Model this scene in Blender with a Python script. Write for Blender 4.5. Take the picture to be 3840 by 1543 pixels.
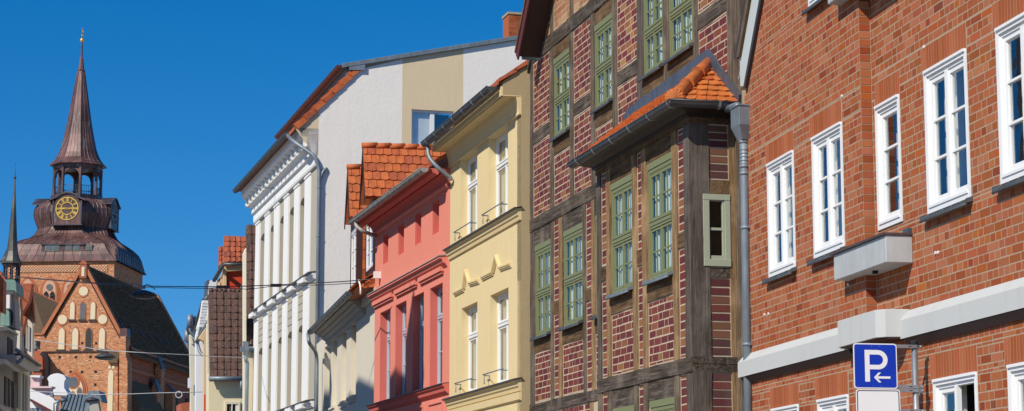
import bpy, bmesh, math, random
from math import sin, cos, tan, atan, atan2, radians, pi, floor, sqrt
from mathutils import Vector, Matrix
random.seed(7)
for o in list(bpy.data.objects): bpy.data.objects.remove(o)
scene = bpy.context.scene
COL = scene.collection
# ------------------------------------------------------------------ camera
F = 8000.0; CX = 1920.0; CY = 771.5; YH = 2020.0        # measured on the 3840 x 1543 photograph
PITCH = atan((YH - CY) / F)
CP, SP = cos(PITCH), sin(PITCH)
EYE = Vector((0, 0, 1.6))
cd = bpy.data.cameras.new('camera'); cam = bpy.data.objects.new('camera', cd); COL.objects.link(cam)
cam.location = EYE; cam.rotation_euler = (pi/2 + PITCH, 0, 0)
cd.sensor_width = 36; cd.lens = 36 * F / 3840; cd.clip_start = 0.2; cd.clip_end = 6000
scene.camera = cam
scene.render.resolution_x = 1024; scene.render.resolution_y = 411
# ------------------------------------------------------------------ light
SUN = Vector((-.84, -.967, 1.05)).normalized()
EL = math.asin(SUN.z); AZ = atan2(SUN.x, SUN.y)
w = bpy.data.worlds.new('World'); scene.world = w; w.use_nodes = True
nt = w.node_tree; nt.nodes.clear()
sky = nt.nodes.new('ShaderNodeTexSky'); sky.sky_type = 'NISHITA'; sky.sun_disc = False
sky.sun_elevation = EL; sky.sun_rotation = AZ; sky.altitude = 0; sky.air_density = 1.0; sky.dust_density = 0.1; sky.ozone_density = 5.0
bg = nt.nodes.new('ShaderNodeBackground'); bg.inputs['Strength'].default_value = 0.125
SKYUP = .09
wo = nt.nodes.new('ShaderNodeOutputWorld')
stc = nt.nodes.new('ShaderNodeTexCoord'); smp = nt.nodes.new('ShaderNodeMapping'); smp.inputs['Location'].default_value = (0, 0, SKYUP)
hs = nt.nodes.new('ShaderNodeHueSaturation'); hs.inputs['Saturation'].default_value = 1.38; hs.inputs['Value'].default_value = .94; hs.inputs['Hue'].default_value = .502
nt.links.new(stc.outputs['Generated'], smp.inputs[0]); nt.links.new(smp.outputs[0], sky.inputs[0]); nt.links.new(sky.outputs[0], hs.inputs['Color'])
nt.links.new(hs.outputs[0], bg.inputs[0]); nt.links.new(bg.outputs[0], wo.inputs[0])
sd = bpy.data.lights.new('sun', 'SUN'); sd.energy = 4.9; sd.angle = radians(.5); sd.color = (1, .93, .82)
so = bpy.data.objects.new('sun', sd); COL.objects.link(so)
so.rotation_euler = SUN.to_track_quat('Z', 'Y').to_euler(); so.location = (0, 0, 80)
scene.view_settings.view_transform = 'Standard'; scene.view_settings.look = 'None'
scene.view_settings.exposure = 0; scene.view_settings.gamma = 1

# ------------------------------------------------------------------ measuring frames
def ray(px, py):
    u, v = px - CX, CY - py
    return Vector((u, F*CP - v*SP, F*SP + v*CP)) / F
def pt(px, py, depth): return EYE + ray(px, py) * depth
def vp_az(vpx): return atan((vpx - CX) / (F / CP))
class Frame:
    """a building's own axes: x along its street front (towards the viewer), y into the building, z up"""
    def __init__(s, o, rot):
        s.o = Vector((o[0], o[1], 0)); s.rot = rot
        s.M = Matrix.Translation(s.o) @ Matrix.Rotation(rot, 4, 'Z'); s.I = s.M.inverted()
    def hit(s, px, py, axis='y', val=0.0):
        p = s.I @ EYE; d = s.I.to_3x3() @ ray(px, py)
        k = 'xyz'.index(axis); t = (val - p[k]) / d[k]
        return p + d * t
    def S(s, px, py=1000, y=0.0): return s.hit(px, py, 'y', y).x
    def Z(s, px, py, y=0.0): return s.hit(px, py, 'y', y).z
    def w(s, x, y, z): return s.M @ Vector((x, y, z))
def front(o, vpx):
    a = vp_az(vpx); return Frame(o, atan2(-cos(a), -sin(a)))

# ------------------------------------------------------------------ materials
MATS = {}
def newmat(name):
    m = bpy.data.materials.new(name); m.use_nodes = True
    n = m.node_tree.nodes; b = n['Principled BSDF']; MATS[name] = m
    return m, m.node_tree, b
def lk(nt, a, b): nt.links.new(a, b)
def nd(nt, t, **k):
    n = nt.nodes.new(t)
    for q, v in k.items():
        if q.startswith('i_'): n.inputs[q[2:]].default_value = v
        else: setattr(n, q, v)
    return n
def mth(nt, op, a, b=None, c=None):
    n = nt.nodes.new('ShaderNodeMath'); n.operation = op
    for i, v in enumerate((a, b, c)):
        if v is None: continue
        if isinstance(v, (int, float)): n.inputs[i].default_value = v
        else: nt.links.new(v, n.inputs[i])
    return n.outputs[0]
def mixc(nt, f, a, b, mode='MIX'):
    n = nt.nodes.new('ShaderNodeMix'); n.data_type = 'RGBA'; n.blend_type = mode
    for s, v in ((0, f), (6, a), (7, b)):
        if isinstance(v, (int, float)): n.inputs[s].default_value = v
        elif isinstance(v, (tuple, list)): n.inputs[s].default_value = (*v[:3], 1)
        else: nt.links.new(v, n.inputs[s])
    return n.outputs[2]
def ramp(nt, fac, stops, interp='LINEAR'):
    r = nt.nodes.new('ShaderNodeValToRGB'); r.color_ramp.interpolation = interp
    e = r.color_ramp.elements
    while len(e) < len(stops): e.new(.5)
    for i, (p, c) in enumerate(stops):
        e[i].position = p; e[i].color = (*c, 1) if len(c) == 3 else c
    lk(nt, fac, r.inputs[0]); return r.outputs[0]
def noise(nt, vec, scale, detail=4, rough=.55, dist=0):
    n = nd(nt, 'ShaderNodeTexNoise'); n.inputs['Scale'].default_value = scale
    n.inputs['Detail'].default_value = detail; n.inputs['Roughness'].default_value = rough; n.inputs['Distortion'].default_value = dist
    lk(nt, vec, n.inputs['Vector']); return n.outputs['Fac']
def mapping(nt, vec, scale=(1,1,1), loc=(0,0,0), rot=(0,0,0)):
    m = nd(nt, 'ShaderNodeMapping'); m.inputs['Scale'].default_value = scale; m.inputs['Location'].default_value = loc
    m.inputs['Rotation'].default_value = rot
    lk(nt, vec, m.inputs[0]); return m.outputs[0]
def bump(nt, b, h, strength=.5, dist=.01):
    n = nd(nt, 'ShaderNodeBump'); n.inputs['Strength'].default_value = strength; n.inputs['Distance'].default_value = dist
    lk(nt, h, n.inputs['Height']); lk(nt, n.outputs[0], b.inputs['Normal'])

def plaster(name, col, var=.12, grain=60, bumpd=.004, rough=.9, streak=.25, dirt=(.25,.22,.18)):
    m, nt, b = newmat(name); tc = nd(nt, 'ShaderNodeTexCoord').outputs['Object']
    n1 = noise(nt, tc, .9, 6, .6); n2 = noise(nt, tc, grain, 3, .6)
    n3 = noise(nt, mapping(nt, tc, (3, 3, .22)), 1.6, 5, .65)
    n4 = noise(nt, tc, 9, 4, .6)
    c = mixc(nt, mth(nt, 'MULTIPLY', n1, var*2), col, tuple(x*.72 for x in col))
    f = mth(nt, 'MULTIPLY', mth(nt, 'SMOOTH_MIN', mth(nt, 'MAXIMUM', mth(nt, 'SUBTRACT', n3, .52), 0.0), .4, .1), streak*3)
    c = mixc(nt, f, c, tuple(a*.6 + d*.4*a/max(col) for a, d in zip(col, dirt)))
    c = mixc(nt, mth(nt, 'MULTIPLY', mth(nt, 'MAXIMUM', mth(nt, 'SUBTRACT', n4, .58), 0.0), var*4), c, tuple(min(1, x*1.15) for x in col))
    lk(nt, c, b.inputs['Base Color']); b.inputs['Roughness'].default_value = rough; b.inputs['Specular IOR Level'].default_value = .15
    bump(nt, b, mth(nt, 'ADD', mth(nt, 'MULTIPLY', n2, .5), n4), .6, bumpd)
    return m

def bricks(name, h, w0, w1, off, mw, stops, mortar, shift=.0, bumpd=.006, rough=.8, vertical=False, wob=.004, var=.35, gloss=None, irregular=.0):
    """courses of bricks laid in the wall's own metres; every brick takes its own colour"""
    m, nt, b = newmat(name); tc = nd(nt, 'ShaderNodeTexCoord').outputs['Object']
    sep = nd(nt, 'ShaderNodeSeparateXYZ'); lk(nt, tc, sep.inputs[0])
    U = mth(nt, 'ADD', sep.outputs[0], sep.outputs[1]); V = sep.outputs[2]
    if vertical: U, V = V, U
    wn = noise(nt, tc, 7, 2, .5); wn2 = noise(nt, mapping(nt, tc, (1,1,1), (5,3,9)), 7, 2, .5)
    V = mth(nt, 'ADD', V, mth(nt, 'MULTIPLY', mth(nt, 'SUBTRACT', wn, .5), wob*3))
    U = mth(nt, 'ADD', U, mth(nt, 'MULTIPLY', mth(nt, 'SUBTRACT', wn2, .5), wob*3))
    V = mth(nt, 'ADD', V, 200*h); 
    vr = mth(nt, 'DIVIDE', V, h); row = mth(nt, 'FLOOR', vr); fv = mth(nt, 'FRACT', vr)
    odd = mth(nt, 'MODULO', row, 2.0)
    wid = mth(nt, 'ADD', w0, mth(nt, 'MULTIPLY', odd, w1 - w0))
    U2 = mth(nt, 'ADD', mth(nt, 'ADD', U, 100*w0), mth(nt, 'MULTIPLY', odd, off))
    U2 = mth(nt, 'ADD', U2, mth(nt, 'MULTIPLY', mth(nt, 'FLOOR', mth(nt, 'DIVIDE', row, 2.0)), shift))
    ur = mth(nt, 'DIVIDE', U2, wid); col = mth(nt, 'FLOOR', ur); fu = mth(nt, 'FRACT', ur)
    if irregular:      # now and then a long brick is laid as two headers
        cv0 = nd(nt, 'ShaderNodeCombineXYZ'); lk(nt, col, cv0.inputs[0]); lk(nt, row, cv0.inputs[1]); cv0.inputs[2].default_value = 3.3
        wn0 = nd(nt, 'ShaderNodeTexWhiteNoise'); lk(nt, cv0.outputs[0], wn0.inputs[0])
        k = mth(nt, 'MULTIPLY', mth(nt, 'LESS_THAN', wn0.outputs[0], irregular), mth(nt, 'LESS_THAN', odd, .5))
        half = mth(nt, 'MULTIPLY', mth(nt, 'GREATER_THAN', fu, .5), k)
        fu2 = mth(nt, 'FRACT', mth(nt, 'MULTIPLY', fu, 2.0))
        fu = mth(nt, 'ADD', mth(nt, 'MULTIPLY', fu2, k), mth(nt, 'MULTIPLY', fu, mth(nt, 'SUBTRACT', 1.0, k)))
        wid = mth(nt, 'MULTIPLY', wid, mth(nt, 'SUBTRACT', 1.0, mth(nt, 'MULTIPLY', k, .5)))
        col = mth(nt, 'ADD', col, mth(nt, 'MULTIPLY', half, .37))
    du = mth(nt, 'MULTIPLY', mth(nt, 'MINIMUM', fu, mth(nt, 'SUBTRACT', 1.0, fu)), wid)
    dv = mth(nt, 'MULTIPLY', mth(nt, 'MINIMUM', fv, mth(nt, 'SUBTRACT', 1.0, fv)), h)
    d = mth(nt, 'MINIMUM', du, dv)
    fine = noise(nt, tc, 45, 3, .6)
    d = mth(nt, 'ADD', d, mth(nt, 'MULTIPLY', mth(nt, 'SUBTRACT', fine, .5), wob))
    mr = nd(nt, 'ShaderNodeMapRange', interpolation_type='SMOOTHSTEP'); mr.inputs[1].default_value = mw/2 - .002; mr.inputs[2].default_value = mw/2 + .002
    lk(nt, d, mr.inputs[0]); mask = mr.outputs[0]
    cv = nd(nt, 'ShaderNodeCombineXYZ'); lk(nt, col, cv.inputs[0]); lk(nt, row, cv.inputs[1])
    wnz = nd(nt, 'ShaderNodeTexWhiteNoise'); lk(nt, cv.outputs[0], wnz.inputs[0])
    c = ramp(nt, wnz.outputs['Value'], stops, 'CONSTANT')
    sepc = nd(nt, 'ShaderNodeSeparateColor'); lk(nt, wnz.outputs['Color'], sepc.inputs[0])
    hsv = nd(nt, 'ShaderNodeHueSaturation'); lk(nt, c, hsv.inputs['Color'])
    lk(nt, mth(nt, 'ADD', 1 - var/2, mth(nt, 'MULTIPLY', sepc.outputs[1], var)), hsv.inputs['Value'])
    lk(nt, mth(nt, 'ADD', .49, mth(nt, 'MULTIPLY', sepc.outputs[2], .02)), hsv.inputs['Hue'])
    c = hsv.outputs[0]
    big = noise(nt, tc, 1.2, 4, .6); mot = noise(nt, tc, 28, 4, .65)
    c = mixc(nt, mth(nt, 'MULTIPLY', mot, .45), c, mixc(nt, 1.0, c, (.62,.55,.5), 'MULTIPLY'))
    c = mixc(nt, mth(nt, 'MULTIPLY', mth(nt, 'MAXIMUM', mth(nt, 'SUBTRACT', big, .45), 0.0), 1.0), c, mixc(nt, 1.0, c, (.75,.7,.68), 'MULTIPLY'))
    mc = mixc(nt, fine, mortar, tuple(x*.8 for x in mortar))
    full = mixc(nt, mask, mc, c)
    lk(nt, full, b.inputs['Base Color'])
    if gloss: lk(nt, mth(nt, 'ADD', .9, mth(nt, 'MULTIPLY', mask, gloss - .9)), b.inputs['Roughness'])
    else: b.inputs['Roughness'].default_value = rough
    b.inputs['Specular IOR Level'].default_value = .12
    bump(nt, b, mth(nt, 'ADD', mask, mth(nt, 'MULTIPLY', mot, .35)), .8, bumpd)
    return m

def wood(name, c1, c2, c3, axis='z', rough=.85, bd=.012):
    m, nt, b = newmat(name); tc = nd(nt, 'ShaderNodeTexCoord').outputs['Object']
    sc = (26, 26, 1.3) if axis == 'z' else ((1.3, 26, 26) if axis == 'x' else (26, 1.3, 26))
    g = noise(nt, mapping(nt, tc, sc), 1.0, 6, .7, .6)
    big = noise(nt, tc, 1.9, 5, .6)
    sc2 = (9, 9, .8) if axis == 'z' else ((.8, 9, 9) if axis == 'x' else (9, .8, 9))
    k = noise(nt, mapping(nt, tc, sc2, (3,7,1)), 1.0, 5, .6, 1.2)
    c = ramp(nt, g, [(.25, c2), (.5, c1), (.72, c3)])
    c = mixc(nt, mth(nt, 'MULTIPLY', mth(nt, 'MAXIMUM', mth(nt, 'SUBTRACT', k, .5), 0.0), 4.0), c, c2)
    c = mixc(nt, mth(nt, 'MULTIPLY', mth(nt, 'MAXIMUM', mth(nt, 'SUBTRACT', big, .5), 0.0), 3.5), c, c3)
    lk(nt, c, b.inputs['Base Color']); b.inputs['Roughness'].default_value = rough
    b.inputs['Specular IOR Level'].default_value = .2
    bump(nt, b, mth(nt, 'ADD', g, mth(nt, 'MULTIPLY', k, 1.3)), .8, bd)
    return m

def metal(name, col, rough=.45, met=.7, var=.3, streak=True, bd=.002):
    m, nt, b = newmat(name); tc = nd(nt, 'ShaderNodeTexCoord').outputs['Object']
    n = noise(nt, tc, 3, 5, .6); s = noise(nt, mapping(nt, tc, (8, 8, 1) if streak else (4,4,4)), 1.5, 4, .6)
    f = mth(nt, 'MULTIPLY', mth(nt, 'ADD', n, s), .5)
    c = ramp(nt, f, [(.3, tuple(x*(1-var) for x in col)), (.5, col), (.7, tuple(min(1, x*(1+var)) for x in col))])
    lk(nt, c, b.inputs['Base Color']); b.inputs['Metallic'].default_value = met
    lk(nt, mth(nt, 'ADD', rough - .1, mth(nt, 'MULTIPLY', n, .25)), b.inputs['Roughness'])
    bump(nt, b, f, .4, bd)
    return m
def paint(name, col, rough=.45, var=.08, bd=.0015, scale=12):
    m, nt, b = newmat(name); tc = nd(nt, 'ShaderNodeTexCoord').outputs['Object']
    n = noise(nt, tc, scale, 5, .65)
    c = mixc(nt, mth(nt, 'MULTIPLY', n, var*3), col, tuple(x*.7 for x in col))
    lk(nt, c, b.inputs['Base Color']); b.inputs['Roughness'].default_value = rough
    bump(nt, b, n, .3, bd)
    return m
def glass(name, ior=1.9, tint=(.9,.95,1), rough=.02, wav=.0):
    m, nt, b = newmat(name); nt.nodes.remove(b)
    out = [n for n in nt.nodes if n.type == 'OUTPUT_MATERIAL'][0]
    g = nd(nt, 'ShaderNodeBsdfGlossy'); g.inputs['Roughness'].default_value = rough; g.inputs['Color'].default_value = (*tint, 1)
    t = nd(nt, 'ShaderNodeBsdfTransparent'); t.inputs[0].default_value = (.86, .9, .9, 1)
    gi = nd(nt, 'ShaderNodeNewGeometry'); vd = nd(nt, 'ShaderNodeVectorMath', operation='DOT_PRODUCT'); lk(nt, gi.outputs['Normal'], vd.inputs[0]); lk(nt, gi.outputs['Incoming'], vd.inputs[1])
    k0 = ((ior-1)/(ior+1))**2*1.8; fr = mth(nt, 'ADD', k0, mth(nt, 'MULTIPLY', 1-k0, mth(nt, 'POWER', mth(nt, 'SUBTRACT', 1.0, mth(nt, 'ABSOLUTE', vd.outputs['Value'])), 5.0)))
    tc = nd(nt, 'ShaderNodeTexCoord').outputs['Object']
    bp = nd(nt, 'ShaderNodeBump'); bp.inputs['Strength'].default_value = .25; bp.inputs['Distance'].default_value = .01
    lk(nt, noise(nt, tc, 2.3, 2, .5), bp.inputs['Height']); lk(nt, bp.outputs[0], g.inputs['Normal'])
    mx = nd(nt, 'ShaderNodeMixShader'); lk(nt, fr, mx.inputs[0]); lk(nt, t.outputs[0], mx.inputs[1]); lk(nt, g.outputs[0], mx.inputs[2])
    lk(nt, mx.outputs[0], out.inputs[0]); return m
def tiles(name, c1, c2, c3, rough=.75, scale=7.0, spots=None):
    """tile colour: each face island has its own tone (geometry gives the shape)"""
    m, nt, b = newmat(name); tc = nd(nt, 'ShaderNodeTexCoord').outputs['Object']; geo = nd(nt, 'ShaderNodeNewGeometry')
    c = ramp(nt, geo.outputs['Random Per Island'], [(0, c1), (.45, c2), (.9, c3)])
    n = noise(nt, tc, scale, 5, .65)
    c = mixc(nt, mth(nt, 'MULTIPLY', mth(nt, 'MAXIMUM', mth(nt, 'SUBTRACT', n, .42), 0.0), 2.5), c, mixc(nt, 1.0, c, (.45,.42,.4), 'MULTIPLY'))
    if spots:
        v = noise(nt, mapping(nt, tc, (1,1,1), (4,4,4)), spots, 2, .5)
        c = mixc(nt, mth(nt, 'GREATER_THAN', v, .7), c, (.55,.5,.45))
    lk(nt, c, b.inputs['Base Color']); b.inputs['Roughness'].default_value = rough
    bump(nt, b, n, .5, .004); return m

# ------------------------------------------------------------------ meshes
class MB:
    def __init__(s): s.v = []; s.f = []; s.m = []; s.sm = []
    def add(s, vs, fs, mi=0, smooth=False):
        k = len(s.v); s.v += [tuple(v) for v in vs]
        for f in fs: s.f.append([k + i for i in f]); s.m.append(mi); s.sm.append(smooth)
        return s
    def box(s, x0, x1, y0, y1, z0, z1, mi=0):
        if x0 > x1: x0, x1 = x1, x0
        if y0 > y1: y0, y1 = y1, y0
        if z0 > z1: z0, z1 = z1, z0
        v = [(x, y, z) for z in (z0, z1) for x, y in ((x0,y0),(x1,y0),(x1,y1),(x0,y1))]
        return s.add(v, [(0,3,2,1),(4,5,6,7),(0,1,5,4),(1,2,6,5),(2,3,7,6),(3,0,4,7)], mi)
    def quad(s, a, b, c, d, mi=0): return s.add([a,b,c,d], [(0,1,2,3)], mi)
    def prism(s, poly, axis, a, b, mi=0, cap=True, smooth=False):
        """poly: 2D points; axis 'x' -> (y,z), 'y' -> (x,z), 'z' -> (x,y)"""
        def P(p, t):
            return {'x': (t, p[0], p[1]), 'y': (p[0], t, p[1]), 'z': (p[0], p[1], t)}[axis]
        n = len(poly); v = [P(p, a) for p in poly] + [P(p, b) for p in poly]
        k = len(s.v); s.v += v
        for i in range(n):
            j = (i+1) % n; s.f.append([k+i, k+j, k+n+j, k+n+i]); s.m.append(mi); s.sm.append(smooth)
        if cap:
            s.f.append([k+i for i in range(n)][::-1]); s.m.append(mi); s.sm.append(False)
            s.f.append([k+n+i for i in range(n)]); s.m.append(mi); s.sm.append(False)
        return s
    def tube(s, pts, r, n=10, mi=0, cap=True, half=False, smooth=True):
        pts = [Vector(p) for p in pts]; rr = r if isinstance(r, (list, tuple)) else [r]*len(pts)
        k = len(s.v); prev = None
        for i, p in enumerate(pts):
            d = (pts[min(i+1, len(pts)-1)] - pts[max(i-1, 0)]).normalized()
            up = Vector((0,0,1)) if abs(d.z) < .95 else Vector((1,0,0))
            if prev is not None: a = (prev - d*prev.dot(d)).normalized()
            else: a = d.cross(up).normalized()
            prev = a; bb = d.cross(a)
            for q in range(n):
                t = 2*pi*q/n; s.v.append(tuple(p + (a*cos(t) + bb*sin(t))*rr[i]))
        for i in range(len(pts)-1):
            for q in range(n):
                q2 = (q+1) % n
                s.f.append([k+i*n+q, k+i*n+q2, k+(i+1)*n+q2, k+(i+1)*n+q]); s.m.append(mi); s.sm.append(smooth)
        if cap:
            s.f.append([k+q for q in range(n)][::-1]); s.m.append(mi); s.sm.append(False)
            e = k+(len(pts)-1)*n; s.f.append([e+q for q in range(n)]); s.m.append(mi); s.sm.append(False)
        return s
    def lathe(s, prof, c=(0,0,0), n=16, mi=0, rot=0, smooth=True, sq=False):
        k = len(s.v)
        for r, z in prof:
            for q in range(n):
                t = 2*pi*q/n + rot; s.v.append((c[0]+r*cos(t), c[1]+r*sin(t), c[2]+z))
        for i in range(len(prof)-1):
            for q in range(n):
                q2 = (q+1) % n; s.f.append([k+i*n+q, k+i*n+q2, k+(i+1)*n+q2, k+(i+1)*n+q]); s.m.append(mi); s.sm.append(smooth)
        s.f.append([k+q for q in range(n)][::-1]); s.m.append(mi); s.sm.append(False)
        e = k+(len(prof)-1)*n; s.f.append([e+q for q in range(n)]); s.m.append(mi); s.sm.append(False)
        return s
    def rough(s, x0, x1, y0, y1, z0, z1, mi=0, amp=.008, seg=.35):
        """a hand-hewn timber: a box cut into lengths whose section wanders a little"""
        if x0 > x1: x0, x1 = x1, x0
        if z0 > z1: z0, z1 = z1, z0
        L = 'x' if (x1-x0) > (z1-z0) else 'z'
        n = max(2, int(((x1-x0) if L == 'x' else (z1-z0)) / seg)); k = len(s.v)
        for i in range(n+1):
            t = i/n; j = [random.uniform(-amp, amp) for _ in range(6)]
            if L == 'z':
                z = z0+(z1-z0)*t; s.v += [(x0+j[0], y1, z), (x0+j[0], y0+j[4], z), (x1+j[1], y0+j[5], z), (x1+j[1], y1, z)]
            else:
                x = x0+(x1-x0)*t; s.v += [(x, y1, z1+j[0]), (x, y0+j[4], z1+j[0]), (x, y0+j[5], z0+j[1]), (x, y1, z0+j[1])]
        for i in range(n):
            for q in range(4):
                q2 = (q+1) % 4; a = k+i*4
                s.f.append([a+q, a+q2, a+4+q2, a+4+q]); s.m.append(mi); s.sm.append(False)
        s.f.append([k, k+1, k+2, k+3][::-1]); e = k+n*4; s.f.append([e, e+1, e+2, e+3]); s.m += [mi, mi]; s.sm += [False, False]
        return s
    def obj(s, name, mats, parent=None, bev=0):
        me = bpy.data.meshes.new(name); me.from_pydata(s.v, [], s.f)
        for m in (mats if isinstance(mats, (list, tuple)) else [mats]): me.materials.append(MATS[m] if isinstance(m, str) else m)
        me.polygons.foreach_set('material_index', s.m); me.polygons.foreach_set('use_smooth', s.sm); me.update()
        bm = bmesh.new(); bm.from_mesh(me); bmesh.ops.recalc_face_normals(bm, faces=bm.faces)
        if bev:
            ed = [e for e in bm.edges if e.is_manifold and e.calc_face_angle(0) > .5]
            bmesh.ops.bevel(bm, geom=ed, offset=bev, segments=1, affect='EDGES')
        bm.to_mesh(me); bm.free()
        o = bpy.data.objects.new(name, me); COL.objects.link(o)
        if parent: o.parent = parent
        return o
def thing(name, label, cat, fr=None, loc=None, rot=0, group=None):
    o = bpy.data.objects.new(name, None); COL.objects.link(o)
    if fr: o.location = fr.o; o.rotation_euler = (0, 0, fr.rot)
    elif loc: o.location = loc; o.rotation_euler = (0, 0, rot)
    o['label'] = label; o['category'] = cat
    if group: o['group'] = group
    return o
def tag(o, label, cat=None, group=None):
    o['label'] = label
    if cat: o['category'] = cat
    if group: o['group'] = group
    return o
def struct(o): o['kind'] = 'structure'; return o

def wall_holes(mb, s0, s1, z0, z1, holes, y=0.0, depth=.2, mi=0, rmi=0, thick=.35):
    """a wall front in the plane y with rectangular openings and their reveals, plus its own thickness"""
    xs = sorted({s0, s1, *[h[0] for h in holes], *[h[1] for h in holes]}); xs = [x for x in xs if s0 <= x <= s1]
    zs = sorted({z0, z1, *[h[2] for h in holes], *[h[3] for h in holes]}); zs = [z for z in zs if z0 <= z <= z1]
    for i in range(len(xs)-1):
        for j in range(len(zs)-1):
            cx, cz = (xs[i]+xs[i+1])/2, (zs[j]+zs[j+1])/2
            if any(h[0] < cx < h[1] and h[2] < cz < h[3] for h in holes): continue
            mb.quad((xs[i], y, zs[j]), (xs[i+1], y, zs[j]), (xs[i+1], y, zs[j+1]), (xs[i], y, zs[j+1]), mi)
    for a, b, c, d in [h[:4] for h in holes]:
        e = y + depth
        mb.quad((a,y,c),(a,e,c),(a,e,d),(a,y,d), rmi); mb.quad((b,y,c),(b,y,d),(b,e,d),(b,e,c), rmi)
        mb.quad((a,y,d),(a,e,d),(b,e,d),(b,y,d), rmi); mb.quad((a,y,c),(b,y,c),(b,e,c),(a,e,c), rmi)
    t = y + thick
    mb.quad((s0,y,z0),(s0,y,z1),(s0,t,z1),(s0,t,z0), mi); mb.quad((s1,y,z0),(s1,t,z0),(s1,t,z1),(s1,y,z1), mi)
    mb.quad((s0,y,z1),(s1,y,z1),(s1,t,z1),(s0,t,z1), mi)
def sweep(mb, prof, s0, s1, mi=0, smooth=False):
    """a moulding: profile of (y, z) points carried along the street front"""
    mb.prism(prof, 'x', s0, s1, mi, smooth=smooth)
def gutter(mb, s0, s1, y, z, r=.08, mi=0, seam=.9, seam_mi=1, n=10, cap=True):
    """half-round eaves gutter with its rolled lip and straps"""
    a = []
    for q in range(n+1):
        t = pi + pi*q/n; a.append((y + r*cos(t), z + r*sin(t)))
    inner = [(y + (r-.012)*cos(pi+pi*q/n), z + (r-.012)*sin(pi+pi*q/n)) for q in range(n, -1, -1)]
    mb.prism(a + inner, 'x', s0, s1, mi, smooth=False)
    mb.tube([(s0, y-r, z+.004), (s1, y-r, z+.004)], .012, 6, mi)
    if cap:
        for e in (s0, s1): mb.prism(a, 'x', e-.004, e+.004, mi)
    x = s0 + seam*.5
    while x < s1:
        b = [(y + (r+.008)*cos(pi+pi*q/n), z + (r+.008)*sin(pi+pi*q/n)) for q in range(n+1)]
        mb.prism(b + [(y+r+.005, z+.01), (y-r-.012, z+.01)], 'x', x-.012, x+.012, seam_mi); x += seam
def bend(pts, k=5):
    """rounds the corners of a pipe run"""
    pts = [Vector(p) for p in pts]; out = [pts[0]]
    for i in range(1, len(pts)-1):
        a, b, c = pts[i-1], pts[i], pts[i+1]
        r = min((a-b).length, (c-b).length)*.4
        p, q = b + (a-b).normalized()*r, b + (c-b).normalized()*r
        for t in range(k+1):
            u = t/k; out.append(p*(1-u)**2 + b*2*u*(1-u) + q*u*u)
    return out + [pts[-1]]
# ------------------------------------------------------------------ the materials of the street
def brickface(name, stops, rough=.8, bd=.004, var=.3, mot=.5, gloss=0.0, dirt=1.0):
    m, nt, b = newmat(name); tc = nd(nt, 'ShaderNodeTexCoord').outputs['Object']; geo = nd(nt, 'ShaderNodeNewGeometry')
    rnd = geo.outputs['Random Per Island']
    c = ramp(nt, rnd, stops, 'CONSTANT')
    r2 = mth(nt, 'FRACT', mth(nt, 'MULTIPLY', rnd, 37.7)); r3 = mth(nt, 'FRACT', mth(nt, 'MULTIPLY', rnd, 91.3))
    hsv = nd(nt, 'ShaderNodeHueSaturation'); lk(nt, c, hsv.inputs['Color'])
    lk(nt, mth(nt, 'ADD', 1 - var/2, mth(nt, 'MULTIPLY', r2, var)), hsv.inputs['Value'])
    lk(nt, mth(nt, 'ADD', .497, mth(nt, 'MULTIPLY', r3, .014)), hsv.inputs['Hue'])
    c = hsv.outputs[0]
    n1 = noise(nt, tc, 30, 5, .7); n2 = noise(nt, tc, 1.1, 5, .6); n3 = noise(nt, mapping(nt, tc, (4, 4, .5), (2,2,2)), 1.5, 5, .6)
    c = mixc(nt, mth(nt, 'MULTIPLY', n1, mot), c, mixc(nt, 1.0, c, (.6,.52,.48), 'MULTIPLY'))
    c = mixc(nt, mth(nt, 'MULTIPLY', mth(nt, 'MAXIMUM', mth(nt, 'SUBTRACT', n2, .45), 0.0), 1.6*dirt), c, mixc(nt, 1.0, c, (.7,.66,.62), 'MULTIPLY'))
    c = mixc(nt, mth(nt, 'MULTIPLY', mth(nt, 'MAXIMUM', mth(nt, 'SUBTRACT', n3, .52), 0.0), 1.8*dirt), c, (.3,.24,.2))
    lk(nt, c, b.inputs['Base Color'])
    if gloss: lk(nt, mth(nt, 'ADD', gloss, mth(nt, 'MULTIPLY', n1, .35)), b.inputs['Roughness'])
    else: b.inputs['Roughness'].default_value = rough; b.inputs['Specular IOR Level'].default_value = .12
    bump(nt, b, n1, .6, bd); return m
brickface('red_brick', [(0,(.355,.092,.038)),(.25,(.385,.112,.052)),(.45,(.325,.078,.03)),(.6,(.375,.10,.042)),(.78,(.41,.14,.075)),(.91,(.275,.056,.022)),(.95,(.40,.10,.025)),(.99,(.21,.054,.032))], var=.2, mot=.35, dirt=.5)
brickface('red_soldier', [(0,(.37,.095,.038)),(.4,(.40,.115,.05)),(.75,(.325,.072,.028))], var=.15, mot=.3, dirt=.4)
brickface('glazed_brick', [(0,(.135,.019,.018)),(.28,(.17,.028,.018)),(.46,(.105,.015,.017)),(.58,(.20,.040,.020)),(.72,(.145,.022,.019)),(.90,(.25,.08,.035)),(.955,(.27,.11,.035)),(.98,(.09,.02,.035))], bd=.006, var=.35, mot=.4, gloss=.45, dirt=.2)
brickface('glazed_brick_brown', [(0,(.17,.024,.022)),(.3,(.28,.09,.03)),(.55,(.22,.05,.025)),(.75,(.36,.17,.05)),(.9,(.15,.02,.025))], bd=.006, var=.35, mot=.4, gloss=.45, dirt=.2)
brickface('gable_brick', [(0,(.42,.20,.10)),(.3,(.36,.15,.06)),(.55,(.48,.27,.15)),(.8,(.30,.09,.04)),(.92,(.5,.3,.16))], bd=.006, var=.3, gloss=.45, dirt=.5)
brickface('glazed_side', [(0,(.11,.022,.026)),(.45,(.085,.03,.028)),(.7,(.14,.03,.024)),(.88,(.16,.06,.035))], bd=.006, var=.35, mot=.5, gloss=.5, dirt=.3)
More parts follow.
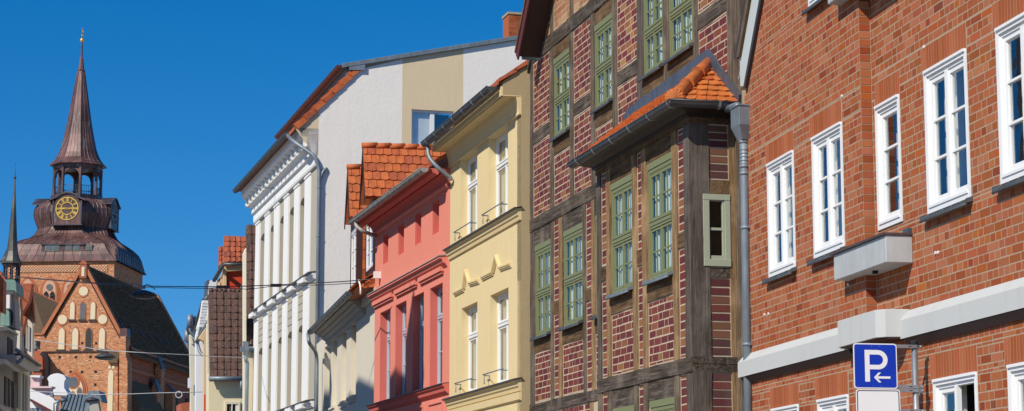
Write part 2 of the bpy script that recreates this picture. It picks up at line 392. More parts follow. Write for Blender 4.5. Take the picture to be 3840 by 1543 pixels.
plaster('brick_mortar', (.40,.285,.19), grain=90, streak=.1)
plaster('cream_mortar', (.50,.40,.29), grain=90, streak=.15)
wood('beam_wood', (.075,.057,.042), (.02,.015,.012), (.20,.165,.135), 'x')
wood('post_wood', (.115,.085,.058), (.03,.021,.015), (.25,.195,.14), 'z')
wood('warm_post', (.24,.145,.07), (.08,.045,.02), (.45,.30,.16), 'z')
wood('brown_rail', (.115,.065,.03), (.03,.018,.01), (.22,.14,.075), 'x')
wood('dark_post', (.095,.075,.06), (.028,.022,.018), (.17,.145,.12), 'z')
paint('dark_cornice', (.022,.012,.010), .55, .3)
paint('olive_frame', (.19,.205,.09), .5, .06)
paint('pale_olive', (.36,.39,.28), .5, .06)
paint('white_frame', (.78,.78,.76), .4, .02)
paint('bluegrey_frame', (.42,.48,.55), .4, .04)
paint('rust_board', (.12,.025,.02), .5, .1)
paint('soffit_brown', (.045,.018,.012), .6, .2)
paint('soffit_grey', (.52,.56,.54), .5, .05)
paint('dark_trim', (.05,.04,.035), .5, .2)
metal('zinc', (.20,.235,.265), .5, .35)
metal('zinc_dark', (.11,.12,.125), .5, .4)
metal('gutter_dark', (.075,.078,.08), .42, .3)
metal('strap', (.35,.36,.36), .4, .6)
metal('lead', (.085,.105,.135), .5, .3)
metal('roof_grey', (.17,.205,.22), .55, .25)
metal('old_gutter', (.33,.31,.28), .6, .3, .45)
metal('copper_brown', (.16,.06,.04), .5, .5)
metal('galvanised', (.42,.44,.46), .42, .8, .2)
metal('planter_grey', (.44,.46,.455), .55, .12, .14, streak=True)
plaster('band_grey', (.52,.53,.51), var=.16, grain=40, bumpd=.001, streak=.7)
plaster('yellow', (.73,.585,.32), var=.15, streak=.4)
plaster('yellow_trim', (.72,.57,.31), var=.08)
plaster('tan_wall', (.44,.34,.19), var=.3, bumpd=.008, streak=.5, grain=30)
plaster('salmon', (.75,.25,.185), var=.16, streak=.4)
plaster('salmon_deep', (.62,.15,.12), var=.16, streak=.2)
plaster('beige_wall', (.68,.62,.50), var=.14, streak=.3)
plaster('white_wall', (.80,.79,.76), var=.12, streak=.35)
plaster('gable_white', (.88,.825,.735), var=.2, grain=26, bumpd=.012, streak=.3)
plaster('gable_beige', (.72,.575,.37), var=.12, grain=26, bumpd=.01, streak=.2)
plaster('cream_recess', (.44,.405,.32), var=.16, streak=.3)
plaster('cream_house', (.76,.66,.44), var=.14, streak=.3)
plaster('pale_cream', (.74,.68,.52), var=.2, streak=.35)
plaster('orange_wall', (.62,.07,.03), var=.05)
plaster('peach_trim', (.74,.50,.27), var=.08)
plaster('pink_wall', (.72,.52,.50), var=.12)
plaster('grey_wall', (.46,.42,.36), var=.35, streak=.6)
plaster('asphalt', (.05,.05,.05), grain=80, streak=0)
plaster('pavement', (.30,.28,.25), grain=50, streak=0)
tiles('orange_tile', (.50,.115,.025), (.58,.15,.035), (.40,.09,.03))
tiles('hip_tile', (.62,.17,.035), (.66,.20,.045), (.58,.14,.03), .55)
tiles('red_tile', (.42,.10,.045), (.5,.13,.05), (.30,.07,.04), .8, 9)
tiles('brown_tile', (.12,.062,.045), (.145,.075,.055), (.085,.05,.04), .8, 9, 30)
tiles('dark_tile', (.15,.098,.06), (.18,.12,.074), (.115,.08,.05), .95, 5); MATS['dark_tile'].node_tree.nodes['Principled BSDF'].inputs['Specular IOR Level'].default_value = .08
paint('lamp_grey', (.055,.055,.06), .5, .2)
paint('void', (.012,.012,.014), .9, .1)
paint('curtain', (.80,.80,.78), .9, .04); paint('curtain_green', (.56,.63,.56), .9, .04)
paint('curtain_beige', (.58,.52,.42), .9, .04)
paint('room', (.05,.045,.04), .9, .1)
glass('glass', 2.05); glass('glass_dim', 1.25); glass('glass_far', 1.9)

def lay_bricks(mb, s0, s1, z0, z1, holes=(), y=0.0, h=.0833, pat='english', mw=.014, proud=.0012, mi=0, jit=.0016, th=.02, zoff=0.0, L=.24, soff=0.0, rnd=random, clip=None, axis='y'):
    """real bricks, each a small block standing a few mm out of its mortar bed"""
    r0 = int(floor((z0 - zoff)/h)); r1 = int(floor((z1 - zoff)/h)) + 1
    for r in range(r0, r1):
        za, zb = max(z0, zoff + r*h), min(z1, zoff + (r+1)*h)
        if zb - za < .02: continue
        cuts = {za, zb}
        for q in holes:
            for e in (q[2], q[3]):
                if za + .004 < e < zb - .004: cuts.add(e)
        cuts = sorted(cuts)
        x = s0 - 2 - ((soff*r) % 1.0); rr = random.Random(r*77 + int(s0*13)); edges = []
        x = floor((s0-1)/1.0) - ((r % 2)*.0625) - (0.5*L if pat == 'run' and r % 2 else 0)
        if pat == 'english': x -= (r//2 % 3)*.09
        while x < s1:
            if pat == 'english': wd = (.25 if rr.random() > .35 else .125) if r % 2 == 0 else (.125 if rr.random() > .07 else .25)
            elif pat == 'run': wd = L if rr.random() > .15 else L*.55
            else: wd = 99
            edges.append((x, x + wd)); x += wd
        for a, c in zip(cuts[:-1], cuts[1:]):
            if c - a < .018: continue
            segs = [(s0, s1)]
            for q in holes:
                if q[2] < (a+c)/2 < q[3]:
                    ns = []
                    for u, v in segs:
                        if q[1] <= u or q[0] >= v: ns.append((u, v)); continue
                        if q[0] > u: ns.append((u, q[0]))
                        if q[1] < v: ns.append((q[1], v))
                    segs = ns
            for u, v in segs:
                for e0, e1 in edges:
                    p, q2 = max(u, e0), min(v, e1)
                    if q2 - p < .025: continue
                    if clip and not clip((p+q2)/2, (a+c)/2): continue
                    j = [rr.uniform(-jit, jit) for _ in range(5)]
                    pr = proud + rr.uniform(-.0006, .0008)
                    X0, X1, Z0, Z1 = p + mw/2 + j[0], q2 - mw/2 + j[1], a + mw/2 + j[2], c - mw/2 + j[3]
                    if axis == 'y':
                        k = [(X0, y-pr, Z0), (X1, y-pr, Z0+j[4]), (X1, y-pr, Z1+j[4]), (X0, y-pr, Z1)]
                        bb = [(X0, y+th, Z0), (X1, y+th, Z0), (X1, y+th, Z1), (X0, y+th, Z1)]
                    else:   # a wall at right angles, facing +x; "s" runs along y
                        k = [(y+pr, X0, Z0), (y+pr, X1, Z0), (y+pr, X1, Z1), (y+pr, X0, Z1)]
                        bb = [(y-th, X0, Z0), (y-th, X1, Z0), (y-th, X1, Z1), (y-th, X0, Z1)]
                    mb.add(k + bb, [(0,1,2,3), (0,4,5,1), (1,5,6,2), (2,6,7,3), (3,7,4,0)], mi)

def curtain_mesh(s0, s1, z0, z1, y, amp=.02, wl=.09):
    mb = MB(); n = max(6, int((s1-s0)/.018)); v = []
    for i in range(n+1):
        x = s0+(s1-s0)*i/n; yy = y + amp*sin(x/wl*2*pi) + amp*.4*sin(x/wl*4.7)
        v += [(x, yy, z0), (x, yy, z1)]
    mb.add(v, [(2*i, 2*i+2, 2*i+3, 2*i+1) for i in range(n)], 0, True); return mb
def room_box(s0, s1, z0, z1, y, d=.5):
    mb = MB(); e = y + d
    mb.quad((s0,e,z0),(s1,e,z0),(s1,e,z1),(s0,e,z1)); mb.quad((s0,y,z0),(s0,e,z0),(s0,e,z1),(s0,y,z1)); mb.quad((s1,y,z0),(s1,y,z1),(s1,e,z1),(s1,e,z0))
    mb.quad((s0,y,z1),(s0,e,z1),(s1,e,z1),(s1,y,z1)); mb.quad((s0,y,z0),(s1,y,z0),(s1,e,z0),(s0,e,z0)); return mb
def ring(mb, s0, s1, z0, z1, w, y0, y1, mi=0, wt=None, wb=None):
    wt = w if wt is None else wt; wb = w if wb is None else wb
    mb.box(s0, s0+w, y0, y1, z0, z1, mi); mb.box(s1-w, s1, y0, y1, z0, z1, mi)
    mb.box(s0+w, s1-w, y0, y1, z1-wt, z1, mi); mb.box(s0+w, s1-w, y0, y1, z0, z0+wb, mi)

def green_window(par, s0, s1, z0, z1, y, mat='olive_frame', cols=2, split=.5, curt='curtain', head=.09):
    """two tiers of paired casements, four small panes in each leaf"""
    mb = MB(); zt = z1
    if head: mb.box(s0, s1, y-.012, y+.07, z1-head, z1); zt = z1-head+.001
    J = .05; ring(mb, s0, s1, z0, zt - .002, J, y, y+.06)
    ring(mb, s0+J+.001, s1-J-.001, z0+J+.001, zt-J-.003, .014, y+.006, y+.058)
    a, b = s0+J+.016, s1-J-.016; lo, hi = z0+J+.02, zt-J-.022; zm = lo + (hi-lo)*split; tw = .055
    mb.box(a, b, y-.012, y+.05, zm-tw*.35, zm+tw*.6); mb.box(a, b, y-.022, y+.03, zm+tw*.6+.001, zm+tw); mb.box(a, b, y-.002, y+.05, zm-tw, zm-tw*.35-.001)
    for c, d in ((lo, zm-tw-.001), (zm+tw+.001, hi)):
        xm = (a+b)/2
        for u, v in ((a, xm-.001), (xm+.001, b)) if cols == 2 else ((a, b),):
            ring(mb, u, v, c, d, .036, y+.011, y+.04)
            cx = (u+v)/2; mb.box(cx-.010, cx+.010, y+.014, y+.032, c+.036, d-.036)
            cz = (c+d)/2; mb.box(u+.036, cx-.0105, y+.015, y+.031, cz-.011, cz+.011); mb.box(cx+.0105, v-.036, y+.015, y+.031, cz-.011, cz+.011)
        if cols == 2: mb.box(xm-.018, xm+.018, y+.003, y+.012, c+.002, d-.002)
    o = mb.obj('window', mat, par)
    g = MB().quad((a,y+.024,lo),(b,y+.024,lo),(b,y+.024,hi),(a,y+.024,hi)); g.obj('pane', 'glass_dim', o)
    curtain_mesh(a+.0, b, lo, hi, y+.07, .012, .15).obj('curtain', 'curtain_green', o)
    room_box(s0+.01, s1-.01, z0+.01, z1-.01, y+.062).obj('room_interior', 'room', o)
    return o
def flashing(par, s0, s1, y0, y1, z, mat='zinc_dark', name='sill', t=.018, over=.04, rivets=True):
    """sloping metal sill with turned-up ends"""
    mb = MB()
    mb.prism([(y1, z+.03), (y0, z-.005), (y0, z-.045), (y0+.012, z-.045), (y0+.012, z-.02), (y1, z+.012)], 'x', s0-over, s1+over)
    mb.tube([(s0-over, y0+.005, z-.04), (s1+over, y0+.005, z-.04)], .012, 8)
    for e in (s0-over-.004, s1+over): mb.prism([(y1, z+.05), (y0, z+.012), (y0, z-.03), (y1, z)], 'x', e, e+.004)
    if rivets:
        n = max(2, int((s1-s0)/.2))
        for i in range(n+1):
            x = s0 + (s1-s0)*i/n; mb.lathe([(.009, 0), (.005, .006)], (x, (y0+y1)/2, z+.012), 6, 1)
    return mb.obj(name, [mat, 'strap'], par)
# ------------------------------------------------------------------ the red brick house (nearest, on the right)
def split(p): return (p.x, p.y)
P0 = pt(3266, 200, 22.6)
FR = front(P0, 440)
red = thing('brick_house', 'tall orange red brick house with white casement windows, grey planter and pale band', 'house', FR)
JOG = -.125
sL = FR.S(2793, 1000, JOG)
def R(xl, xr, yt, yb, y): # opening from its left edge (top and bottom) and right edge
    t, b = FR.hit(xl[0], yt, 'y', y), FR.hit(xl[1], yb, 'y', y)
    return [(t.x+b.x)/2, (FR.S(xr[0], yt, y)+FR.S(xr[1], yb, y))/2, b.z, t.z]
W1 = R((2876, 2884.5), (2976, 2988), 619, 1049, JOG); W2 = R((3043.5, 3054), (3160, 3171), 520, 978, JOG)
W3 = R((3279.5, 3296), (3374.6, 3388), 404, 873, 0); W4 = R((3465, 3479.6), (3626, 3646.8), 270.5, 813, 0)
W5 = R((3733.7, 3754), (3900, 3920), 111, 702, 0)
W5[1] = W5[0] + (W4[1]-W4[0]); hgt = W4[3]-W4[2]
zt = (W1[3]+W2[3]+W3[3]+W4[3]+W5[3])/5; zb = (W1[2]+W2[2]+W4[2]+W5[2])/4
print('red window tops', [round(q[3],2) for q in (W1,W2,W3,W4,W5)], [round(q[2],2) for q in (W1,W2,W3,W4,W5)], 'widths', [round(q[1]-q[0],2) for q in (W1,W2,W3,W4)])
zlow = FR.Z(2906, 1539, JOG); zlow2 = FR.Z(3502, 1415, 0); zlt = (zlow+zlow2)/2
W0 = [W2[0], W2[1], FR.Z(3033.7, 38.6, JOG), FR.Z(3033.7, 38.6, JOG)+1.45]
LW = [[W1[0], W1[1], zlt-1.5, zlt], [W2[0], W2[1], zlt-1.5, zlt]]; RW = [[W4[0], W4[1], zlt-1.5, zlt], [W5[0], W5[1], zlt-1.5, zlt]]
W6 = [W4[0], W4[1], W0[2], W0[3]]; W7 = [W5[0], W5[1], W0[2], W0[3]]; W8 = [W1[0]-.0, W1[1], W0[2], W0[3]]
ZTOP = FR.Z(2853, 0, JOG) + 3.2; SR = FR.S(3840, 700) + 3.2
holesL = [W1, W2, W0] + LW; holesR = [W3, W4, W5, W6, W7] + RW
# gable rake: the wall's left edge leans in above this line
k0, k1 = FR.hit(2797, 330, 'y', JOG), FR.hit(2856, 0, 'y', JOG)
rake = (k1.z-k0.z)/(k1.x-k0.x); print('red rake deg', math.degrees(atan(rake)), 'sL', sL, 'W0', W0)
def inL(x, z): return z < k0.z + (x - k0.x)*rake + 0.02
mb = MB(); wall_holes(mb, sL, 0, 0, k0.z, holesL, JOG, .09, 0, 0, .5)
# above the eave level the wall is cut by the rake, in thin steps hidden under the verge
n = 24
for i in range(n):
    za, zb_ = k0.z + (ZTOP-k0.z)*i/n, k0.z + (ZTOP-k0.z)*(i+1)/n
    xa = k0.x + (za-k0.z)/rake; xb = k0.x + (zb_-k0.z)/rake
    xc = min(W0[0], 0)
    if za < W0[3] and zb_ > W0[2]:
        mb.add([(xa,JOG,za),(max(xc,xa+.01),JOG,za),(max(xc,xb+.01),JOG,zb_),(xb,JOG,zb_)], [(0,1,2,3)])
        mb.add([(W0[1],JOG,za),(0,JOG,za),(0,JOG,zb_),(W0[1],JOG,zb_)], [(0,1,2,3)])
    else: mb.add([(xa,JOG,za),(0,JOG,za),(0,JOG,zb_),(xb,JOG,zb_)], [(0,1,2,3)])
wall_holes(mb, 0, SR, 0, ZTOP, holesR, 0, .09, 0, 0, .5)
mb.quad((sL,JOG,0),(sL,7,0),(sL,7,k0.z),(sL,JOG,k0.z)); mb.quad((SR,.5,0),(SR,7,0),(SR,7,ZTOP),(SR,.5,ZTOP))
mb.obj('wall', 'brick_mortar', red)
# soldier courses over the windows
lint = []
LH = FR.Z(3614, 77) - FR.Z(3625, 170)
for Wn, y in [(W1,JOG),(W2,JOG),(LW[0],JOG),(LW[1],JOG),(W3,0),(W4,0),(W5,0),(RW[0],0),(RW[1],0)]:
    a, b = Wn[0]-.06, Wn[1]+.005
    if Wn is W3: a = Wn[0]-.0
    lh = .25
    lint.append((a, b, Wn[3], Wn[3]+lh, y))
mbL = MB(); lay_bricks(mbL, sL+.005, 0, 0.0, ZTOP, holesL + [l[:4] for l in lint if l[4] == JOG], JOG, clip=inL)
lay_bricks(mbL, 0, SR, 0.0, ZTOP, holesR + [l[:4] for l in lint if l[4] == 0], 0)
# the short return between the two wall planes
for r in range(int(ZTOP/.0833)):
    z = r*.0833; j = random.uniform(-.001, .001)
    mbL.add([(.004, JOG+.0, z+.0055), (.004, -.012, z+.0055), (.004, -.012, z+.078+j), (.004, JOG, z+.078+j), (-.01, JOG, z+.0055), (-.01, -.012, z+.0055), (-.01, -.012, z+.078), (-.01, JOG, z+.078)], [(0,1,2,3),(3,2,6,7),(0,4,5,1)])
mbL.obj('brickwork', 'red_brick', red)
for a, b, c, d, y in lint:
    m2 = MB(); x = a
    while x < b - .03:
        x2 = min(x+.0675, b); j = random.uniform(-.001, .002)
        m2.add([(x+.005, y-.0015-j*.4, c+.001), (x2-.004, y-.0015-j*.4, c+.001), (x2-.004, y-.0015-j*.4, d-.008), (x+.005, y-.0015-j*.4, d-.008)] +
               [(x+.005, y+.02, c+.001), (x2-.004, y+.02, c+.001), (x2-.004, y+.02, d-.008), (x+.005, y+.02, d-.008)], [(0,1,2,3),(0,4,5,1),(1,5,6,2),(2,6,7,3),(3,7,4,0)])
        x = x2
    m2.box(a, b, y+.004, y+.09, c-.0005, c+.004, 0)
    m2.obj('brick_lintel', 'red_soldier', red)
def white_window(par, Wn, y, leaves=2, rows=3, open_leaf=False, sill=True):
    s0, s1, z0, z1 = Wn; y = y - .008
    mb = MB()
    zs = z0 + .02
    ring(mb, s0+.003, s1-.003, zs, z1-.004, .062, y, y+.09, 0, .06, .05)
    ring(mb, s0+.066, s1-.066, zs+.051, z1-.066, .03, y+.022, y+.088, 0, .03, .03)
    mb.box(s0+.03, s1-.03, y-.018, y+.02, z1-.03, z1-.003)
    a, b, lo, hi = s0+.097, s1-.097, zs+.082, z1-.097
    gl = []
    if leaves == 2:
        xm = (a+b)/2; L = [(a, xm-.004), (xm+.004, b)]
    else: L = [(a, b)]
    for i, (u, v) in enumerate(L):
        if open_leaf and i == 1:
            # the near leaf swung inwards
            k = MB()
            wd = v-u; ang = radians(62)
            def T(x, yy): # hinge at v
                dx = x - v; return (v + dx*cos(ang) - (yy)*sin(ang)*-1*0 , y+.07 + (-dx)*sin(ang) + yy)
            for x0_, x1_, za, zb2 in ((u, u+.045, lo, hi), (v-.045, v, lo, hi), (u+.045, v-.045, lo, lo+.05), (u+.045, v-.045, hi-.045, hi)):
                p, q = T(x0_, 0), T(x1_, 0); p2, q2 = T(x0_, .05), T(x1_, .05)
                k.add([(p[0],p[1],za),(q[0],q[1],za),(q2[0],q2[1],za),(p2[0],p2[1],za),(p[0],p[1],zb2),(q[0],q[1],zb2),(q2[0],q2[1],zb2),(p2[0],p2[1],zb2)], [(0,3,2,1),(4,5,6,7),(0,1,5,4),(1,2,6,5),(2,3,7,6),(3,0,4,7)])
            mb.v, base = mb.v + k.v, len(mb.v); mb.f += [[base+t for t in f] for f in k.f]; mb.m += k.m; mb.sm += k.sm
            continue
        ring(mb, u, v, lo, hi, .046, y+.036, y+.08, 0, .045, .06)
        ring(mb, u+.0465, v-.0465, lo+.0605, hi-.0455, .010, y+.05, y+.078)
        for q in range(1, rows):
            zq = lo+.06 + (hi-lo-.105)*q/rows; mb.box(u+.047, v-.047, y+.04, y+.078, zq-.012, zq+.012)
        gl.append((u+.03, v-.03))
    if leaves == 2:
        xm = (a+b)/2; mb.box(xm-.028, xm+.028, y+.012, y+.06, lo-.004, hi+.004)
    mb.box(s0+.06, s1-.06, y-.012, y+.02, zs+.05, zs+.075)
    o = mb.obj('window', 'white_frame', par)
    g = MB()
    for u, v in gl: g.quad((u,y+.062,lo+.03),(v,y+.062,lo+.03),(v,y+.062,hi-.03),(u,y+.062,hi-.03))
    g.obj('pane', 'glass', o)
    r = random.random()
    cw = .24 + .14*r if Wn not in (W1, W2) else .42
    c = curtain_mesh(a, a+cw, lo-.02, hi+.02, y+.2, .02, .08).obj('curtain', 'curtain_beige', o)
    if leaves == 2: curtain_mesh(b-cw*.8, b, lo-.02, hi+.02, y+.2, .02, .08).obj('curtain', 'curtain', o)
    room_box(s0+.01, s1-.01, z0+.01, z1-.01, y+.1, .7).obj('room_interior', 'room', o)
    return o
for Wn, y, lv, op in [(W0,JOG,2,0),(W1,JOG,2,0),(W2,JOG,2,0),(W3,0,1,0),(W4,0,2,0),(W5,0,2,0),(W6,0,2,0),(W7,0,2,0),(LW[0],JOG,2,0),(LW[1],JOG,2,0),(RW[0],0,2,1),(RW[1],0,2,0)]:
    white_window(red, Wn, y, lv, 3, op)
    if Wn is not W3: flashing(red, Wn[0], Wn[1], y-.075, y+.03, Wn[2]-.012, 'zinc_dark', over=.035)
# grey sheet-metal planter under the narrow window
def planter(dz):
    sr = FR.S(3424.4, 985); zbot = (FR.Z(3424.4, 985)); ztop = FR.Z(3424.4, 881.4)
    pf = FR.hit(3323, 987.7, 'x', sr); p = pf.y
    sl = FR.S(3128.5, 1055, p)
    zbot, ztop = (zbot+FR.Z(3129.7,1055,p))/2 + dz, (ztop+FR.Z(3127,958,p))/2 + dz
    o = MB().box(sl, sr, p, -.001, zbot, ztop-.001, 0).obj('planter', 'planter_grey', red, .006)
    m = MB(); m.box(sl-.05, sr+.015, p-.03, .0, ztop, ztop+.022); m.box(sr-.14, sr+.0, -.05, -.005, ztop+.022, ztop+.075, 1)
    m.obj('planter_rim', ['copper_rim', 'lead'], o)
    m = MB().lathe([(.03, -.03), (.03, 0)], ((sl+sr)/2+.12, p*.55, zbot), 10); m.obj('drain_stub', 'void', o)
    return p, sl, sr, zbot, ztop
metal('copper_rim', (.10,.065,.06), .5, .3)
pl = planter(0); print('planter', pl)
dz = FR.Z(3173, 95, JOG) - FR.Z(3188.7, 1141, JOG); print('upper planter dz', dz)
planter(dz)
# pale band with a sloped top, and the taller box where it steps round the corner
q = .10
zB0 = (FR.Z(2794.5, 1419, JOG-q) + FR.Z(3404, 1257.4, -q) + FR.Z(3838, 1152, -q))/3
zB1 = zB0 + .185; zB2 = zB0 + .29
print('band', zB0, FR.Z(2794.5, 1419, JOG-q), FR.Z(3404, 1257.4, -q), FR.Z(3838, 1152, -q))
sbr = FR.S(3412, 1150); pb = FR.hit(3299, 1261, 'x', sbr-.02).y
sbl = FR.S(3141.5, 1250, pb)
for a, b, y in ((sL-.04, sbl+.02, JOG), (sbr-.02, SR, 0)):
    m = MB(); sweep(m, [(y, zB0+.02), (y-q, zB0), (y-q, zB1), (y-.002, zB2), (y+.0, zB2)], a, b); m.obj('string_course', 'band_grey', red)
    m = MB(); sweep(m, [(y-.003, zB0-.075), (y-.03, zB0-.075), (y-q+.02, zB0-.004), (y-.003, zB0+.012)], a+.04, b); m.obj('shaded_soffit', 'soffit_brown', red)  # dark brown strip: band's soffit plus the shade on the wall below, as colour
zbx0, zbx1 = FR.Z(3143.5, 1304.8, pb), FR.Z(3139.9, 1205.7, pb); print('box', pb, zbx0, zbx1, 'band', zB0, zB2)
m = MB(); m.prism([(sbl, pb), (sbr-.14, pb), (sbr-.045, pb+.07), (sbr, -.0), (sbl, -.0)], 'z', zbx0, zbx1, 0); m.obj('string_course', 'band_grey', red, .005)
m = MB(); m.prism([(sbl+.02, pb+.02), (sbr-.15, pb+.02), (sbr-.05, pb+.09), (sbr-.01, -.0), (sbl+.02, -.0)], 'z', zbx0-.012, zbx0-.001, 0); m.obj('shaded_soffit', 'soffit_brown', red)  # same dark brown under the box, its soffit coloured as if in shade
# small white plugs in the joints
for px, py, y in ((2868.7, 1180.5, JOG), (2883.7, 1177.5, JOG), (3511, 949, 0), (3520.5, 947.5, 0), (3467, 177, 0), (3159, 361, JOG), (3183, 1068, JOG)):
    m = MB(); h = FR.hit(px, py, 'y', y); m.prism([(h.x+.012*cos(t*pi/4), h.z+.016*sin(t*pi/4)) for t in range(8)], 'y', y-.016, y); m.obj('wall_plug', 'white_frame', red)
# gable verge: pale soffit board with dark edges, and the roof behind it
ov = -.16; ca = atan(rake)
def rk(d, off):  # point on the rake at length d, offset outward (perpendicular, up-left)
    return (k0.x + d*cos(ca) - off*sin(ca), k0.z + d*sin(ca) + off*cos(ca))
Lr = 4.2; lowd = FR.hit(2795, 322, 'y', JOG); d0 = 0.0
def band(off0, off1, y0, y1, mat, name, par=red, da=d0, db=Lr):
    p = [rk(da, off0), rk(db, off0), rk(db, off1), rk(da - (off1-off0)*.6, off1)]
    return MB().prism(p, 'y', y0, y1).obj(name, mat, par)
verge = band(.25, .27, JOG-.03, 6.8, 'soffit_grey', 'roof')
band(.27, .36, JOG-.08, 6.8, 'dark_tile', 'roof_covering', verge, .3)
BYv = JOG - .04
def vp(px, py, y=BYv): h = FR.hit(px, py, 'y', y); return (h.x, h.z)
up = (3.2*cos(ca), 3.2*sin(ca))
def ext(p): return (p[0]+up[0], p[1]+up[1])
a_, b_, c_, d_, e_ = vp(2774, 212), vp(2776, 324), vp(2790, 324), vp(2848, 0), vp(2806, 0)
MB().prism([a_, b_, c_, d_, ext(d_), ext(e_), e_], 'y', BYv, JOG-.005).obj('barge_board', 'soffit_grey', verge)
a_, b_, c_, d_ = vp(2760, 222), vp(2771, 222), vp(2807, 8), vp(2797, 8)
MB().prism([a_, b_, c_, ext(c_), ext(d_), d_], 'y', BYv-.025, BYv+.0).obj('verge_trim', 'dark_trim', verge)
a_, b_, c_, d_ = vp(2788, 330), vp(2795, 330), vp(2855, 0), vp(2847.5, 0)
MB().prism([a_, b_, c_, ext(c_), ext(d_), d_], 'y', BYv-.006, JOG+.0).obj('verge_trim', 'dark_trim', verge)
# ------------------------------------------------------------------ the half-timbered house with its bay
PT = FR.w(sL, 0, 0)                                    # where it meets the brick house
PT = PT + Vector((FR.M.to_3x3() @ Vector((0, .0, 0))))
_a = vp_az(-120); _r = front((PT.x, PT.y), -120)
o_ = _r.w(_r.S(1990, 1000), 0, 0)
FT = front((o_.x, o_.y), -120)                          # origin at its left corner
tim = thing('timber_framed_house', 'dark half-timbered house with glazed red brick panels, green windows and a projecting bay', 'house', FT)
TR = FT.S(2793, 1000) + .02
X = lambda px, py=900: FT.S(px, py)
Zm = lambda px, py: FT.Z(px, py)
hA0, hA1 = Zm(1999, 240), Zm(2018.6, 174)
hR0, hR1 = (Zm(2000, 551)+Zm(2153, 440)+Zm(2620, 105))/3, (Zm(2000, 505)+Zm(2153, 394)+Zm(2620, 48))/3
hW1 = (Zm(2080, 222)+Zm(2234, 101))/2; hW0 = (Zm(2080, 525)+Zm(2240, 418)+Zm(2420, 293)+Zm(2515, 227))/4
hS1, hS0 = Zm(2078, 549), Zm(2078, 585)
hB1, hB0 = (Zm(2000, 827)+Zm(2153, 730))/2, (Zm(1999, 868)+Zm(2183, 771))/2
gW1, gW0 = (Zm(2013, 922)+Zm(2116, 871))/2, (Zm(2016, 1268)+Zm(2120, 1230))/2
gR1, gR0 = (Zm(2079, 1131)+Zm(2200, 1083))/2, (Zm(2079, 1180)+Zm(2200, 1136))/2
gS1, gS0 = (Zm(2005, 1291)+Zm(2113, 1255))/2, (Zm(2005, 1327)+Zm(2113, 1294))/2
hC1, hC0 = (Zm(1997, 1516)+Zm(2245, 1461.5))/2, (Zm(2245, 1502))
ZT = hA1 + .02
YP = -.012          # timber faces
def TIM(xa, xb, za, zb, name='post', mat='post_wood', y0=YP, y1=.12, py=900, amp=.007):
    return MB().rough(xa, xb, y0, y1, za, zb, 0, amp).obj(name, mat, tim)
def PAN(xa, xb, za, zb, y=0.0, mat='glazed_brick', L=.285, zoff=0.0, pat='run', g=.016):
    if xb-xa < .05 or zb-za < .05: return
    m = MB(); lay_bricks(m, xa+g, xb-g, za+g, zb-g, (), y, .106, pat, .018, .001, zoff=zoff, L=L, jit=.003)
    m.obj('brick_panel', mat, tim)
# main wall posts: left px, right px, at row
posts = [(1989.5, 2001, 600), (2064, 2079, 600), (2139, 2152.7, 500), (2217, 2233, 400), (2299, 2316.5, 300), (2391, 2416, 250), (2491, 2511.5, 200), (2602, 2619, 100), (2729, 2791, 100)]
PX = [(X(a, r), X(b, r)) for a, b, r in posts]
PX[8] = (PX[8][0], TR-.001)
wins = [(1, 2), (3, 4), (5, 6), (6, 7)]
TWIN = [(PX[a][1]+.004, PX[b][0]-.004, hW0, hW1) for a, b in wins]
gpo = [(1993, 2006, 1100), (2067.5, 2078.5, 1100), (2096.5, 2111, 1050), (2187, 2199.5, 1000), (2219, 2233, 1000)]
GX = [(X(a, r), X(b, r)) for a, b, r in gpo]; GX[0] = (0, GX[0][1])
GWIN = [(GX[0][1]+.05, GX[1][0]-.004, gW0, gW1), (GX[2][1]+.07, GX[3][0]-.004, gW0, gW1), (GX[4][1]+.06, GX[4][1]+1.1, gW0, gW1)]
m = MB(); wall_holes(m, 0, TR, 0, ZT+.1, TWIN + GWIN, .0, .12, 0, 0, .4)
# gable triangle above the tie beam
g0, g1 = FT.hit(2018.6, 174), FT.hit(2053.4, 0); sl = (g1.z-g0.z)/(g1.x-g0.x)
q0 = FT.hit(1987, 205, 'y', 0)
APX = TR*.62; APZ = g0.z + (APX-g0.x)*sl
m.add([(g0.x, .0, ZT+.1), (TR, .0, ZT+.1), (TR, .0, g0.z+(2*APX-TR-g0.x)*sl), (APX, .0, APZ)], [(0,1,2,3)])
m.quad((0,.0,0),(0,8,0),(0,8,ZT+.1),(0,.0,ZT+.1)); m.quad((TR,.4,0),(TR,8,0),(TR,8,ZT),(TR,.4,ZT))
m.obj('wall', 'cream_mortar', tim)
# upper storey
for i, (a, b) in enumerate(PX):
    TIM(a, b, hB1-.01 if i < 8 else 0, hA0+.01 if i < 8 else hA0+.6, 'post', 'dark_post' if i in (0, 5) else 'post_wood')
TIM(0-.02, TR, hA0, hA1, 'tie_beam', 'beam_wood', YP-.012)
TIM(-.01, X(2250, 730)+.4, hB0, hB1, 'floor_beam', 'beam_wood', YP-.012)
TIM(PX[0][1], PX[1][0], hR0, hR1, 'rail', 'beam_wood'); TIM(PX[2][1], PX[3][0], hR0, hR1, 'rail', 'beam_wood')
TIM(PX[4][1], PX[5][0], hR0, hR1, 'rail', 'beam_wood'); TIM(PX[7][1], PX[8][0], hR0, hR1, 'rail', 'beam_wood')
PAN(PX[0][1], PX[1][0], hR1, hA0); PAN(PX[0][1], PX[1][0], hB1, hR0)
PAN(PX[2][1], PX[3][0], hR1, hA0); PAN(PX[2][1], PX[3][0], hB1, hR0)
PAN(PX[4][1], PX[5][0], hR1, hA0, mat='glazed_brick_brown'); PAN(PX[4][1], PX[5][0], hB1, hR0)
PAN(PX[7][1], PX[8][0], hR1, hA0); PAN(PX[7][1], PX[8][0], hB1, hR0)
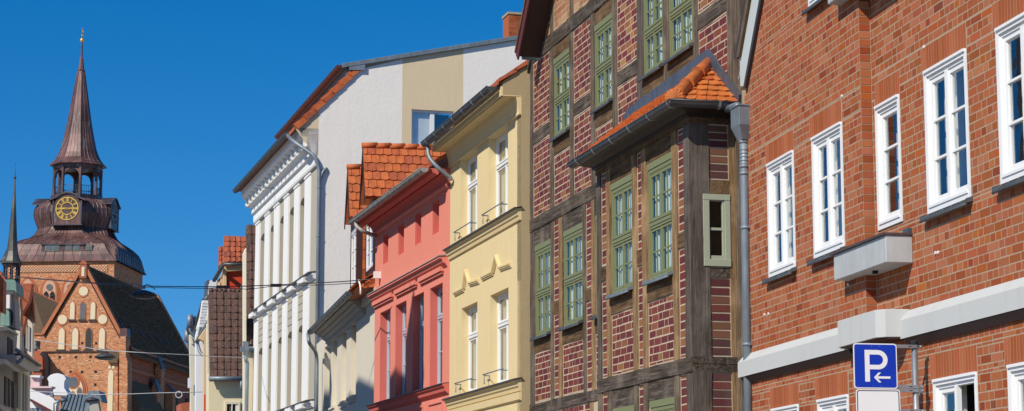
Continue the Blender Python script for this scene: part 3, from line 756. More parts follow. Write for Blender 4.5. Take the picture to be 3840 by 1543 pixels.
for k, (a, b, c, d) in enumerate(TWIN):
    i, j = wins[k]
    TIM(PX[i][1], PX[j][0], hW1+.002, hA0, 'lintel', 'brown_rail', YP+.006); TIM(PX[i][1], PX[j][0], hS0, c-.02, 'rail', 'brown_rail')
    PAN(PX[i][1], PX[j][0], hB1, hS0)
    green_window(tim, a, b, c, d, -.004)
    flashing(tim, a, b, YP-.075, .0, c-.005, over=.03)
# lower storey, left of the bay
for i, (a, b) in enumerate(GX):
    TIM(a, b, hC1-.01, hB0+.01, 'post', ['dark_post', 'post_wood', 'warm_post', 'post_wood', 'warm_post'][i])
TIM(GX[2][1], GX[2][1]+.06, gW0-.02, hB0-.0, 'window_post', 'brown_rail', YP+.004); TIM(GX[0][1], GX[0][1]+.045, gW0-.02, hB0, 'window_post', 'post_wood', YP+.004)
for a, b in ((1, 2), (3, 4)):
    PAN(GX[a][1], GX[b][0], gR1, hB0, pat='one'); PAN(GX[a][1], GX[b][0], hC1, gR0, pat='one'); TIM(GX[a][1], GX[b][0], gR0, gR1, 'rail', 'brown_rail', amp=.003)
for a, b in ((0, 1), (2, 3)):
    TIM(GX[a][1], GX[b][0], gW1+.002, hB0, 'lintel', 'beam_wood', YP+.004); TIM(GX[a][1], GX[b][0], gS0, gW0-.02, 'rail', 'brown_rail'); PAN(GX[a][1], GX[b][0], hC1, gS0)
TIM(GX[4][1], GX[4][1]+.06, gW0-.02, hB0-.0, 'window_post', 'warm_post', YP+.004)
TIM(GX[4][1], GX[4][1]+1.2, gS0, gW0-.02, 'rail', 'brown_rail'); PAN(GX[4][1], GX[4][1]+1.2, hC1, gS0); TIM(GX[4][1], GX[4][1]+1.2, gW1, hB0, 'lintel', 'beam_wood')
for a, b, c, d in GWIN:
    green_window(tim, a, b, c, d, -.002); flashing(tim, a, b, YP-.085, .0, c-.005, over=.03)
TIM(-.01, X(2245, 1480)+1, hC0, hC1, 'floor_beam', 'beam_wood', YP-.012)
TIM(0, .08, 2.4, hC0, 'post', 'dark_post'); TIM(X(2215,1520), X(2226,1520), 2.4, hC0, 'post', 'warm_post'); PAN(X(2193,1520), X(2215,1520), 2.4, hC0, pat='one')
PAN(.08, X(2190,1520), 2.4, hC0)
# gable studs and panels
gx = [(2063, 2077, 60), (2139, 2151, 30)]; GG = [(X(a, r), X(b, r)) for a, b, r in gx]; st = GG[1][0]-GG[0][0]
while GG[-1][1] < TR - 1.2: GG.append((GG[-1][0]+st*1.05, GG[-1][1]+st*1.05))
def undr(x): return g0.z + ((x if x < APX else 2*APX-x) - g0.x)*sl
for a, b in GG: TIM(a, b, hA1, min(undr(a), undr(b))-.02, 'stud', 'post_wood')
e = [g0.x-.3] + [q for p in GG for q in p] + [TR-.2]
for i in range(0, len(e)-1, 2):
    m = MB(); lay_bricks(m, e[i]+.016, e[i+1]-.016, hA1+.016, APZ, (), 0, .106, 'run', .014, .001, L=.27, jit=.003, clip=lambda x, z: z < undr(x)-.06 and z < 15.5)
    if m.v: m.obj('brick_panel', 'glazed_brick_brown' if i == 0 else 'gable_brick', tim)
def slant(x0, z0, x1, z1, wd, y0, y1, name, mat, par=tim):
    d = Vector((x1-x0, z1-z0)).normalized(); n = Vector((-d.y, d.x))*wd
    return MB().prism([(x0, z0), (x1, z1), (x1+n.x, z1+n.y), (x0+n.x, z0+n.y)], 'y', y0, y1).obj(name, mat, par)
rb = (q0.x, hA0-.02)
slant(g0.x, g0.z-.03, APX, APZ-.03, .20, YP-.02, .12, 'rafter', 'post_wood')
slant(q0.x-.02, hA0-.2, APX-.35, hA0-.2+(APX-.35-q0.x+.02)*sl, .10, YP-.05, .12, 'rafter', 'dark_post')
# verge roof: boards, soffit and covering
d = Vector((1, sl)).normalized(); nn = Vector((-d.y, d.x))
VO = -.42
lo = FT.hit(1941, 212, 'y', VO)
def P(t, off): return (lo.x + d.x*t + nn.x*off, lo.z + d.y*t + nn.y*off)
LL = (APX - lo.x)/d.x
def slab(o0, o1, y0, y1, mat, name, par, t0=0.0): return MB().prism([P(t0, o0), P(LL, o0), P(LL, o1), P(t0, o1)], 'y', y0, y1).obj(name, mat, par)
rf = slab(0, .10, VO+.02, 8, 'soffit_brown', 'roof', tim)
slab(.102, .16, VO-.03, 8, 'dark_tile', 'roof_covering', rf); slab(-.07, .10, VO-.01, VO+.018, 'rust_board', 'barge_board', rf, -.03)
APX2 = P(LL, 0)
MB().prism([(APX2[0], APX2[1]), (TR+.2, APX2[1]-(TR+.2-APX2[0])*sl), (TR+.2, APX2[1]-(TR+.2-APX2[0])*sl+.2), (APX2[0], APX2[1]+.2)], 'y', VO, 8).obj('roof', 'dark_tile', tim)
m = MB(); m.tube([FT.I @ FT.w(P(0,0)[0]-.06, VO+.1, P(0,0)[1]+.02), FT.I @ FT.w(P(0,0)[0]-.06, 3, P(0,0)[1]+.02)], .06, 10); m.obj('gutter', 'zinc', tim)

# ---- the bay
sB = X(2766, 1200); cB = FT.hit(2588, 700, 'x', sB); BY = cB.y
def XB(px, py=900): return FT.S(px, py, BY)
def ZB(px, py): return FT.Z(px, py, BY)
sA = XB(2240, 1000)
bT = ZB(2590, 437)                       # underside of the bay's cornice
bD1, bD0 = (ZB(2258, 1426)+ZB(2590, 1335))/2, (ZB(2258, 1474)+ZB(2548.6, 1402))/2
bW1, bW0 = (ZB(2295.4, 689)+ZB(2433.5, 616))/2, (ZB(2299, 1109.5)+ZB(2440, 1057))/2
bL = [(2240, 2253.3, 1000), (2274.7, 2289, 1000), (2373.5, 2388.5, 1000), (2409, 2425.5, 1000), (2523, 2541, 900), (2571, 2600, 900)]
BX = [(XB(a, r), XB(b, r)) for a, b, r in bL]; BX[0] = (sA, BX[0][1]); BX[5] = (XB(2569, 900), sB+.012)
bR1, bR0 = ZB(2391, 940), ZB(2391, 999)
BWIN = [(BX[1][1]+.05, BX[2][0]-.004, bW0, bW1), (BX[3][1]+.07, BX[4][0]-.004, bW0, bW1)]
b2 = [(BX[1][1]+.05, BX[2][0]-.004, 2.1, (ZB(2300, 1533)+ZB(2443.8, 1505))/2), (BX[3][1]+.07, BX[4][0]-.004, 2.1, (ZB(2300, 1533)+ZB(2443.8, 1505))/2)]
def side(px, py): return FT.hit(px, py, 'x', sB)
w0, w1 = side(2634, 728), side(2740, 1002)
SWW = w1.y-w0.y; SW = (w0.y+.2*SWW, w1.y-.17*SWW, w1.z+.08, w0.z-.09)
m = MB(); wall_holes(m, sA, sB, 0, bT+.1, BWIN + b2, BY+.018, .12, 0, 0, .2)
xs = [BY+.018, SW[0], SW[1], .0]; zs = [0, SW[2], SW[3], bT+.1]
for i in range(3):
    for j in range(3):
        if i == 1 and j == 1: continue
        m.quad((sB-.006, xs[i], zs[j]), (sB-.006, xs[i+1], zs[j]), (sB-.006, xs[i+1], zs[j+1]), (sB-.006, xs[i], zs[j+1]))
m.quad((sA, BY, 0), (sA, 0, 0), (sA, 0, bT), (sA, BY, bT))
m.obj('bay_wall', 'cream_mortar', tim)
BP = BY + .0
def BT(xa, xb, za, zb, name='post', mat='warm_post', y0=None, amp=.006): return TIM(xa, xb, za, zb, name, mat, BP-.004 if y0 is None else y0, BP+.1, amp=amp)
pm = ['dark_post', 'warm_post', 'warm_post', 'warm_post', 'warm_post']
for i in range(5): BT(BX[i][0], BX[i][1], bD1-.01 - (.04 if i else 0), bT, 'post', pm[i], BP-.006)
for i in range(5): BT(BX[i][0], BX[i][1], 1.6, bD0, 'post', 'post_wood')
BT(sA, sB+.01, bT-.075, bT+.005, 'plate', 'brown_rail', BP-.02); bT2 = bT; bT = bT - .07
BT(sA-.01, sB+.012, bD0, bD1, 'floor_beam', 'beam_wood', BP-.02)
cm = MB().rough(BX[5][0], sB+.012, BP-.008, BP+.25, bD1, bT, 0, .008); cm.obj('corner_post', 'dark_post', tim)
MB().rough(BX[5][0], sB+.012, BP-.002, BP+.25, 0, bD0, 0, .008).obj('corner_post', 'dark_post', tim)
for a, b in ((0, 1), (2, 3), (4, 5)):
    r1, r0 = (bR1, bR0) if a == 2 else ((ZB(2256, 1003), ZB(2256, 1056)) if a == 0 else (ZB(2540, 877), ZB(2540, 935)))
    PAN(BX[a][1], BX[b][0], r1, bT, BP+.018, pat='one'); PAN(BX[a][1], BX[b][0], bD1, r0, BP+.018, pat='one')
    BT(BX[a][1], BX[b][0], r0, r1, 'rail', 'brown_rail', BP+.0, amp=.003); PAN(BX[a][1], BX[b][0], 1.6, bD0, BP+.018, pat='one')
for k, (a, b) in enumerate(((1, 2), (3, 4))):
    q = BWIN[k]
    BT(BX[a][1], BX[b][0], bW1+.002, bT, 'lintel', 'brown_rail', BP+.004); BT(BX[a][1], BX[a][1]+(.045 if k == 0 else .065), bW0-.02, bW1, 'window_post', 'warm_post', BP+.006)
    BT(BX[a][1], BX[b][0], bW0-.26, bW0-.02, 'rail', 'brown_rail', BP+.0); PAN(BX[a][1], BX[b][0], bD1, bW0-.26, BP+.018)
    green_window(tim, *q, BP+.01); flashing(tim, q[0], q[1], BP-.085, BP+.02, q[2]-.005, 'zinc', over=.03)
    BT(BX[a][1], BX[b][0], b2[k][3]+.002, bD0, 'lintel', 'beam_wood', BP+.004)
    green_window(tim, *b2[k], BP+.01)
# side of the bay
def SY(px, py): return side(px, py).y
def SZ(px, py): return side(px, py).z
ypost = SY(2655, 900); ybr0, ybr1 = SY(2652, 900), SY(2737, 900)
def ST(ya, yb, za, zb, name, mat, x=.008, amp=.004):
    m = MB(); n = max(2, int((zb-za)/.35)); k = []
    for i in range(n+1):
        z = za+(zb-za)*i/n; j = [random.uniform(-amp, amp) for _ in range(4)]
        k += [(sB-.1, ya+j[0], z), (sB+x+j[2]*.5, ya+j[0], z), (sB+x+j[3]*.5, yb+j[1], z), (sB-.1, yb+j[1], z)]
    f = [(i*4+q, i*4+(q+1)%4, i*4+4+(q+1)%4, i*4+4+q) for i in range(n) for q in range(4)]
    m.add(k, f + [(0,1,2,3), (n*4, n*4+1, n*4+2, n*4+3)]); return m.obj(name, mat, tim)
ST(BP+.001, ybr0, bD1-.0, bT, 'corner_post', 'dark_post', .012); ST(BP+.001, ybr0, 0, bD0, 'corner_post', 'dark_post', .012)
ST(ybr1, -.005, bD1, bT, 'post', 'warm_post', .012); ST(ybr1, -.005, 0, bD0, 'post', 'warm_post', .012)
ST(BP+.0, -.003, bD0+.1, bD1, 'floor_beam', 'beam_wood', .02); ST(BP+.1, -.003, bD0, bD0+.098, 'floor_beam', 'beam_wood', .014)
z_a, z_b = SZ(2690, 727), SZ(2690, 676); z_c, z_d = SZ(2690, 1041), SZ(2690, 1006)
ST(ybr0, ybr1, z_a, z_b, 'rail', 'brown_rail'); ST(ybr0, ybr1, z_c, z_d, 'rail', 'beam_wood'); ST(BP+.0, -.003, bT-.003, bT2+.005, 'plate', 'brown_rail', .02)
def SPAN_(za, zb):
    m = MB(); n = round((zb-za-.03)/.1045); h = (zb-za-.03)/n
    for i in range(n):
        z = za+.015+h*i; j = [random.uniform(-.004, .004) for _ in range(4)]
        a, b = ybr0+.018+j[0], ybr1-.018+j[1]; c, d = z+.012+j[2]*.5, z+h-.008+j[3]*.5
        m.add([(sB+.001,a,c),(sB+.001,b,c+j[0]*.6),(sB+.001,b,d+j[1]*.6),(sB+.001,a,d),(sB-.03,a,c),(sB-.03,b,c),(sB-.03,b,d),(sB-.03,a,d)], [(0,1,2,3),(0,4,5,1),(1,5,6,2),(2,6,7,3),(3,7,4,0)])
    m.obj('brick_panel', 'glazed_side', tim)
SPAN_(z_b, bT); SPAN_(bD1, z_c); SPAN_(0.5, bD0)
# small olive window in the side
m = MB(); A, B, C, D = w0.y, w1.y, w1.z, w0.z
def xb(y0, y1, z0, z1, x0, x1): m.box(sB+x0, sB+x1, y0, y1, z0, z1)
AA = B-A; xb(A, A+.23*AA, C+.075, D-.075, -.03, .022); xb(B-.2*AA, B, C+.075, D-.075, -.03, .022); xb(A, B, D-.075, D, -.03, .026); xb(A, B, C, C+.09, -.03, .03)
a1, b1 = A+.23*AA, B-.2*AA
xb(b1-.03, b1, C+.09, D-.075, -.03, .008); xb(a1, a1+.012, C+.09, D-.075, -.03, .0); xb(a1+.012, b1-.03, C+.09, C+.14, -.03, .004); xb(a1+.012, b1-.03, (C+D)/2+.0, (C+D)/2+.035, -.03, .0)
ow = m.obj('window', 'pale_olive', tim, .003)
MB().quad((sB-.02,a1,C+.09),(sB-.02,b1,C+.09),(sB-.02,b1,D-.075),(sB-.02,a1,D-.075)).obj('pane', 'glass', ow)
MB().box(sB-.35, sB-.34, A, B, C, D).obj('room_interior', 'room', ow)
# cornice of dark boards, gutter, roof
GZ = FT.hit(2540, 372, 'x', sB+.27)
gy = BY-.30; gz = FT.Z(2540, 354.5, gy-.07)
gzl = FT.Z(2149, 604, gy-.07); print('gutter z', gz, gzl, 'bT', bT)
gz = (gz+gzl)/2
bT = bT2; cor = [(0, bT-.0), (-.06, bT+.015), (-.06, bT+.045), (-.12, bT+.07), (-.19, bT+.085), (-.23, bT+.10), (-.23, gz-.02), (0, gz-.02)]
m = MB()
for i in range(len(cor)-1):
    (o0, z0), (o1, z1) = cor[i], cor[i+1]
    p = lambda o, z: [(sA+o*.8, .0, z), (sA+o*.8, BY+o, z), (sB-o, BY+o, z), (sB-o, .0, z)]
    A4, B4 = p(o0, z0), p(o1, z1)
    for q in range(3): m.quad(A4[q], A4[q+1], B4[q+1], B4[q])
m.quad((sA-.17, .0, gz-.02), (sA-.17, BY-.21, gz-.02), (sB+.21, BY-.21, gz-.02), (sB+.21, 0, gz-.02))
m.obj('bay_cornice', 'dark_cornice', tim)
m = MB(); gx0, gx1 = sA-.26, sB+.28
gutter(m, gx0, gx1, gy, gz, .075, 0, .85, 1, cap=False)
# its return along the side
n = 10; prof = [(gx1 + .0 + .075*cos(pi+pi*q/n) , gz + .075*sin(pi+pi*q/n)) for q in range(n+1)]
k = MB(); kk = [(x, z) for x, z in prof] + [(x*1.0, z) for x, z in [(gx1+.063*cos(pi+pi*q/n), gz+.063*sin(pi+pi*q/n)) for q in range(n, -1, -1)]]
k.prism(kk, 'y', gy-.07, -.06, 0); m.add(k.v, k.f, 0); m.tube([(gx1+.075, gy-.07, gz+.004), (gx1+.075, -.06, gz+.004)], .012, 6)
m.prism([(gx1-.09+.0, gz+.01), (gx1+.09, gz+.01), (gx1+.06, gz-.06), (gx1, gz-.085), (gx1-.06, gz-.06)], 'y', -.33, -.30, 1)
m.lathe([(.045,-.10),(.045,-.02)], (gx1-.0,-.12,gz-.03), 10)
m.obj('gutter', ['gutter_dark', 'strap'], tim)
ap = FT.hit(2664, 222, 'y', -.0); zR = ap.z; print('apex', ap, 'gz', gz)
ridx = ap.x; lx = sA + (gx1 - ridx)
FLT = .02
v = [(gx0+.04, 0, gz-.0), (gx0+.04, gy+.02, gz+.02), (gx1-.04, gy+.02, gz+.02), (gx1-.04, 0, gz+.02), (ridx, 0, zR-.10), (gx0+.04+(gx1-ridx)*.9, 0, zR-.10)]
m = MB().add(v, [(1,2,4,5), (0,1,5), (2,3,4), (0,5,4,3)]); br = m.obj('bay_roof', 'hip_tile', tim)
def tile_rows(mb, e0, e1, r0, r1, rows, tw, th=.018, lift=.03, jag=True):
    """plain tiles in courses from the eave e0-e1 to the ridge r0-r1"""
    e0, e1, r0, r1 = map(Vector, (e0, e1, r0, r1))
    nrm = (e1-e0).cross(r0-e0).normalized()
    if nrm.z < 0: nrm = -nrm
    for r in range(rows):
        a, b = e0.lerp(r0, r/rows), e1.lerp(r1, r/rows); c, d_ = e0.lerp(r0, min(1, (r+1.15)/rows)), e1.lerp(r1, min(1, (r+1.15)/rows))
        n = max(1, int(round((b-a).length/tw)))
        for i in range(-1, n+1):
            f0, f1 = (i + (.5 if r % 2 else 0))/n, (i + 1 + (.5 if r % 2 else 0))/n
            f0, f1 = max(0, f0), min(1, f1)
            if f1-f0 < .15/n: continue
            g = .03/n; j = random.uniform(-.004, .004)
            p0, p1, p2, p3 = a.lerp(b, f0+g), a.lerp(b, f1-g), c.lerp(d_, f1-g), c.lerp(d_, f0+g)
            dn = (p0-p3).normalized()*.012; up = nrm*(lift+j); mid = (p0+p1)/2 + dn*2
            vv = [p0+up, mid+up, p1+up, p2+nrm*.004, p3+nrm*.004]; lo_ = [q - nrm*th for q in vv[:3]]
            mb.add(vv + lo_, [(0,1,2,3,4), (0,5,6,1), (1,6,7,2), (0,4,5), (2,7,3)])
m = MB(); tile_rows(m, (gx1-.02, gy+.0, gz+.02), (gx1-.02, -.04, gz+.02), (ridx+.02, -.02, zR-.1), (ridx+.04, -.0, zR-.1), 7, .15)
tile_rows(m, (gx0, gy+.0, gz+.03), (gx1-.03, gy+.0, gz+.03), (gx0+.5, -.03, zR-.1), (ridx, -.03, zR-.1), 7, .15)
m.obj('roof_tiles', 'hip_tile', br)
m = MB(); a_, b_ = Vector((gx1-.03, gy+.03, gz+.06)), Vector((ridx+.01, -.03, zR-.06))
for i in range(3):
    p, q = a_.lerp(b_, i/3), a_.lerp(b_, (i+1)/3+.04)
    m.tube([p, p.lerp(q, .12), q], [.10, .088, .078], 14)
fan = a_ + Vector((.0, -.01, 0)); dr = (a_-b_).normalized(); sd_ = Vector((-dr.y, dr.x, 0)).normalized(); upv = sd_.cross(dr)*-1
if upv.z < 0: upv = -upv
k = [fan + dr*.05]; N = 18
for i in range(N+1):
    t = pi*i/N; rr = .13 + (.008 if i % 2 else -.004); k.append(fan + dr*(.02) + sd_*rr*cos(t) + upv*(rr*sin(t)*1.0 - .03))
m.add(k, [(0, i+1, i+2) for i in range(N)]); k2 = [q - dr*.05 for q in k[1:]]
m.add(k[1:] + k2, [(i, i+1, N+2+i, N+1+i) for i in range(N)]); m.obj('hip_cap', 'hip_tile', br)
# lead apron up the wall
top = .13
m = MB(); xl = X(2359, 437) ; zap = zR + .03
xl0 = gx0+.35
pf = [(xl0, zR-.1), (ridx, zR-.1), (ridx, zap+.05), (xl0, zap+.05)]
m.prism([(X(2345, 450), zR-.14), (ridx-.02, zR-.12), (gx1-.02, gz+.0), (gx1+.03, gz+.12), (ridx+.02, zap+.1), (ridx-.05, zap+.1), (X(2359, 437), zap-.0), (X(2345, 450), zR-.10)], 'y', -.045, -.016)
nx = 12
for i in range(nx): m.lathe([(.008,0),(.004,.005)], (X(2359,437)+(ridx-X(2359,437))*i/nx, -.048, zap+.03), 6, 1)
m.obj('lead_flashing', ['lead', 'strap'], tim)
# rain head and downpipe
PY = -.17; hz = lambda y_: FT.Z(2760, y_, PY-.12); hx = FT.S(2761, 460, PY-.1)
z1, z2, z3 = hz(402), hz(472), hz(524)
m = MB(); hw = .155
v = []
for s_, z in ((hw, z1), (hw, z2), (.075, z3)):
    v += [(hx-s_, PY-s_*.75, z), (hx+s_, PY-s_*.75, z), (hx+s_, PY+s_*.75, z), (hx-s_, PY+s_*.75, z)]
m.add(v, [(i*4+q, i*4+(q+1)%4, i*4+4+(q+1)%4, i*4+4+q) for i in range(2) for q in range(4)] + [(8,9,10,11)])
m.box(hx-hw-.012, hx+hw+.012, PY-hw*.75-.012, PY+hw*.75+.012, z1, z1+.02)
rh = m.obj('rain_head', 'zinc', tim, .004)
MB().tube(bend([(hx-.10, PY-.04, z1+.0), (hx-.10, PY-.04, z1+.06), (gx1-.02, PY-.02, gz-.07)]), .045, 12).obj('outlet', 'zinc', rh)
m = MB(); m.tube([(hx, PY, z3+.02), (hx, PY, z3-.35), (hx+.0, PY, 0.1)], .058, 16)
for zz in (z3-.02, z3-.33, z3-.42, z3-1.1, z3-2.55, z3-3.8, 1.2): m.lathe([(.064,-.02),(.068,0),(.064,.02)], (hx,PY,zz), 16, 0); 
for i in range(5): m.lathe([(.060,-.012),(.064,0),(.060,.012)], (hx, PY, z3-.12-.045*i), 16, 0)
for zz in (z3-1.1, z3-2.55, z3-3.8): m.box(hx+.05, hx+.1, PY-.012, PY+.17, zz-.014, zz+.014)
m.obj('downpipe', 'zinc', tim)
# ------------------------------------------------------------------ pale yellow house
oY = FT.w(-.002, -.165, 0); FY = front((oY.x, oY.y), -150)
yel = thing('yellow_house', 'pale yellow plastered house with tall white windows and zigzag mouldings', 'house', FY)
yL = FY.S(1687, 1000)
def rect(fr, xl, xr, yt, yb, y=0.0, xlb=None):
    """opening measured at its left edge (top, bottom) and its right edge"""
    t = fr.hit(xl, yt, 'y', y); b = fr.hit(xlb or xl, yb, 'y', y)
    return [(t.x+b.x)/2, fr.S(xr, (yt+yb)/2-60, y), b.z, t.z]
zl1 = (FY.Z(1684, 925, -.1)+FY.Z(1955, 770, -.1))/2; zl2 = (FY.Z(1677, 1494, -.1)+FY.Z(1960, 1412, -.1))/2
U = [rect(FY, 1727, 1789.6, 604, 880), rect(FY, 1833, 1905, 520, 800)]
for q in U: q[2] = zl1+.02
zt = (U[0][3]+U[1][3])/2
V = [rect(FY, 1730.5, 1790, 1160, 1460), rect(FY, 1838, 1906.7, 1108, 1420)]
for q in V: q[2] = zl2+.02
vt = (V[0][3]+V[1][3])/2
for q in U: q[3] = zt
for q in V: q[3] = vt
zsoff = FY.Z(1880, 362, -.35); zend = FY.hit(1878, 307, 'x', 0)
gYz = (FY.Z(1588.5, 548, -.52)+FY.Z(1845, 318, -.52))/2
print('yellow', yL, zl1, zl2, U, V, 'soffit', zsoff, 'verge', zend, 'gut', gYz, FY.Z(1588.5,545,-.52))
lower = [[q[0], q[1], .9, 2.6] for q in V]
m = MB(); wall_holes(m, yL, 0, 0, zsoff, U + V + lower, 0, .2, 0, 0, .3)
m.obj('wall', 'yellow', yel)
# end wall facing up the street, with the roof verge above it
rs = tan(radians(36)); e0 = zend
m = MB(); rz0 = zend.z
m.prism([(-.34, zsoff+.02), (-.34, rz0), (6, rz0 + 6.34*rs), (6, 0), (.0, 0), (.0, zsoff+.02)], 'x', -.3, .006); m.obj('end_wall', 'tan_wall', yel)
m = MB(); m.prism([(-.44, rz0-.06), (5, rz0-.06+5.44*rs), (5, rz0+.03+5.44*rs), (-.44, rz0+.03)], 'x', yL, -.02); rfy = m.obj('roof', 'red_tile', yel)
m = MB()
for i in range(12):
    a = -.42 + i*.28; z = rz0 - .02 + (a+.42)*rs
    j = random.uniform(-.012, .012)
    m.prism([(a, z+j), (a+.33, z+.30*rs-.02+j), (a+.33, z+.30*rs+.04+j), (a, z+.065+j)], 'x', -.2, .045)
m.obj('verge_tile', 'red_tile', rfy)
m = MB(); m.box(yL, .004, -.35, -.0, zsoff, zsoff+.03); m.box(yL, .002, -.37, -.33, zsoff-.0, zsoff+.17); m.obj('eaves_box', 'yellow_trim', yel)
fz0 = zt
m = MB(); sweep(m, [(-.0, zsoff-.001), (-.10, zsoff-.001), (-.06, zsoff-.12), (-.04, fz0+.06), (-.05, fz0+.02), (-.05, fz0), (0, fz0)], yL+.01, -.001); m.obj('frieze', 'yellow_trim', yel)
m = MB(); gutter(m, yL-.02, -.38+.3, -.52, gYz, .09, 0, .8, 1); m.obj('gutter', ['gutter_dark', 'strap'], yel)
for zz, nm in ((zl1, 'ledge'), (zl2, 'ledge')):
    m = MB(); sweep(m, [(0, zz+.0), (-.12, zz-.02), (-.12, zz-.05), (-.09, zz-.055), (-.075, zz-.13), (-.05, zz-.15), (-.035, zz-.21), (0, zz-.22)], yL-.0, .006); k = m.obj(nm, 'yellow_trim', yel)
    m = MB(); sweep(m, [(0, zz+.022), (-.15, zz-.005), (-.15, zz-.035), (-.14, zz-.035), (-.13, zz-.012), (0, zz+.008)], yL-.03, .05); m.obj('lead_cap', 'dark_trim', k)
m = MB(); sweep(m, [(0, zl2-.22), (-.06, zl2-.24), (-.045, zl2-.36), (0, zl2-.38)], yL, .004); m.obj('moulding', 'yellow_trim', yel)
def tall_window(par, q, y, mat='white_frame', tr=.30, leaves=2, curt='curtain', tilt=False, bars=0):
    s0, s1, z0, z1 = q; mb = MB()
    ring(mb, s0+.002, s1-.002, z0+.002, z1-.002, .05, y, y+.06)
    a, b = s0+.055, s1-.055; zm = z1 - (z1-z0)*tr
    mb.box(a-.004, b+.004, y-.012, y+.05, zm-.03, zm+.03); mb.box(a-.004, b+.004, y-.022, y+.03, zm+.031, zm+.045)
    xm = (a+b)/2
    for lo, hi in ((z0+.055, zm-.031), (zm+.046, z1-.055)):
        for u, v in (((a, xm-.002), (xm+.002, b)) if leaves == 2 else ((a, b),)):
            ring(mb, u, v, lo, hi, .04, y+.01, y+.045)
            for t in range(bars if lo < zm-.2 else 0):
                zq = lo + (hi-lo)*(t+1)/(bars+1); mb.box(u+.041, v-.041, y+.014, y+.04, zq-.01, zq+.01)
        if leaves == 2: mb.box(xm-.02, xm+.02, y+.001, y+.012, lo+.002, hi-.002)
    o = mb.obj('window', mat, par)
    MB().quad((a,y+.03,z0+.05),(b,y+.03,z0+.05),(b,y+.03,z1-.05),(a,y+.03,z1-.05)).obj('pane', 'glass', o)
    curtain_mesh(a, b, z0+.05, z1-.05, y+.09, .015, .14).obj('curtain', curt, o)
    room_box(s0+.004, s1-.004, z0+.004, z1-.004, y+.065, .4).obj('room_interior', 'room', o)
    return o
for q in U + V: tall_window(yel, q, .14, 'white_frame', .34, 2, 'curtain_beige')
for q in lower: tall_window(yel, q, .1)
for q in U + V:   # small guard rails in front of the sills
    m = MB(); z = q[2]+.22; w_ = q[1]-q[0]
    m.tube([(q[0]-.14, -.10, z), (q[1]+.02, -.10, z)], .011, 8)
    for x in (q[0]-.06, q[1]-.1): m.box(x, x+.05, -.11, -.0, z-.03, z-.015); m.tube([(x+.02, -.1, z), (x+.02, -.1, z-.18)], .008, 6)
    m.obj('guard_rail', 'zinc', yel)
# zigzag drip mouldings
for pts_ in ([(1707.5,1096),(1742,1078),(1751,1012),(1765,1058),(1799,1047)], [(1811,1037),(1852,1016),(1865,955),(1879,1000),(1919,985)]):
    h = [FY.hit(a, b, 'y', 0) for a, b in pts_]; w_ = .085
    m = MB()
    for a, b in zip(h[:-1], h[1:]):
        d = Vector((b.x-a.x, b.z-a.z)).normalized(); n = Vector((-d.y, d.x)); n = n if n.y < 0 else -n
        for o0, o1, yy in ((0, .035, -.06), (.035, .06, -.045), (.06, .085, -.025)):
            m.prism([(a.x+n.x*o0, a.z+n.y*o0), (b.x+n.x*o0, b.z+n.y*o0), (b.x+n.x*o1, b.z+n.y*o1), (a.x+n.x*o1, a.z+n.y*o1)], 'y', yy, -.0)
    m.obj('zigzag_moulding', 'yellow_trim', yel)
# ------------------------------------------------------------------ salmon house
oS = FY.w(yL, .0, 0); FS = front((oS.x, oS.y), -290)
sal = thing('salmon_house', 'salmon pink house with four small niches over tall narrow windows and a heavy cornice', 'house', FS)
sL_ = FS.S(1407, 1000); sR_ = -.01
def avgz(fr, L, y=0.0): return sum(fr.Z(a, b, y) for a, b in L)/len(L)
nt_, nb_ = avgz(FS, [(1437.4,888),(1494,848.8),(1556.8,807.7),(1622,763.3)]), avgz(FS, [(1437.4,993.7),(1495,959),(1557,922.7),(1622.5,882.6)])
wt_ = avgz(FS, [(1426,1178),(1483.5,1149),(1546.6,1114.5),(1612.5,1083)])
bz_ = avgz(FS, [(1388,1517),(1687,1430)], -.12); mz_ = avgz(FS, [(1382,1100),(1671,953)], -.15)
ct_ = avgz(FS, [(1412,886.5),(1684.8,678.7)]); 
NI = [[FS.S(a, 900), FS.S(b, 880), nb_, nt_] for a, b in ((1437.4,1456.5),(1494,1515),(1557,1579),(1622,1646))]
WI = [[FS.S(a, 1300), FS.S(b, 1290), bz_+.01, wt_] for a, b in ((1426,1463.5),(1483.5,1523),(1547,1588.4),(1613,1659))]
sgz = [FS.Z(1328, 830, -.55), FS.Z(1600, 612, -.55)]; print('salmon', sL_, nt_, nb_, wt_, bz_, mz_, ct_, 'gut', sgz)
sgz = sum(sgz)/2
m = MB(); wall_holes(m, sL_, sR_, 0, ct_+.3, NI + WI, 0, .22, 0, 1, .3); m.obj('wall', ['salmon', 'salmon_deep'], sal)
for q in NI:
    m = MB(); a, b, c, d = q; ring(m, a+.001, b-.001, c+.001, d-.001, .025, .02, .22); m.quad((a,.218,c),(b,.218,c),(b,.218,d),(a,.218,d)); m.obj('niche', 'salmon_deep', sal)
for q in WI:
    a, b, c, d = q
    m = MB(); m.box(a-.03, a-.001, -.012, .0, c, d+.03); m.box(a-.001, b+.0, -.012, -.0, d, d+.03); m.obj('window_surround', 'salmon', sal)
    tall_window(sal, [a+.0, b-.0, c, d], .155, 'bluegrey_frame', .3, 2, 'curtain', bars=1)
gy_ = -.55; H = sgz - ct_
prof = [(0, ct_-.06), (-.03, ct_-.055), (-.06, ct_-.02), (-.06, ct_+.02), (-.035, ct_+.05), (-.05, ct_+.1), (-.09, ct_+.16), (-.15, ct_+.20), (-.17, ct_+.20), (-.17, ct_+.24), (-.2, ct_+.27), (-.26, ct_+H*.55), (-.33, ct_+H*.7), (-.35, ct_+H*.7), (-.38, ct_+H*.92), (-.43, ct_+H*.98), (0, ct_+H)]
m = MB(); sweep(m, prof, sL_-.15, sR_, 0); m.obj('cornice', 'salmon_deep', sal)
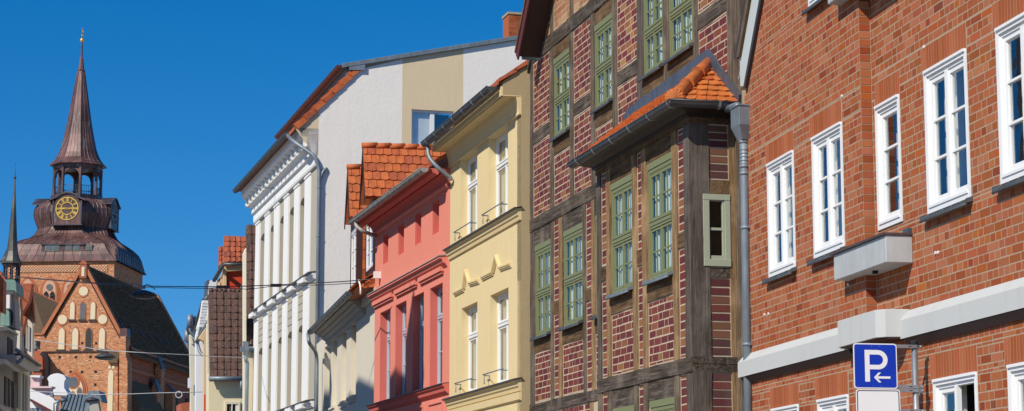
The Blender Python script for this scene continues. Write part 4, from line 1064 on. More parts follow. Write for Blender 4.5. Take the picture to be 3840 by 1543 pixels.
m = MB(); sweep(m, [(0, ct_-.062), (-.035, ct_-.06), (-.065, ct_-.02), (-.065, ct_+.015), (0, ct_+.015)], sL_-.05, sR_+.0); m.obj('moulding', 'salmon', sal)
m = MB(); gutter(m, sL_-.28, sR_-.05, gy_+.03, sgz, .085, 0, .55, 1); m.obj('gutter', ['old_gutter', 'strap'], sal)
m = MB(); sweep(m, [(0, mz_+.0), (-.17, mz_-.02), (-.17, mz_-.06), (-.12, mz_-.08), (-.10, mz_-.14), (-.06, mz_-.16), (0, mz_-.24)], sL_-.05, sR_-.16, 0); k = m.obj('cornice', 'salmon', sal)
m = MB(); m.prism([(0, mz_+.02), (-.19, mz_-.002), (-.19, mz_-.02), (0, mz_+.002)], 'x', sL_-.08, sR_-.14); m.obj('lead_cap', 'old_gutter', k)
st = (sR_-.2-sL_)/3.0
for i in range(3):
    m = MB(); a = sL_+.05+st*i; m.box(a, a+st*.86, -.085, 0, mz_-.28, mz_-.19); m.box(a+.03, a+st*.86-.03, -.05, 0, mz_-.33, mz_-.28); m.obj('frieze_block', 'salmon', sal)
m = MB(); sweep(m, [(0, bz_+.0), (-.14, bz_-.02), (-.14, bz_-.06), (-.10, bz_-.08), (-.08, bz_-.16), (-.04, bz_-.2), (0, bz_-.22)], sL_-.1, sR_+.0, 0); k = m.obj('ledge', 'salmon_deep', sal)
m = MB(); m.prism([(0, bz_+.015), (-.17, bz_-.005), (-.17, bz_-.025), (0, bz_-.001)], 'x', sL_-.14, sR_); m.obj('lead_cap', 'dark_trim', k)
for q in WI:
    m = MB(); ring(m, q[0]-.08, q[1]+.10, bz_-.9, bz_-.3, .05, -.03, 0); m.obj('panel_frame', 'salmon', sal)
m = MB(); m.quad((sL_, -.0, ct_), (sL_, 4, ct_+.0), (sL_, 4, 0), (sL_, 0, 0)); m.quad((sL_, 0, ct_), (sL_, 0, ct_+.6), (sL_, 4, ct_+3.4), (sL_, 4, ct_)); m.obj('end_wall', 'salmon', sal)
m = MB(); m.prism([(-.45, sgz+.0), (4.5, sgz+3.3), (4.5, sgz+3.4), (-.45, sgz+.08)], 'x', sL_-.05, sR_); m.obj('roof', 'red_tile', sal)
# yellow house's downpipe crossing to the corner, salmon house's own at the far end
m = MB(); P_ = [FY.hit(1603, 549, 'y', -.50), FY.hit(1607, 590, 'y', -.50), FY.hit(1640, 628, 'y', -.35), FY.hit(1690, 668, 'y', -.07)]
m.tube(bend([P_[0]+Vector((0,0,.05)), P_[1], P_[2], P_[3], P_[3]-Vector((0,0,.05))]), .042, 12); m.obj('downpipe', 'zinc', yel)
m = MB(); P_ = [FS.hit(1334, 836, 'y', -.52), FS.hit(1337, 850, 'y', -.52), FS.hit(1360, 868, 'y', -.4), FS.hit(1409, 886, 'y', -.05)]
m.tube(bend(P_), .045, 12); m.obj('downpipe', 'old_gutter', sal)
# ------------------------------------------------------------------ low beige house with two tiled dormers
oB = FS.w(sL_, .10, 0); FB = front((oB.x, oB.y), 380)
bei = thing('beige_house', 'low beige house with four recessed windows and two orange tiled dormers', 'house', FB)
bLf = FB.S(1172, 1300)
gb_ = (FB.Z(1153, 1245, -.55), FB.Z(1316, 1096, -.55)); print('beige', bLf, 'gutter', gb_)
gbz = sum(gb_)/2
bo = []
tz = avgz(FB, [(1236,1299.5),(1263.5,1262),(1298,1232.5),(1334,1202)], .0); bz2 = avgz(FB, [(1216,1538),(1257,1534-8),(1292,1510)], 0)
bo = [[FB.S(a, 1400), FB.S(b, 1400), bz2, tz] for a, b in ((1216,1236),(1247,1263.5),(1280.5,1298),(1313.5,1334.5))]
m = MB(); wall_holes(m, bLf, -.0, 0, gbz-.05, bo, 0, .2, 0, 0, .3); m.obj('wall', 'beige_wall', bei)
for q in bo:
    m = MB(); m.quad((q[0],.198,q[2]),(q[1],.198,q[2]),(q[1],.198,q[3]),(q[0],.198,q[3])); m.box(q[0]+.0, q[1], .17, .197, q[2]+(q[3]-q[2])*.52, q[2]+(q[3]-q[2])*.56); k = m.obj('window', 'beige_wall', bei)
    m = MB(); sweep(m, [(0, q[2]), (-.10, q[2]-.02), (-.10, q[2]-.07), (-.06, q[2]-.1), (-.05, q[2]-.17), (0, q[2]-.19)], q[0]-.06, q[1]+.06); m.obj('sill', 'beige_wall', k)
m = MB(); prof = [(0, gbz-.42), (-.06, gbz-.38), (-.10, gbz-.36), (-.10, gbz-.30), (-.2, gbz-.24), (-.2, gbz-.20), (-.3, gbz-.16), (-.3, gbz-.12), (-.42, gbz-.08), (-.44, gbz-.02), (0, gbz-.02)]
gL = FB.S(1154, 1245, -.6); sweep(m, prof, gL+.12, FB.S(1372, 1150)); m.obj('eaves', 'grey_wall', bei)
m = MB(); gutter(m, gL, FB.S(1318, 1100, -.5), -.52, gbz, .095, 0, .5, 1); m.obj('gutter', ['gutter_dark', 'strap'], bei)
m = MB(); m.box(FB.S(1356,1150), -.0, -.12, .0, gbz-.25, gbz+.02); m.obj('eaves_block', 'beige_wall', bei)
# steep tiled roof
RS = tan(radians(34)); 
def on_roof(y): return gbz + (y+.45)*RS
m = MB(); m.prism([(-.5, on_roof(-.5)), (1.6, on_roof(1.6)), (1.6, on_roof(1.6)-.2), (-.3, on_roof(-.5)-.02)], 'x', gL, -.0); rfb = m.obj('roof', 'orange_tile', bei)
m = MB(); tile_rows(m, (gL, -.53, gbz+.03), (-.01, -.53, gbz+.03), (gL, 1.55, on_roof(1.55)+.03), (-.01, 1.55, on_roof(1.55)+.03), 12, .19); m.obj('roof_tiles', 'orange_tile', rfb)
vs = FB.S(1320, 1090, -.3); vz = FB.Z(1320, 1086, -.3); m = MB(); m.prism([(-.36, vz-.28), (-.36, vz-.2), (.5, vz+.25), (.5, vz-.28)], 'x', vs, .0); m.obj('verge_tile', 'orange_tile', rfb)
# dormers: the roof slope facing up the street, cheeks and small windows
def dormer(xr, yr, xe, ye, name, ylen, wx0, wx1, wyt, wyb, yf):
    """ridge end at pixel (xr, yr), eaves end (xe, ye); window front between wx0 and wx1"""
    # the window front stands in the plane y = yf
    w_ = [FB.S(wx0, (wyt+wyb)/2, yf), FB.S(wx1, (wyt+wyb)/2, yf)]
    z1, z0 = FB.Z(wx0, wyt, yf), FB.Z(wx0, wyb, yf)
    se = w_[1] + .16                                  # eaves line towards the viewer
    he = FB.hit(xe, ye, 'x', se); hr = FB.hit(xr, yr, 'x', se - .55)
    sr = se - .55; sl_ = 2*sr - se
    k = MB(); yv = (he.y+hr.y)/2
    k.prism([(se, he.z), (sr, hr.z), (sl_, he.z), (sl_+.05, he.z-.05), (sr, hr.z-.10), (se-.05, he.z-.05)], 'y', yv, yv+ylen)
    d = k.obj('dormer', 'orange_tile', bei)
    t = MB(); tile_rows(t, (se+.02, yv-.02, he.z+.01), (se+.02, yv+ylen, he.z+.01), (sr, yv-.02, hr.z+.03), (sr, yv+ylen, hr.z+.03), 6, .20, .02, .035)
    n = int(ylen/.34)
    for i in range(n): t.tube([(sr, yv-.04+.34*i, hr.z+.035), (sr, yv-.04+.34*(i+1)+.04, hr.z+.055)], .075, 10)
    t.obj('roof_tiles', 'orange_tile', d)
    b = MB(); b.prism([(se, he.z-.02), (sr, hr.z-.02), (sl_, he.z-.02), (sl_, he.z-.16), (sr, hr.z-.16), (se, he.z-.16)], 'y', yv-.03, yv-.002); b.obj('barge_board', 'soffit_brown', d)
    bb = MB(); a, c = w_[0]-.10, w_[1]+.08
    bb.box(a, c, yf+.02, yf+1.5, z0-.1, he.z+.05); bb.box(a-.03, a+.07, yf-.03, yf+.1, z0-.1, he.z); bb.box(c-.07, c+.015, yf-.03, yf+.12, z0-.1, he.z); bb.box(a, c, yf-.02, yf+.1, z1, he.z)
    bb.prism([(a, he.z), (sr, hr.z-.12), (c, he.z)], 'y', yf+.0, yf+.9)
    bb.obj('dormer_frame', 'soffit_brown', d)
    cc = MB(); tile_rows(cc, (c+.02, yf+.12, z0-.2), (c+.02, yf+1.4, z0-.2), (c+.02, yf+.12, he.z-.02), (c+.02, yf+1.4, he.z-.02), 7, .21, .02, .02); cc.obj('tile_cheek', 'orange_tile', d)
    tall_window(bei, [w_[0], w_[1], z0, z1], yf-.02, 'white_frame', .0001, 2, 'curtain', bars=2)
    print('dormer', w_, z0, z1, 'yv', he.y, hr.y, he.z, hr.z)
dormer(1360, 552, 1374, 738, 'dormer', 2.6, 1377, 1403, 845, 1020, .02)
dormer(1301, 632, 1318, 815, 'dormer', 1.6, 1320, 1339, 885, 1075, .02)
m = MB(); P_ = [FB.hit(1156, 1250, 'y', -.52), FB.hit(1158, 1285, 'y', -.52), FB.hit(1188, 1325, 'y', -.18), FB.hit(1188, 1420, 'y', -.18)]
m.tube(bend(P_ + [Vector((P_[3].x, P_[3].y, .1))]), .055, 12); m.obj('downpipe', 'zinc', bei)
# ------------------------------------------------------------------ tall white house with its bare gable wall
oW = FB.w(FB.S(1187, 1200), -.02, 0); FW = front((oW.x, oW.y), -290)
whi = thing('white_house', 'tall white house with pilasters and dentil cornice, its bare gable wall striped beige', 'house', FW)
wL = FW.S(956, 1200)
cz = FW.Z(1176, 628, 0.0)           # underside of the entablature
gwz = (FW.Z(1083, 495, -.75) + FW.Z(886, 722, -.75))/2; print('white', wL, cz, FW.Z(960, 845, 0), 'gut', FW.Z(1083, 495, -.75), FW.Z(886, 722, -.75))
cz = (cz + FW.Z(960, 850, 0))/2
m1 = avgz(FW, [(949,1180),(1160,1020)], -.15); m2_ = avgz(FW, [(1055,1543),(1152,1503)], -.15)
pil = [(954,969.5),(988,1006),(1022,1041),(1059,1077),(1097,1116),(1136,1159)]
PW = [(FW.S(a, 1100, -.05), FW.S(b-1, 1100, -.05)) for a, b in pil]
arch_t = avgz(FW, [(984,887),(1017,855),(1053,818),(1091,780),(1129,741)], 0); arch_l = avgz(FW, [(977,1313),(1011,1292),(1047,1269),(1085,1244),(1122,1217)], 0)
print('pil', PW, 'm', m1, m2_, 'arch', arch_t, arch_l, gwz)
WH = []
for i in range(5):
    a, b = PW[i][1]+.02, PW[i+1][0]-.0
    for z1, z0 in ((arch_t, m1+.0), (arch_l, m2_+.0), (m2_-.9, m2_-3.0)): WH.append([a, b, z0+.05, z1])
m = MB(); wall_holes(m, wL, -.012, 0, cz+.1, WH, 0, .26, 0, 0, .3)
for q in WH:      # rounded heads
    a, b, c, d = q; r = (b-a)/2; xm = (a+b)/2; n = 8
    arc = [(xm - r*cos(pi*t/n), d-.16 + .16*sin(pi*t/n)) for t in range(n+1)]
    m.prism([(a, d)] + arc[:n//2+1] + [(xm, d)], 'y', .0005, .26); m.prism([(xm, d)] + arc[n//2:] + [(b, d)], 'y', .0005, .26)
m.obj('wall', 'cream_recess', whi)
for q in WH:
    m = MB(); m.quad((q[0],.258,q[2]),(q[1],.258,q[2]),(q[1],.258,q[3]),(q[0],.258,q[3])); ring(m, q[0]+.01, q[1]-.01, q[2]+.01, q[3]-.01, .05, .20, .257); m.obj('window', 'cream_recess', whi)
for a, b in PW:
    for z0, z1 in ((m1, cz), (m2_, m1-.22), (0, m2_-.22)):
        m = MB(); m.box(a, b, -.05, -.0, z0, z1); m.box(a-.02, b+.02, -.075, -.0, z1-.10, z1-.04); m.obj('pilaster', 'white_wall', whi)
m = MB(); m.box(PW[-1][1], .02, -.02, -.001, 0, cz); m.obj('corner_strip', 'cream_recess', whi)
for i in range(5):       # grooved spandrels
    for r in range(4):
        z = arch_l + .22 + r*.24
        if z < m1-.3: MB().box(PW[i][1]+.002, PW[i+1][0]-.002, -.02, -.0, z, z+.215).obj('spandrel_band', 'cream_recess', whi)
for zz in (m1, m2_):
    m = MB(); sweep(m, [(0, zz), (-.15, zz-.01), (-.15, zz-.07), (-.11, zz-.09), (-.10, zz-.16), (-.05, zz-.2), (0, zz-.21)], wL-.06, .03); k = m.obj('ledge', 'white_wall', whi)
    for a, b in PW: m = MB(); m.box(a-.05, b+.05, -.24, -.02, zz-.17, zz-.003); m.obj('ledge_block', 'white_wall', whi)
    m = MB()
    x = wL-.08
    while x < .0:
        m.prism([(0, zz+.05), (-.27, zz+.015), (-.27, zz+.0), (0, zz+.02)], 'x', x, min(x+.28, .05)); x += .31
    m.obj('lead_cap', 'gutter_dark', k)
eH = gwz - cz
prof = [(0, cz), (-.10, cz), (-.12, cz+.06), (-.12, cz+.30), (-.20, cz+.34), (-.20, cz+.50), (-.26, cz+.55), (-.36, cz+eH*.52), (-.36, cz+eH*.74), (-.54, cz+eH*.77), (-.57, cz+eH*.80), (-.57, cz+eH*.95), (-.60, cz+eH*.98), (0, cz+eH*.98)]
m = MB(); sweep(m, prof, wL-.05, -.0); m.obj('cornice', 'white_wall', whi)
zd0, zd1 = cz+eH*.50, cz+eH*.76; nd_ = 17
for i in range(nd_):
    x = wL + .1 + (-.15-wL-.2)*i/(nd_-1)
    m = MB(); m.prism([(-.3, zd0), (-.42, zd0), (-.46, zd0+.05), (-.42, zd0+.11), (-.44, zd1-.1), (-.52, zd1), (-.3, zd1)], 'x', x-.07, x+.07); m.obj('dentil', 'white_wall', whi)
m = MB(); sweep(m, [(0, gwz-.02), (-.70, gwz-.02), (-.70, gwz+.04), (0, gwz+.04)], wL-.1, -.02); m.obj('eaves_board', 'soffit_brown', whi)
m = MB(); gutter(m, wL-.2, FW.S(1083, 495, -.75), -.78, gwz+.03, .10, 0, .45, 1); m.obj('gutter', ['gutter_dark', 'zinc_dark'], whi)
# gable wall (the plane x = 0 of this house)
def G(px, py): return FW.hit(px, py, 'x', 0)
tl, pk = G(1110, 486), G(1345, 262); r0, r1 = G(1300, 252), G(1990, 141)
print('gable', tl, pk, r0, r1)
rsl = (r1.z-r0.z)/(r1.y-r0.y)
gw = G(1193, 575); tsl = (pk.z-tl.z)/(pk.y-tl.y)
zrf = lambda y: r0.z + (y-r0.y)*rsl
c1, c2 = G(1508, 400).y, G(1737, 400).y; wq = [G(1543, 541).y, G(1701, 541).y, G(1543, 551).z, G(1543, 410).z]
YE = 14.0
m = MB()
def gz_(y): return min(tl.z + (y-tl.y)*tsl, zrf(y)-.03)
ys = sorted([.0, pk.y, c1, c2, wq[0], wq[1], 10, YE]); 
for a, b in zip(ys[:-1], ys[1:]):
    mi = 1 if c1 <= (a+b)/2 <= c2 else 0
    if a >= wq[0]-.001 and b <= wq[1]+.001:
        m.quad((0,a,0),(0,b,0),(0,b,wq[2]),(0,a,wq[2]), mi); m.quad((0,a,wq[3]),(0,b,wq[3]),(0,b,gz_(b)),(0,a,gz_(a)), mi)
    else: m.quad((0,a,0),(0,b,0),(0,b,gz_(b)),(0,a,gz_(a)), mi)
a, b, c, d = wq
m.quad((0,a,c),(-.13,a,c),(-.13,a,d),(0,a,d),1); m.quad((0,b,c),(0,b,d),(-.13,b,d),(-.13,b,c),1); m.quad((0,a,d),(-.13,a,d),(-.13,b,d),(0,b,d),1); m.quad((0,a,c),(0,b,c),(-.13,b,c),(-.13,a,c),0)
m.quad((0,tl.y,tl.z),(0,0,gz_(0)),(0,0,cz+.3),(0,-.1,cz+.3), 2)
m.obj('gable_wall', ['gable_white', 'gable_beige', 'gable_beige'], whi)
m = MB(); X0 = -.08; t = .07; ym = (a+b)/2
for u, v in ((a, ym+.0), (ym, b)):
    for y0, y1, z0, z1 in ((u, u+t, c, d), (v-t, v, c, d), (u+t, v-t, c, c+t), (u+t, v-t, d-t, d)): m.box(X0-.05, X0, y0, y1, z0, z1)
ww = m.obj('window', 'white_frame', whi)
MB().quad((X0-.03,a,c),(X0-.03,b,c),(X0-.03,b,d),(X0-.03,a,d)).obj('pane', 'glass', ww)
MB().box(X0-.10, X0-.09, a, ym, c, d).obj('blind', 'curtain', ww); MB().box(X0-.6, X0-.59, a, b, c, d).obj('room_interior', 'room', ww)
MB().box(-.02, .05, a-.02, b+.02, c-.03, c+.0).obj('sill', 'white_frame', ww)
# upper roof: shallow sheet metal, its eaves gutter and the steep tiled slope below
m = MB(); m.prism([(r0.y-.15, zrf(r0.y-.15)-.02), (YE, zrf(YE)-.02), (YE, zrf(YE)+.12), (r0.y-.15, zrf(r0.y-.15)+.12)], 'x', wL-.3, .10); ur = m.obj('roof', 'roof_grey', whi, .01)
m = MB(); gutter(m, wL+.3, .06, r0.y-.22, zrf(r0.y-.2)+.08, .09, 0, .4, 1); m.obj('gutter', ['copper_brown', 'gutter_dark'], whi)
m = MB(); m.prism([(r0.y-.02, zrf(r0.y)-.8), (r0.y+.3, zrf(r0.y)-.8), (r0.y+.3, zrf(r0.y)-.03), (r0.y-.02, zrf(r0.y)-.03)], 'x', wL+.1, -.02); m.obj('roof_cladding', 'roof_grey', ur)
m = MB(); e0_ = (tl.y-.05, tl.z-.02)
m.prism([e0_, (pk.y, pk.z), (pk.y, pk.z+.12), (e0_[0], e0_[1]+.12)], 'x', wL, -.0); lr = m.obj('roof', 'red_tile', whi)
n = 7; m = MB(); dl = Vector((pk.y-tl.y, pk.z-tl.z))
for i in range(n):
    p = Vector((tl.y-.05, tl.z+.10)) + dl*(i/n); q_ = Vector((tl.y-.05, tl.z+.10)) + dl*((i+1.12)/n)
    nn_ = Vector((-dl.y, dl.x)).normalized()
    m.prism([p - nn_*.14, q_ - nn_*.17, q_ - nn_*.05, p - nn_*.0], 'x', -.22, .07); m.prism([p - nn_*.0 + dl*.004, q_ - nn_*.05, q_ + nn_*.02, p + nn_*.07], 'x', -.25, .03)
m.obj('verge_tile', 'orange_tile', lr)
fl = G(1349, 265); m = MB(); m.prism([(fl.y-.35, fl.z-.02), (fl.y+.15, fl.z+.0), (fl.y+.15, fl.z+.2), (fl.y-.35, fl.z+.13)], 'x', -.05, .09); m.obj('lead_flashing', 'zinc', lr)
# chimney behind
ch0, ch1 = G(1926, 130), G(1975, 40)
m = MB(); lay_bricks(m, ch0.y, ch1.y, zrf(ch0.y)+.25, ch1.z, (), -.6, .085, 'run', .012, .002, L=.25, axis='x'); 
cm_ = MB().box(-1.3, -.601, ch0.y, ch1.y, zrf(ch0.y)-.1, ch1.z); chm = cm_.obj('chimney', 'red_soldier', whi); m.obj('brickwork', 'red_brick', chm)
MB().box(-1.33, -.57, ch0.y-.03, ch1.y+.03, ch1.z, ch1.z+.07).obj('chimney_cap', 'tan_wall', chm)
MB().box(-1.34, -.56, ch0.y-.04, ch1.y+.04, zrf(ch0.y)-.05, zrf(ch0.y)+.24).obj('flashing', 'zinc', chm)
# downpipes on the corner
m = MB(); gx_ = FW.S(1083, 495, -.75)-.12
P_ = [Vector((gx_, -.78, gwz-.03)), FW.hit(1096, 528, 'y', -.76), Vector((.07, -.10, FW.Z(1186, 596, 0))), Vector((.07, .03, FW.Z(1187, 640, 0)))]
P_.append(Vector((P_[3].x, P_[3].y, .1)))
m.tube(bend(P_), .062, 14)
zc = [FW.Z(1185, q, -.1) for q in (700, 880, 1060, 1240, 1420)]
for z in zc: m.lathe([(.066,-.025),(.074,0),(.066,.025)], (P_[3].x, P_[3].y, z), 14)
m.obj('downpipe', 'zinc', whi)
hk = G(1222, 635); m = MB(); m.tube(bend([(P_[3].x, P_[3].y, FW.Z(1188, 672, -.1)), (.05, hk.y-.10, hk.z-.10), (.03, hk.y, hk.z), (-.05, hk.y+.02, hk.z+.02)]), .055, 12); m.obj('branch_pipe', 'zinc', whi)
br_ = FW.hit(1015, 706, 'y', -.3); m = MB(); m.tube([(br_.x, -.15, br_.z), (br_.x, -.75, br_.z)], .02, 8); m.obj('wall_bracket', 'zinc', whi)
# ------------------------------------------------------------------ the far end of the right-hand row
def slope_tiles(par, fr, xa, pts, rows, tw, mat, name='roof_tiles', tilt=.9):
    """tiled slope facing up the street: pts = eaves-left, eaves-right, ridge-right, ridge-left (pixels); it leans back by tilt x height"""
    el, er, rr_, rl = [fr.hit(px, py, 'x', xa) for px, py in pts]
    h = rr_.z - er.z; dx = -tilt*h
    rr2, rl2 = fr.hit(*pts[2], 'x', xa+dx), fr.hit(*pts[3], 'x', xa+dx)
    m = MB(); m.add([el, er, rr2, rl2, el-Vector((.05,0,.15)), er-Vector((.05,0,.15)), rr2-Vector((.2,0,.1)), rl2-Vector((.2,0,.1))], [(0,1,2,3),(0,4,5,1),(1,5,6,2),(2,6,7,3),(3,7,4,0),(4,7,6,5)])
    o = m.obj('roof', mat, par); m = MB()
    n = max(2, int(round((er-el).length/tw)))
    for r in range(rows):
        a, b = el.lerp(rl2, r/rows), er.lerp(rr2, r/rows); c, d = el.lerp(rl2, (r+1.12)/rows), er.lerp(rr2, (r+1.12)/rows)
        for i in range(n):
            j = random.uniform(-.01, .01)
            for f0, f1, hh in ((i/n+.004, (i+.62)/n, .035), ((i+.62)/n, (i+1)/n, .075)):
                p0, p1, p2, p3 = a.lerp(b, f0), a.lerp(b, f1), c.lerp(d, f1), c.lerp(d, f0); up = Vector((hh+j, 0, hh*.6))
                m.add([p0+up, p1+up, p2+Vector((.0,0,.01))+up*.5, p3+Vector((.0,0,.01))+up*.5, p0, p1], [(0,1,2,3), (0,4,5,1), (1,5,2), (0,3,4)])
    m.obj(name, mat, o); return o, el, er, rr2, rl2
h0 = pt(945, 1300, 77); FH = Frame((h0.x, h0.y), FW.rot)
def wallx(par, fr, x, L, mat, name='wall', th=.4, zb=0):
    """wall facing up the street at x; outline given in pixels"""
    p = [fr.hit(a, b, 'x', x) for a, b in L]; p = [(q.y, q.z) for q in p]
    return MB().prism(p, 'x', x-th, x).obj(name, mat, par)
# brown-roofed strip house beside the white one
h7 = thing('brown_roofed_house', 'narrow cream house showing a tall strip of brown pantiles beside the white house', 'house', FH)
slope_tiles(h7, FH, 0, [(923, 1296), (962, 1296), (962, 850), (924, 850)], 13, .22, 'brown_tile', tilt=.5)
wallx(h7, FH, .1, [(915, 1543), (915, 950), (923.5, 930), (923.5, 1543)], 'pale_cream'); wallx(h7, FH, .05, [(922, 1640), (922, 1318), (960, 1318), (960, 1640)], 'cream_house', 'gable_wall')
wallx(h7, FH, .2, [(905, 1318), (905, 1300), (960, 1300), (960, 1318)], 'zinc', 'eaves', .3)
hp = FH.hit(921, 1310, 'x', .45); m = MB()
m.lathe([(.13, 0), (.13, .30), (.15, .32)], (hp.x, hp.y, hp.z-.05), 4, 0, pi/4, False); m.lathe([(.06, -.25), (.13, 0)], (hp.x, hp.y, hp.z-.05), 4, 0, pi/4, False); m.obj('rain_head', 'zinc', h7)
q2 = FH.hit(931, 1360, 'x', .4); m = MB(); m.tube(bend([(hp.x, hp.y, hp.z-.25), (hp.x, hp.y+.02, hp.z-.4), (q2.x, q2.y-.03, q2.z-.0), (q2.x, q2.y-.03, q2.z-.5), (q2.x, q2.y-.03, .1)]), .065, 10); m.obj('downpipe', 'zinc', h7)
# cream house with the mottled brown pantile roof
h8 = thing('pantile_house', 'cream house with a mottled dark brown pantile roof facing the viewer and a grey gutter', 'house', FH)
o8 = slope_tiles(h8, FH, -2.2, [(787, 1416), (914, 1416), (917, 1098), (783, 1096)], 12, .235, 'brown_tile', tilt=.45)
a, b = o8[3], o8[4]; m = MB()
for i in range(8): p = b.lerp(a, i/8); q = b.lerp(a, (i+1.05)/8); m.tube([p+Vector((-.03,0,.05)), q+Vector((-.03,0,.07))], .085, 8)
m.obj('ridge_tile', 'brown_tile', o8[0])
wallx(h8, FH, -2.45, [(783, 1640), (783, 1400), (914, 1400), (914, 1640)], 'cream_house')
wallx(h8, FH, -3.9, [(778, 1640), (778, 1200), (785, 1140), (787, 1640)], 'pale_cream', 'verge_wall')
a, b = o8[1], o8[2]; m = MB(); m.tube([a+Vector((.12,-.05,-.05)), b+Vector((.12,0,-.05))], .085, 10); m.lathe([(.05,-.4),(.05,.0)], (b.x+.12, b.y-.1, b.z-.1), 8); m.obj('gutter', 'zinc', h8)
wa, wb = FH.hit(850, 1516, 'x', -2.45), FH.hit(893, 1516, 'x', -2.45); m = MB()
for y0, y1, z0, z1 in ((wa.y-.07, wa.y, wa.z-1.4, wa.z+.09), (wb.y, wb.y+.07, wa.z-1.4, wa.z+.09), (wa.y, wb.y, wa.z, wa.z+.09), (wa.y+.17, wa.y+.21, wa.z-1.4, wa.z)): m.box(-2.45, -2.38, y0, y1, z0, z1)
w8 = m.obj('window', 'pale_cream', h8); MB().box(-2.448, -2.44, wa.y, wb.y, wa.z-1.4, wa.z).obj('pane', 'room', w8)
m = MB(); MB().box(-2.43, -2.41, wb.y-.1, wb.y, wa.z-1.4, wa.z).obj('casement', 'white_frame', w8)
# the facade of that house, edge-on along the street, with its own gutter and pipe
fz = lambda px, py, x: FH.hit(px, py, 'x', x)

a, b = fz(783, 1205, -4.0), FH.hit(739, 1282, 'x', -7.5); m = MB(); m.tube([a, b], .09, 8); m.tube(bend([b, b+Vector((.3,.1,-.5)), b+Vector((.6,.45,-.75)), b+Vector((.6,.45,-1.0))]), .06, 8); m.obj('street_gutter', 'zinc', h8)
wallx(h8, FH, -4.6, [(745, 1270), (783, 1215), (783, 1640), (765, 1640), (765, 1280)], 'peach_trim', 'side_wall')
wallx(h8, FH, -4.4, [(765, 1640), (766, 1480), (771, 1480), (771, 1640)], 'orange_wall', 'corner_board', .1)
# house with orange tiled roof and vermilion dormer wall
h9 = thing('vermilion_house', 'house with small orange pantile roof above a vermilion wall framed in peach', 'house', FH)
o9 = slope_tiles(h9, FH, -7, [(840, 985), (921, 985), (921, 893), (840, 889)], 5, .21, 'red_tile', tilt=.5)
slope_tiles(h9, FH, -8.5, [(819, 1000), (838, 990), (838, 930), (821, 927)], 4, .2, 'red_tile', tilt=.4)
wallx(h9, FH, -7.3, [(846, 1200), (846, 1010), (921, 1010), (921, 1200)], 'orange_wall'); wallx(h9, FH, -7.15, [(838, 1018), (838, 996), (921, 996), (921, 1014), (850, 1018)], 'peach_trim', 'trim', .3)
wallx(h9, FH, -7.2, [(838, 1200), (838, 1010), (849, 1010), (849, 1200)], 'peach_trim', 'corner_trim', .3)
for px_ in (822, 829, 834): wallx(h9, FH, -7.6, [(px_, 1200), (px_, 1060-(px_-822)*2.0), (px_+4, 1055-(px_-822)*2.0), (px_+4, 1200)], 'peach_trim', 'pilaster', .3)
wallx(h9, FH, -8.0, [(815, 1200), (815, 1060), (838, 1015), (838, 1200)], 'cream_recess', 'front_wall', .3)
a, b, c = fz(921, 993, -6.7), fz(838, 991, -6.7), fz(803, 1052, -8.3); m = MB(); m.tube([a, b], .06, 8); m.tube([b, c], .085, 8); m.obj('gutter', 'zinc_dark', h9)
a, b = fz(915, 1062, -6.0), fz(895, 1096, -6.0); MB().tube([a, b], .05, 6).obj('roof_pipe', 'zinc_dark', h9)
# white house with a dentil cornice
h10 = thing('corniced_house', 'pale grey house with bracketed cornice and small dormer, behind the brown roof', 'house', FH)
wallx(h10, FH, -14, [(776, 1170), (783, 1070), (790, 1052), (812, 1052), (830, 1085), (830, 1170)], 'white_wall', 'dormer', 1.0)
wallx(h10, FH, -14.1, [(770, 1190), (779, 1050), (784, 1050), (775, 1190)], 'zinc_dark', 'dormer_roof', 1.0)
wallx(h10, FH, -13.6, [(740, 1240), (766, 1132), (783, 1118), (783, 1640), (735, 1640), (735, 1260)], 'white_wall')
for i in range(9):
    a = fz(758+i*1.6, 1222-i*10.5, -13.5); MB().box(-13.6, -13.2, a.y-.16, a.y+.12, a.z-.09, a.z+.09).obj('cornice_bracket', 'white_wall', h10)
a, b = fz(783, 1114, -13.3), fz(737, 1215, -13.3-4); m = MB(); m.tube([a, fz(764, 1125, -13.6), b], .09, 8); m.obj('gutter', 'zinc_dark', h10)
wallx(h10, FH, -13.3, [(738, 1232), (764, 1140), (766, 1148), (744, 1250)], 'white_wall', 'cornice', .3)
# cream house at the very end, two gutters
h11 = thing('cream_end_house', 'slim cream house closing the right-hand row, with bent grey gutter pipes', 'house', FH)
wallx(h11, FH, -22, [(719, 1640), (712, 1260), (722, 1205), (745, 1190), (745, 1640)], 'pale_cream'); wallx(h11, FH, -24, [(713, 1640), (719, 1285), (724, 1270), (724, 1640)], 'cream_house', 'pilaster')
wallx(h11, FH, -21.8, [(703, 1232), (714, 1190), (735, 1186), (735, 1200), (722, 1240), (708, 1246)], 'soffit_brown', 'eaves', .6)
for k, (x0_, y0_) in enumerate(((712, 1206), (702, 1262))):
    a = fz(x0_, y0_, -21.5-k); m = MB(); m.tube([a+Vector((0,0,.3)), a+Vector((0,0,-.25))], .14, 8); m.tube(bend([a, a+Vector((0,.02,-.5)), a+Vector((0,.35,-.75)), a+Vector((0,.45,-.95))]), .07, 8); m.obj('rain_pipe', 'zinc', h11)
wallx(h11, FH, -21.5, [(707, 1455), (707, 1418), (717, 1415), (717, 1457)], 'white_frame', 'wall_box', .3)
wallx(h11, FH, -21.9, [(712, 1262), (718, 1262), (726, 1290), (718, 1290)], 'pale_cream', 'cornice', .3)
h12 = thing('distant_brown_roof', 'distant brown tiled roof low between the church and the cream end house', 'house', FH)
wallx(h12, FH, -70, [(680, 1700), (680, 1513), (718, 1508), (718, 1700)], 'red_tile', 'roof', 3)

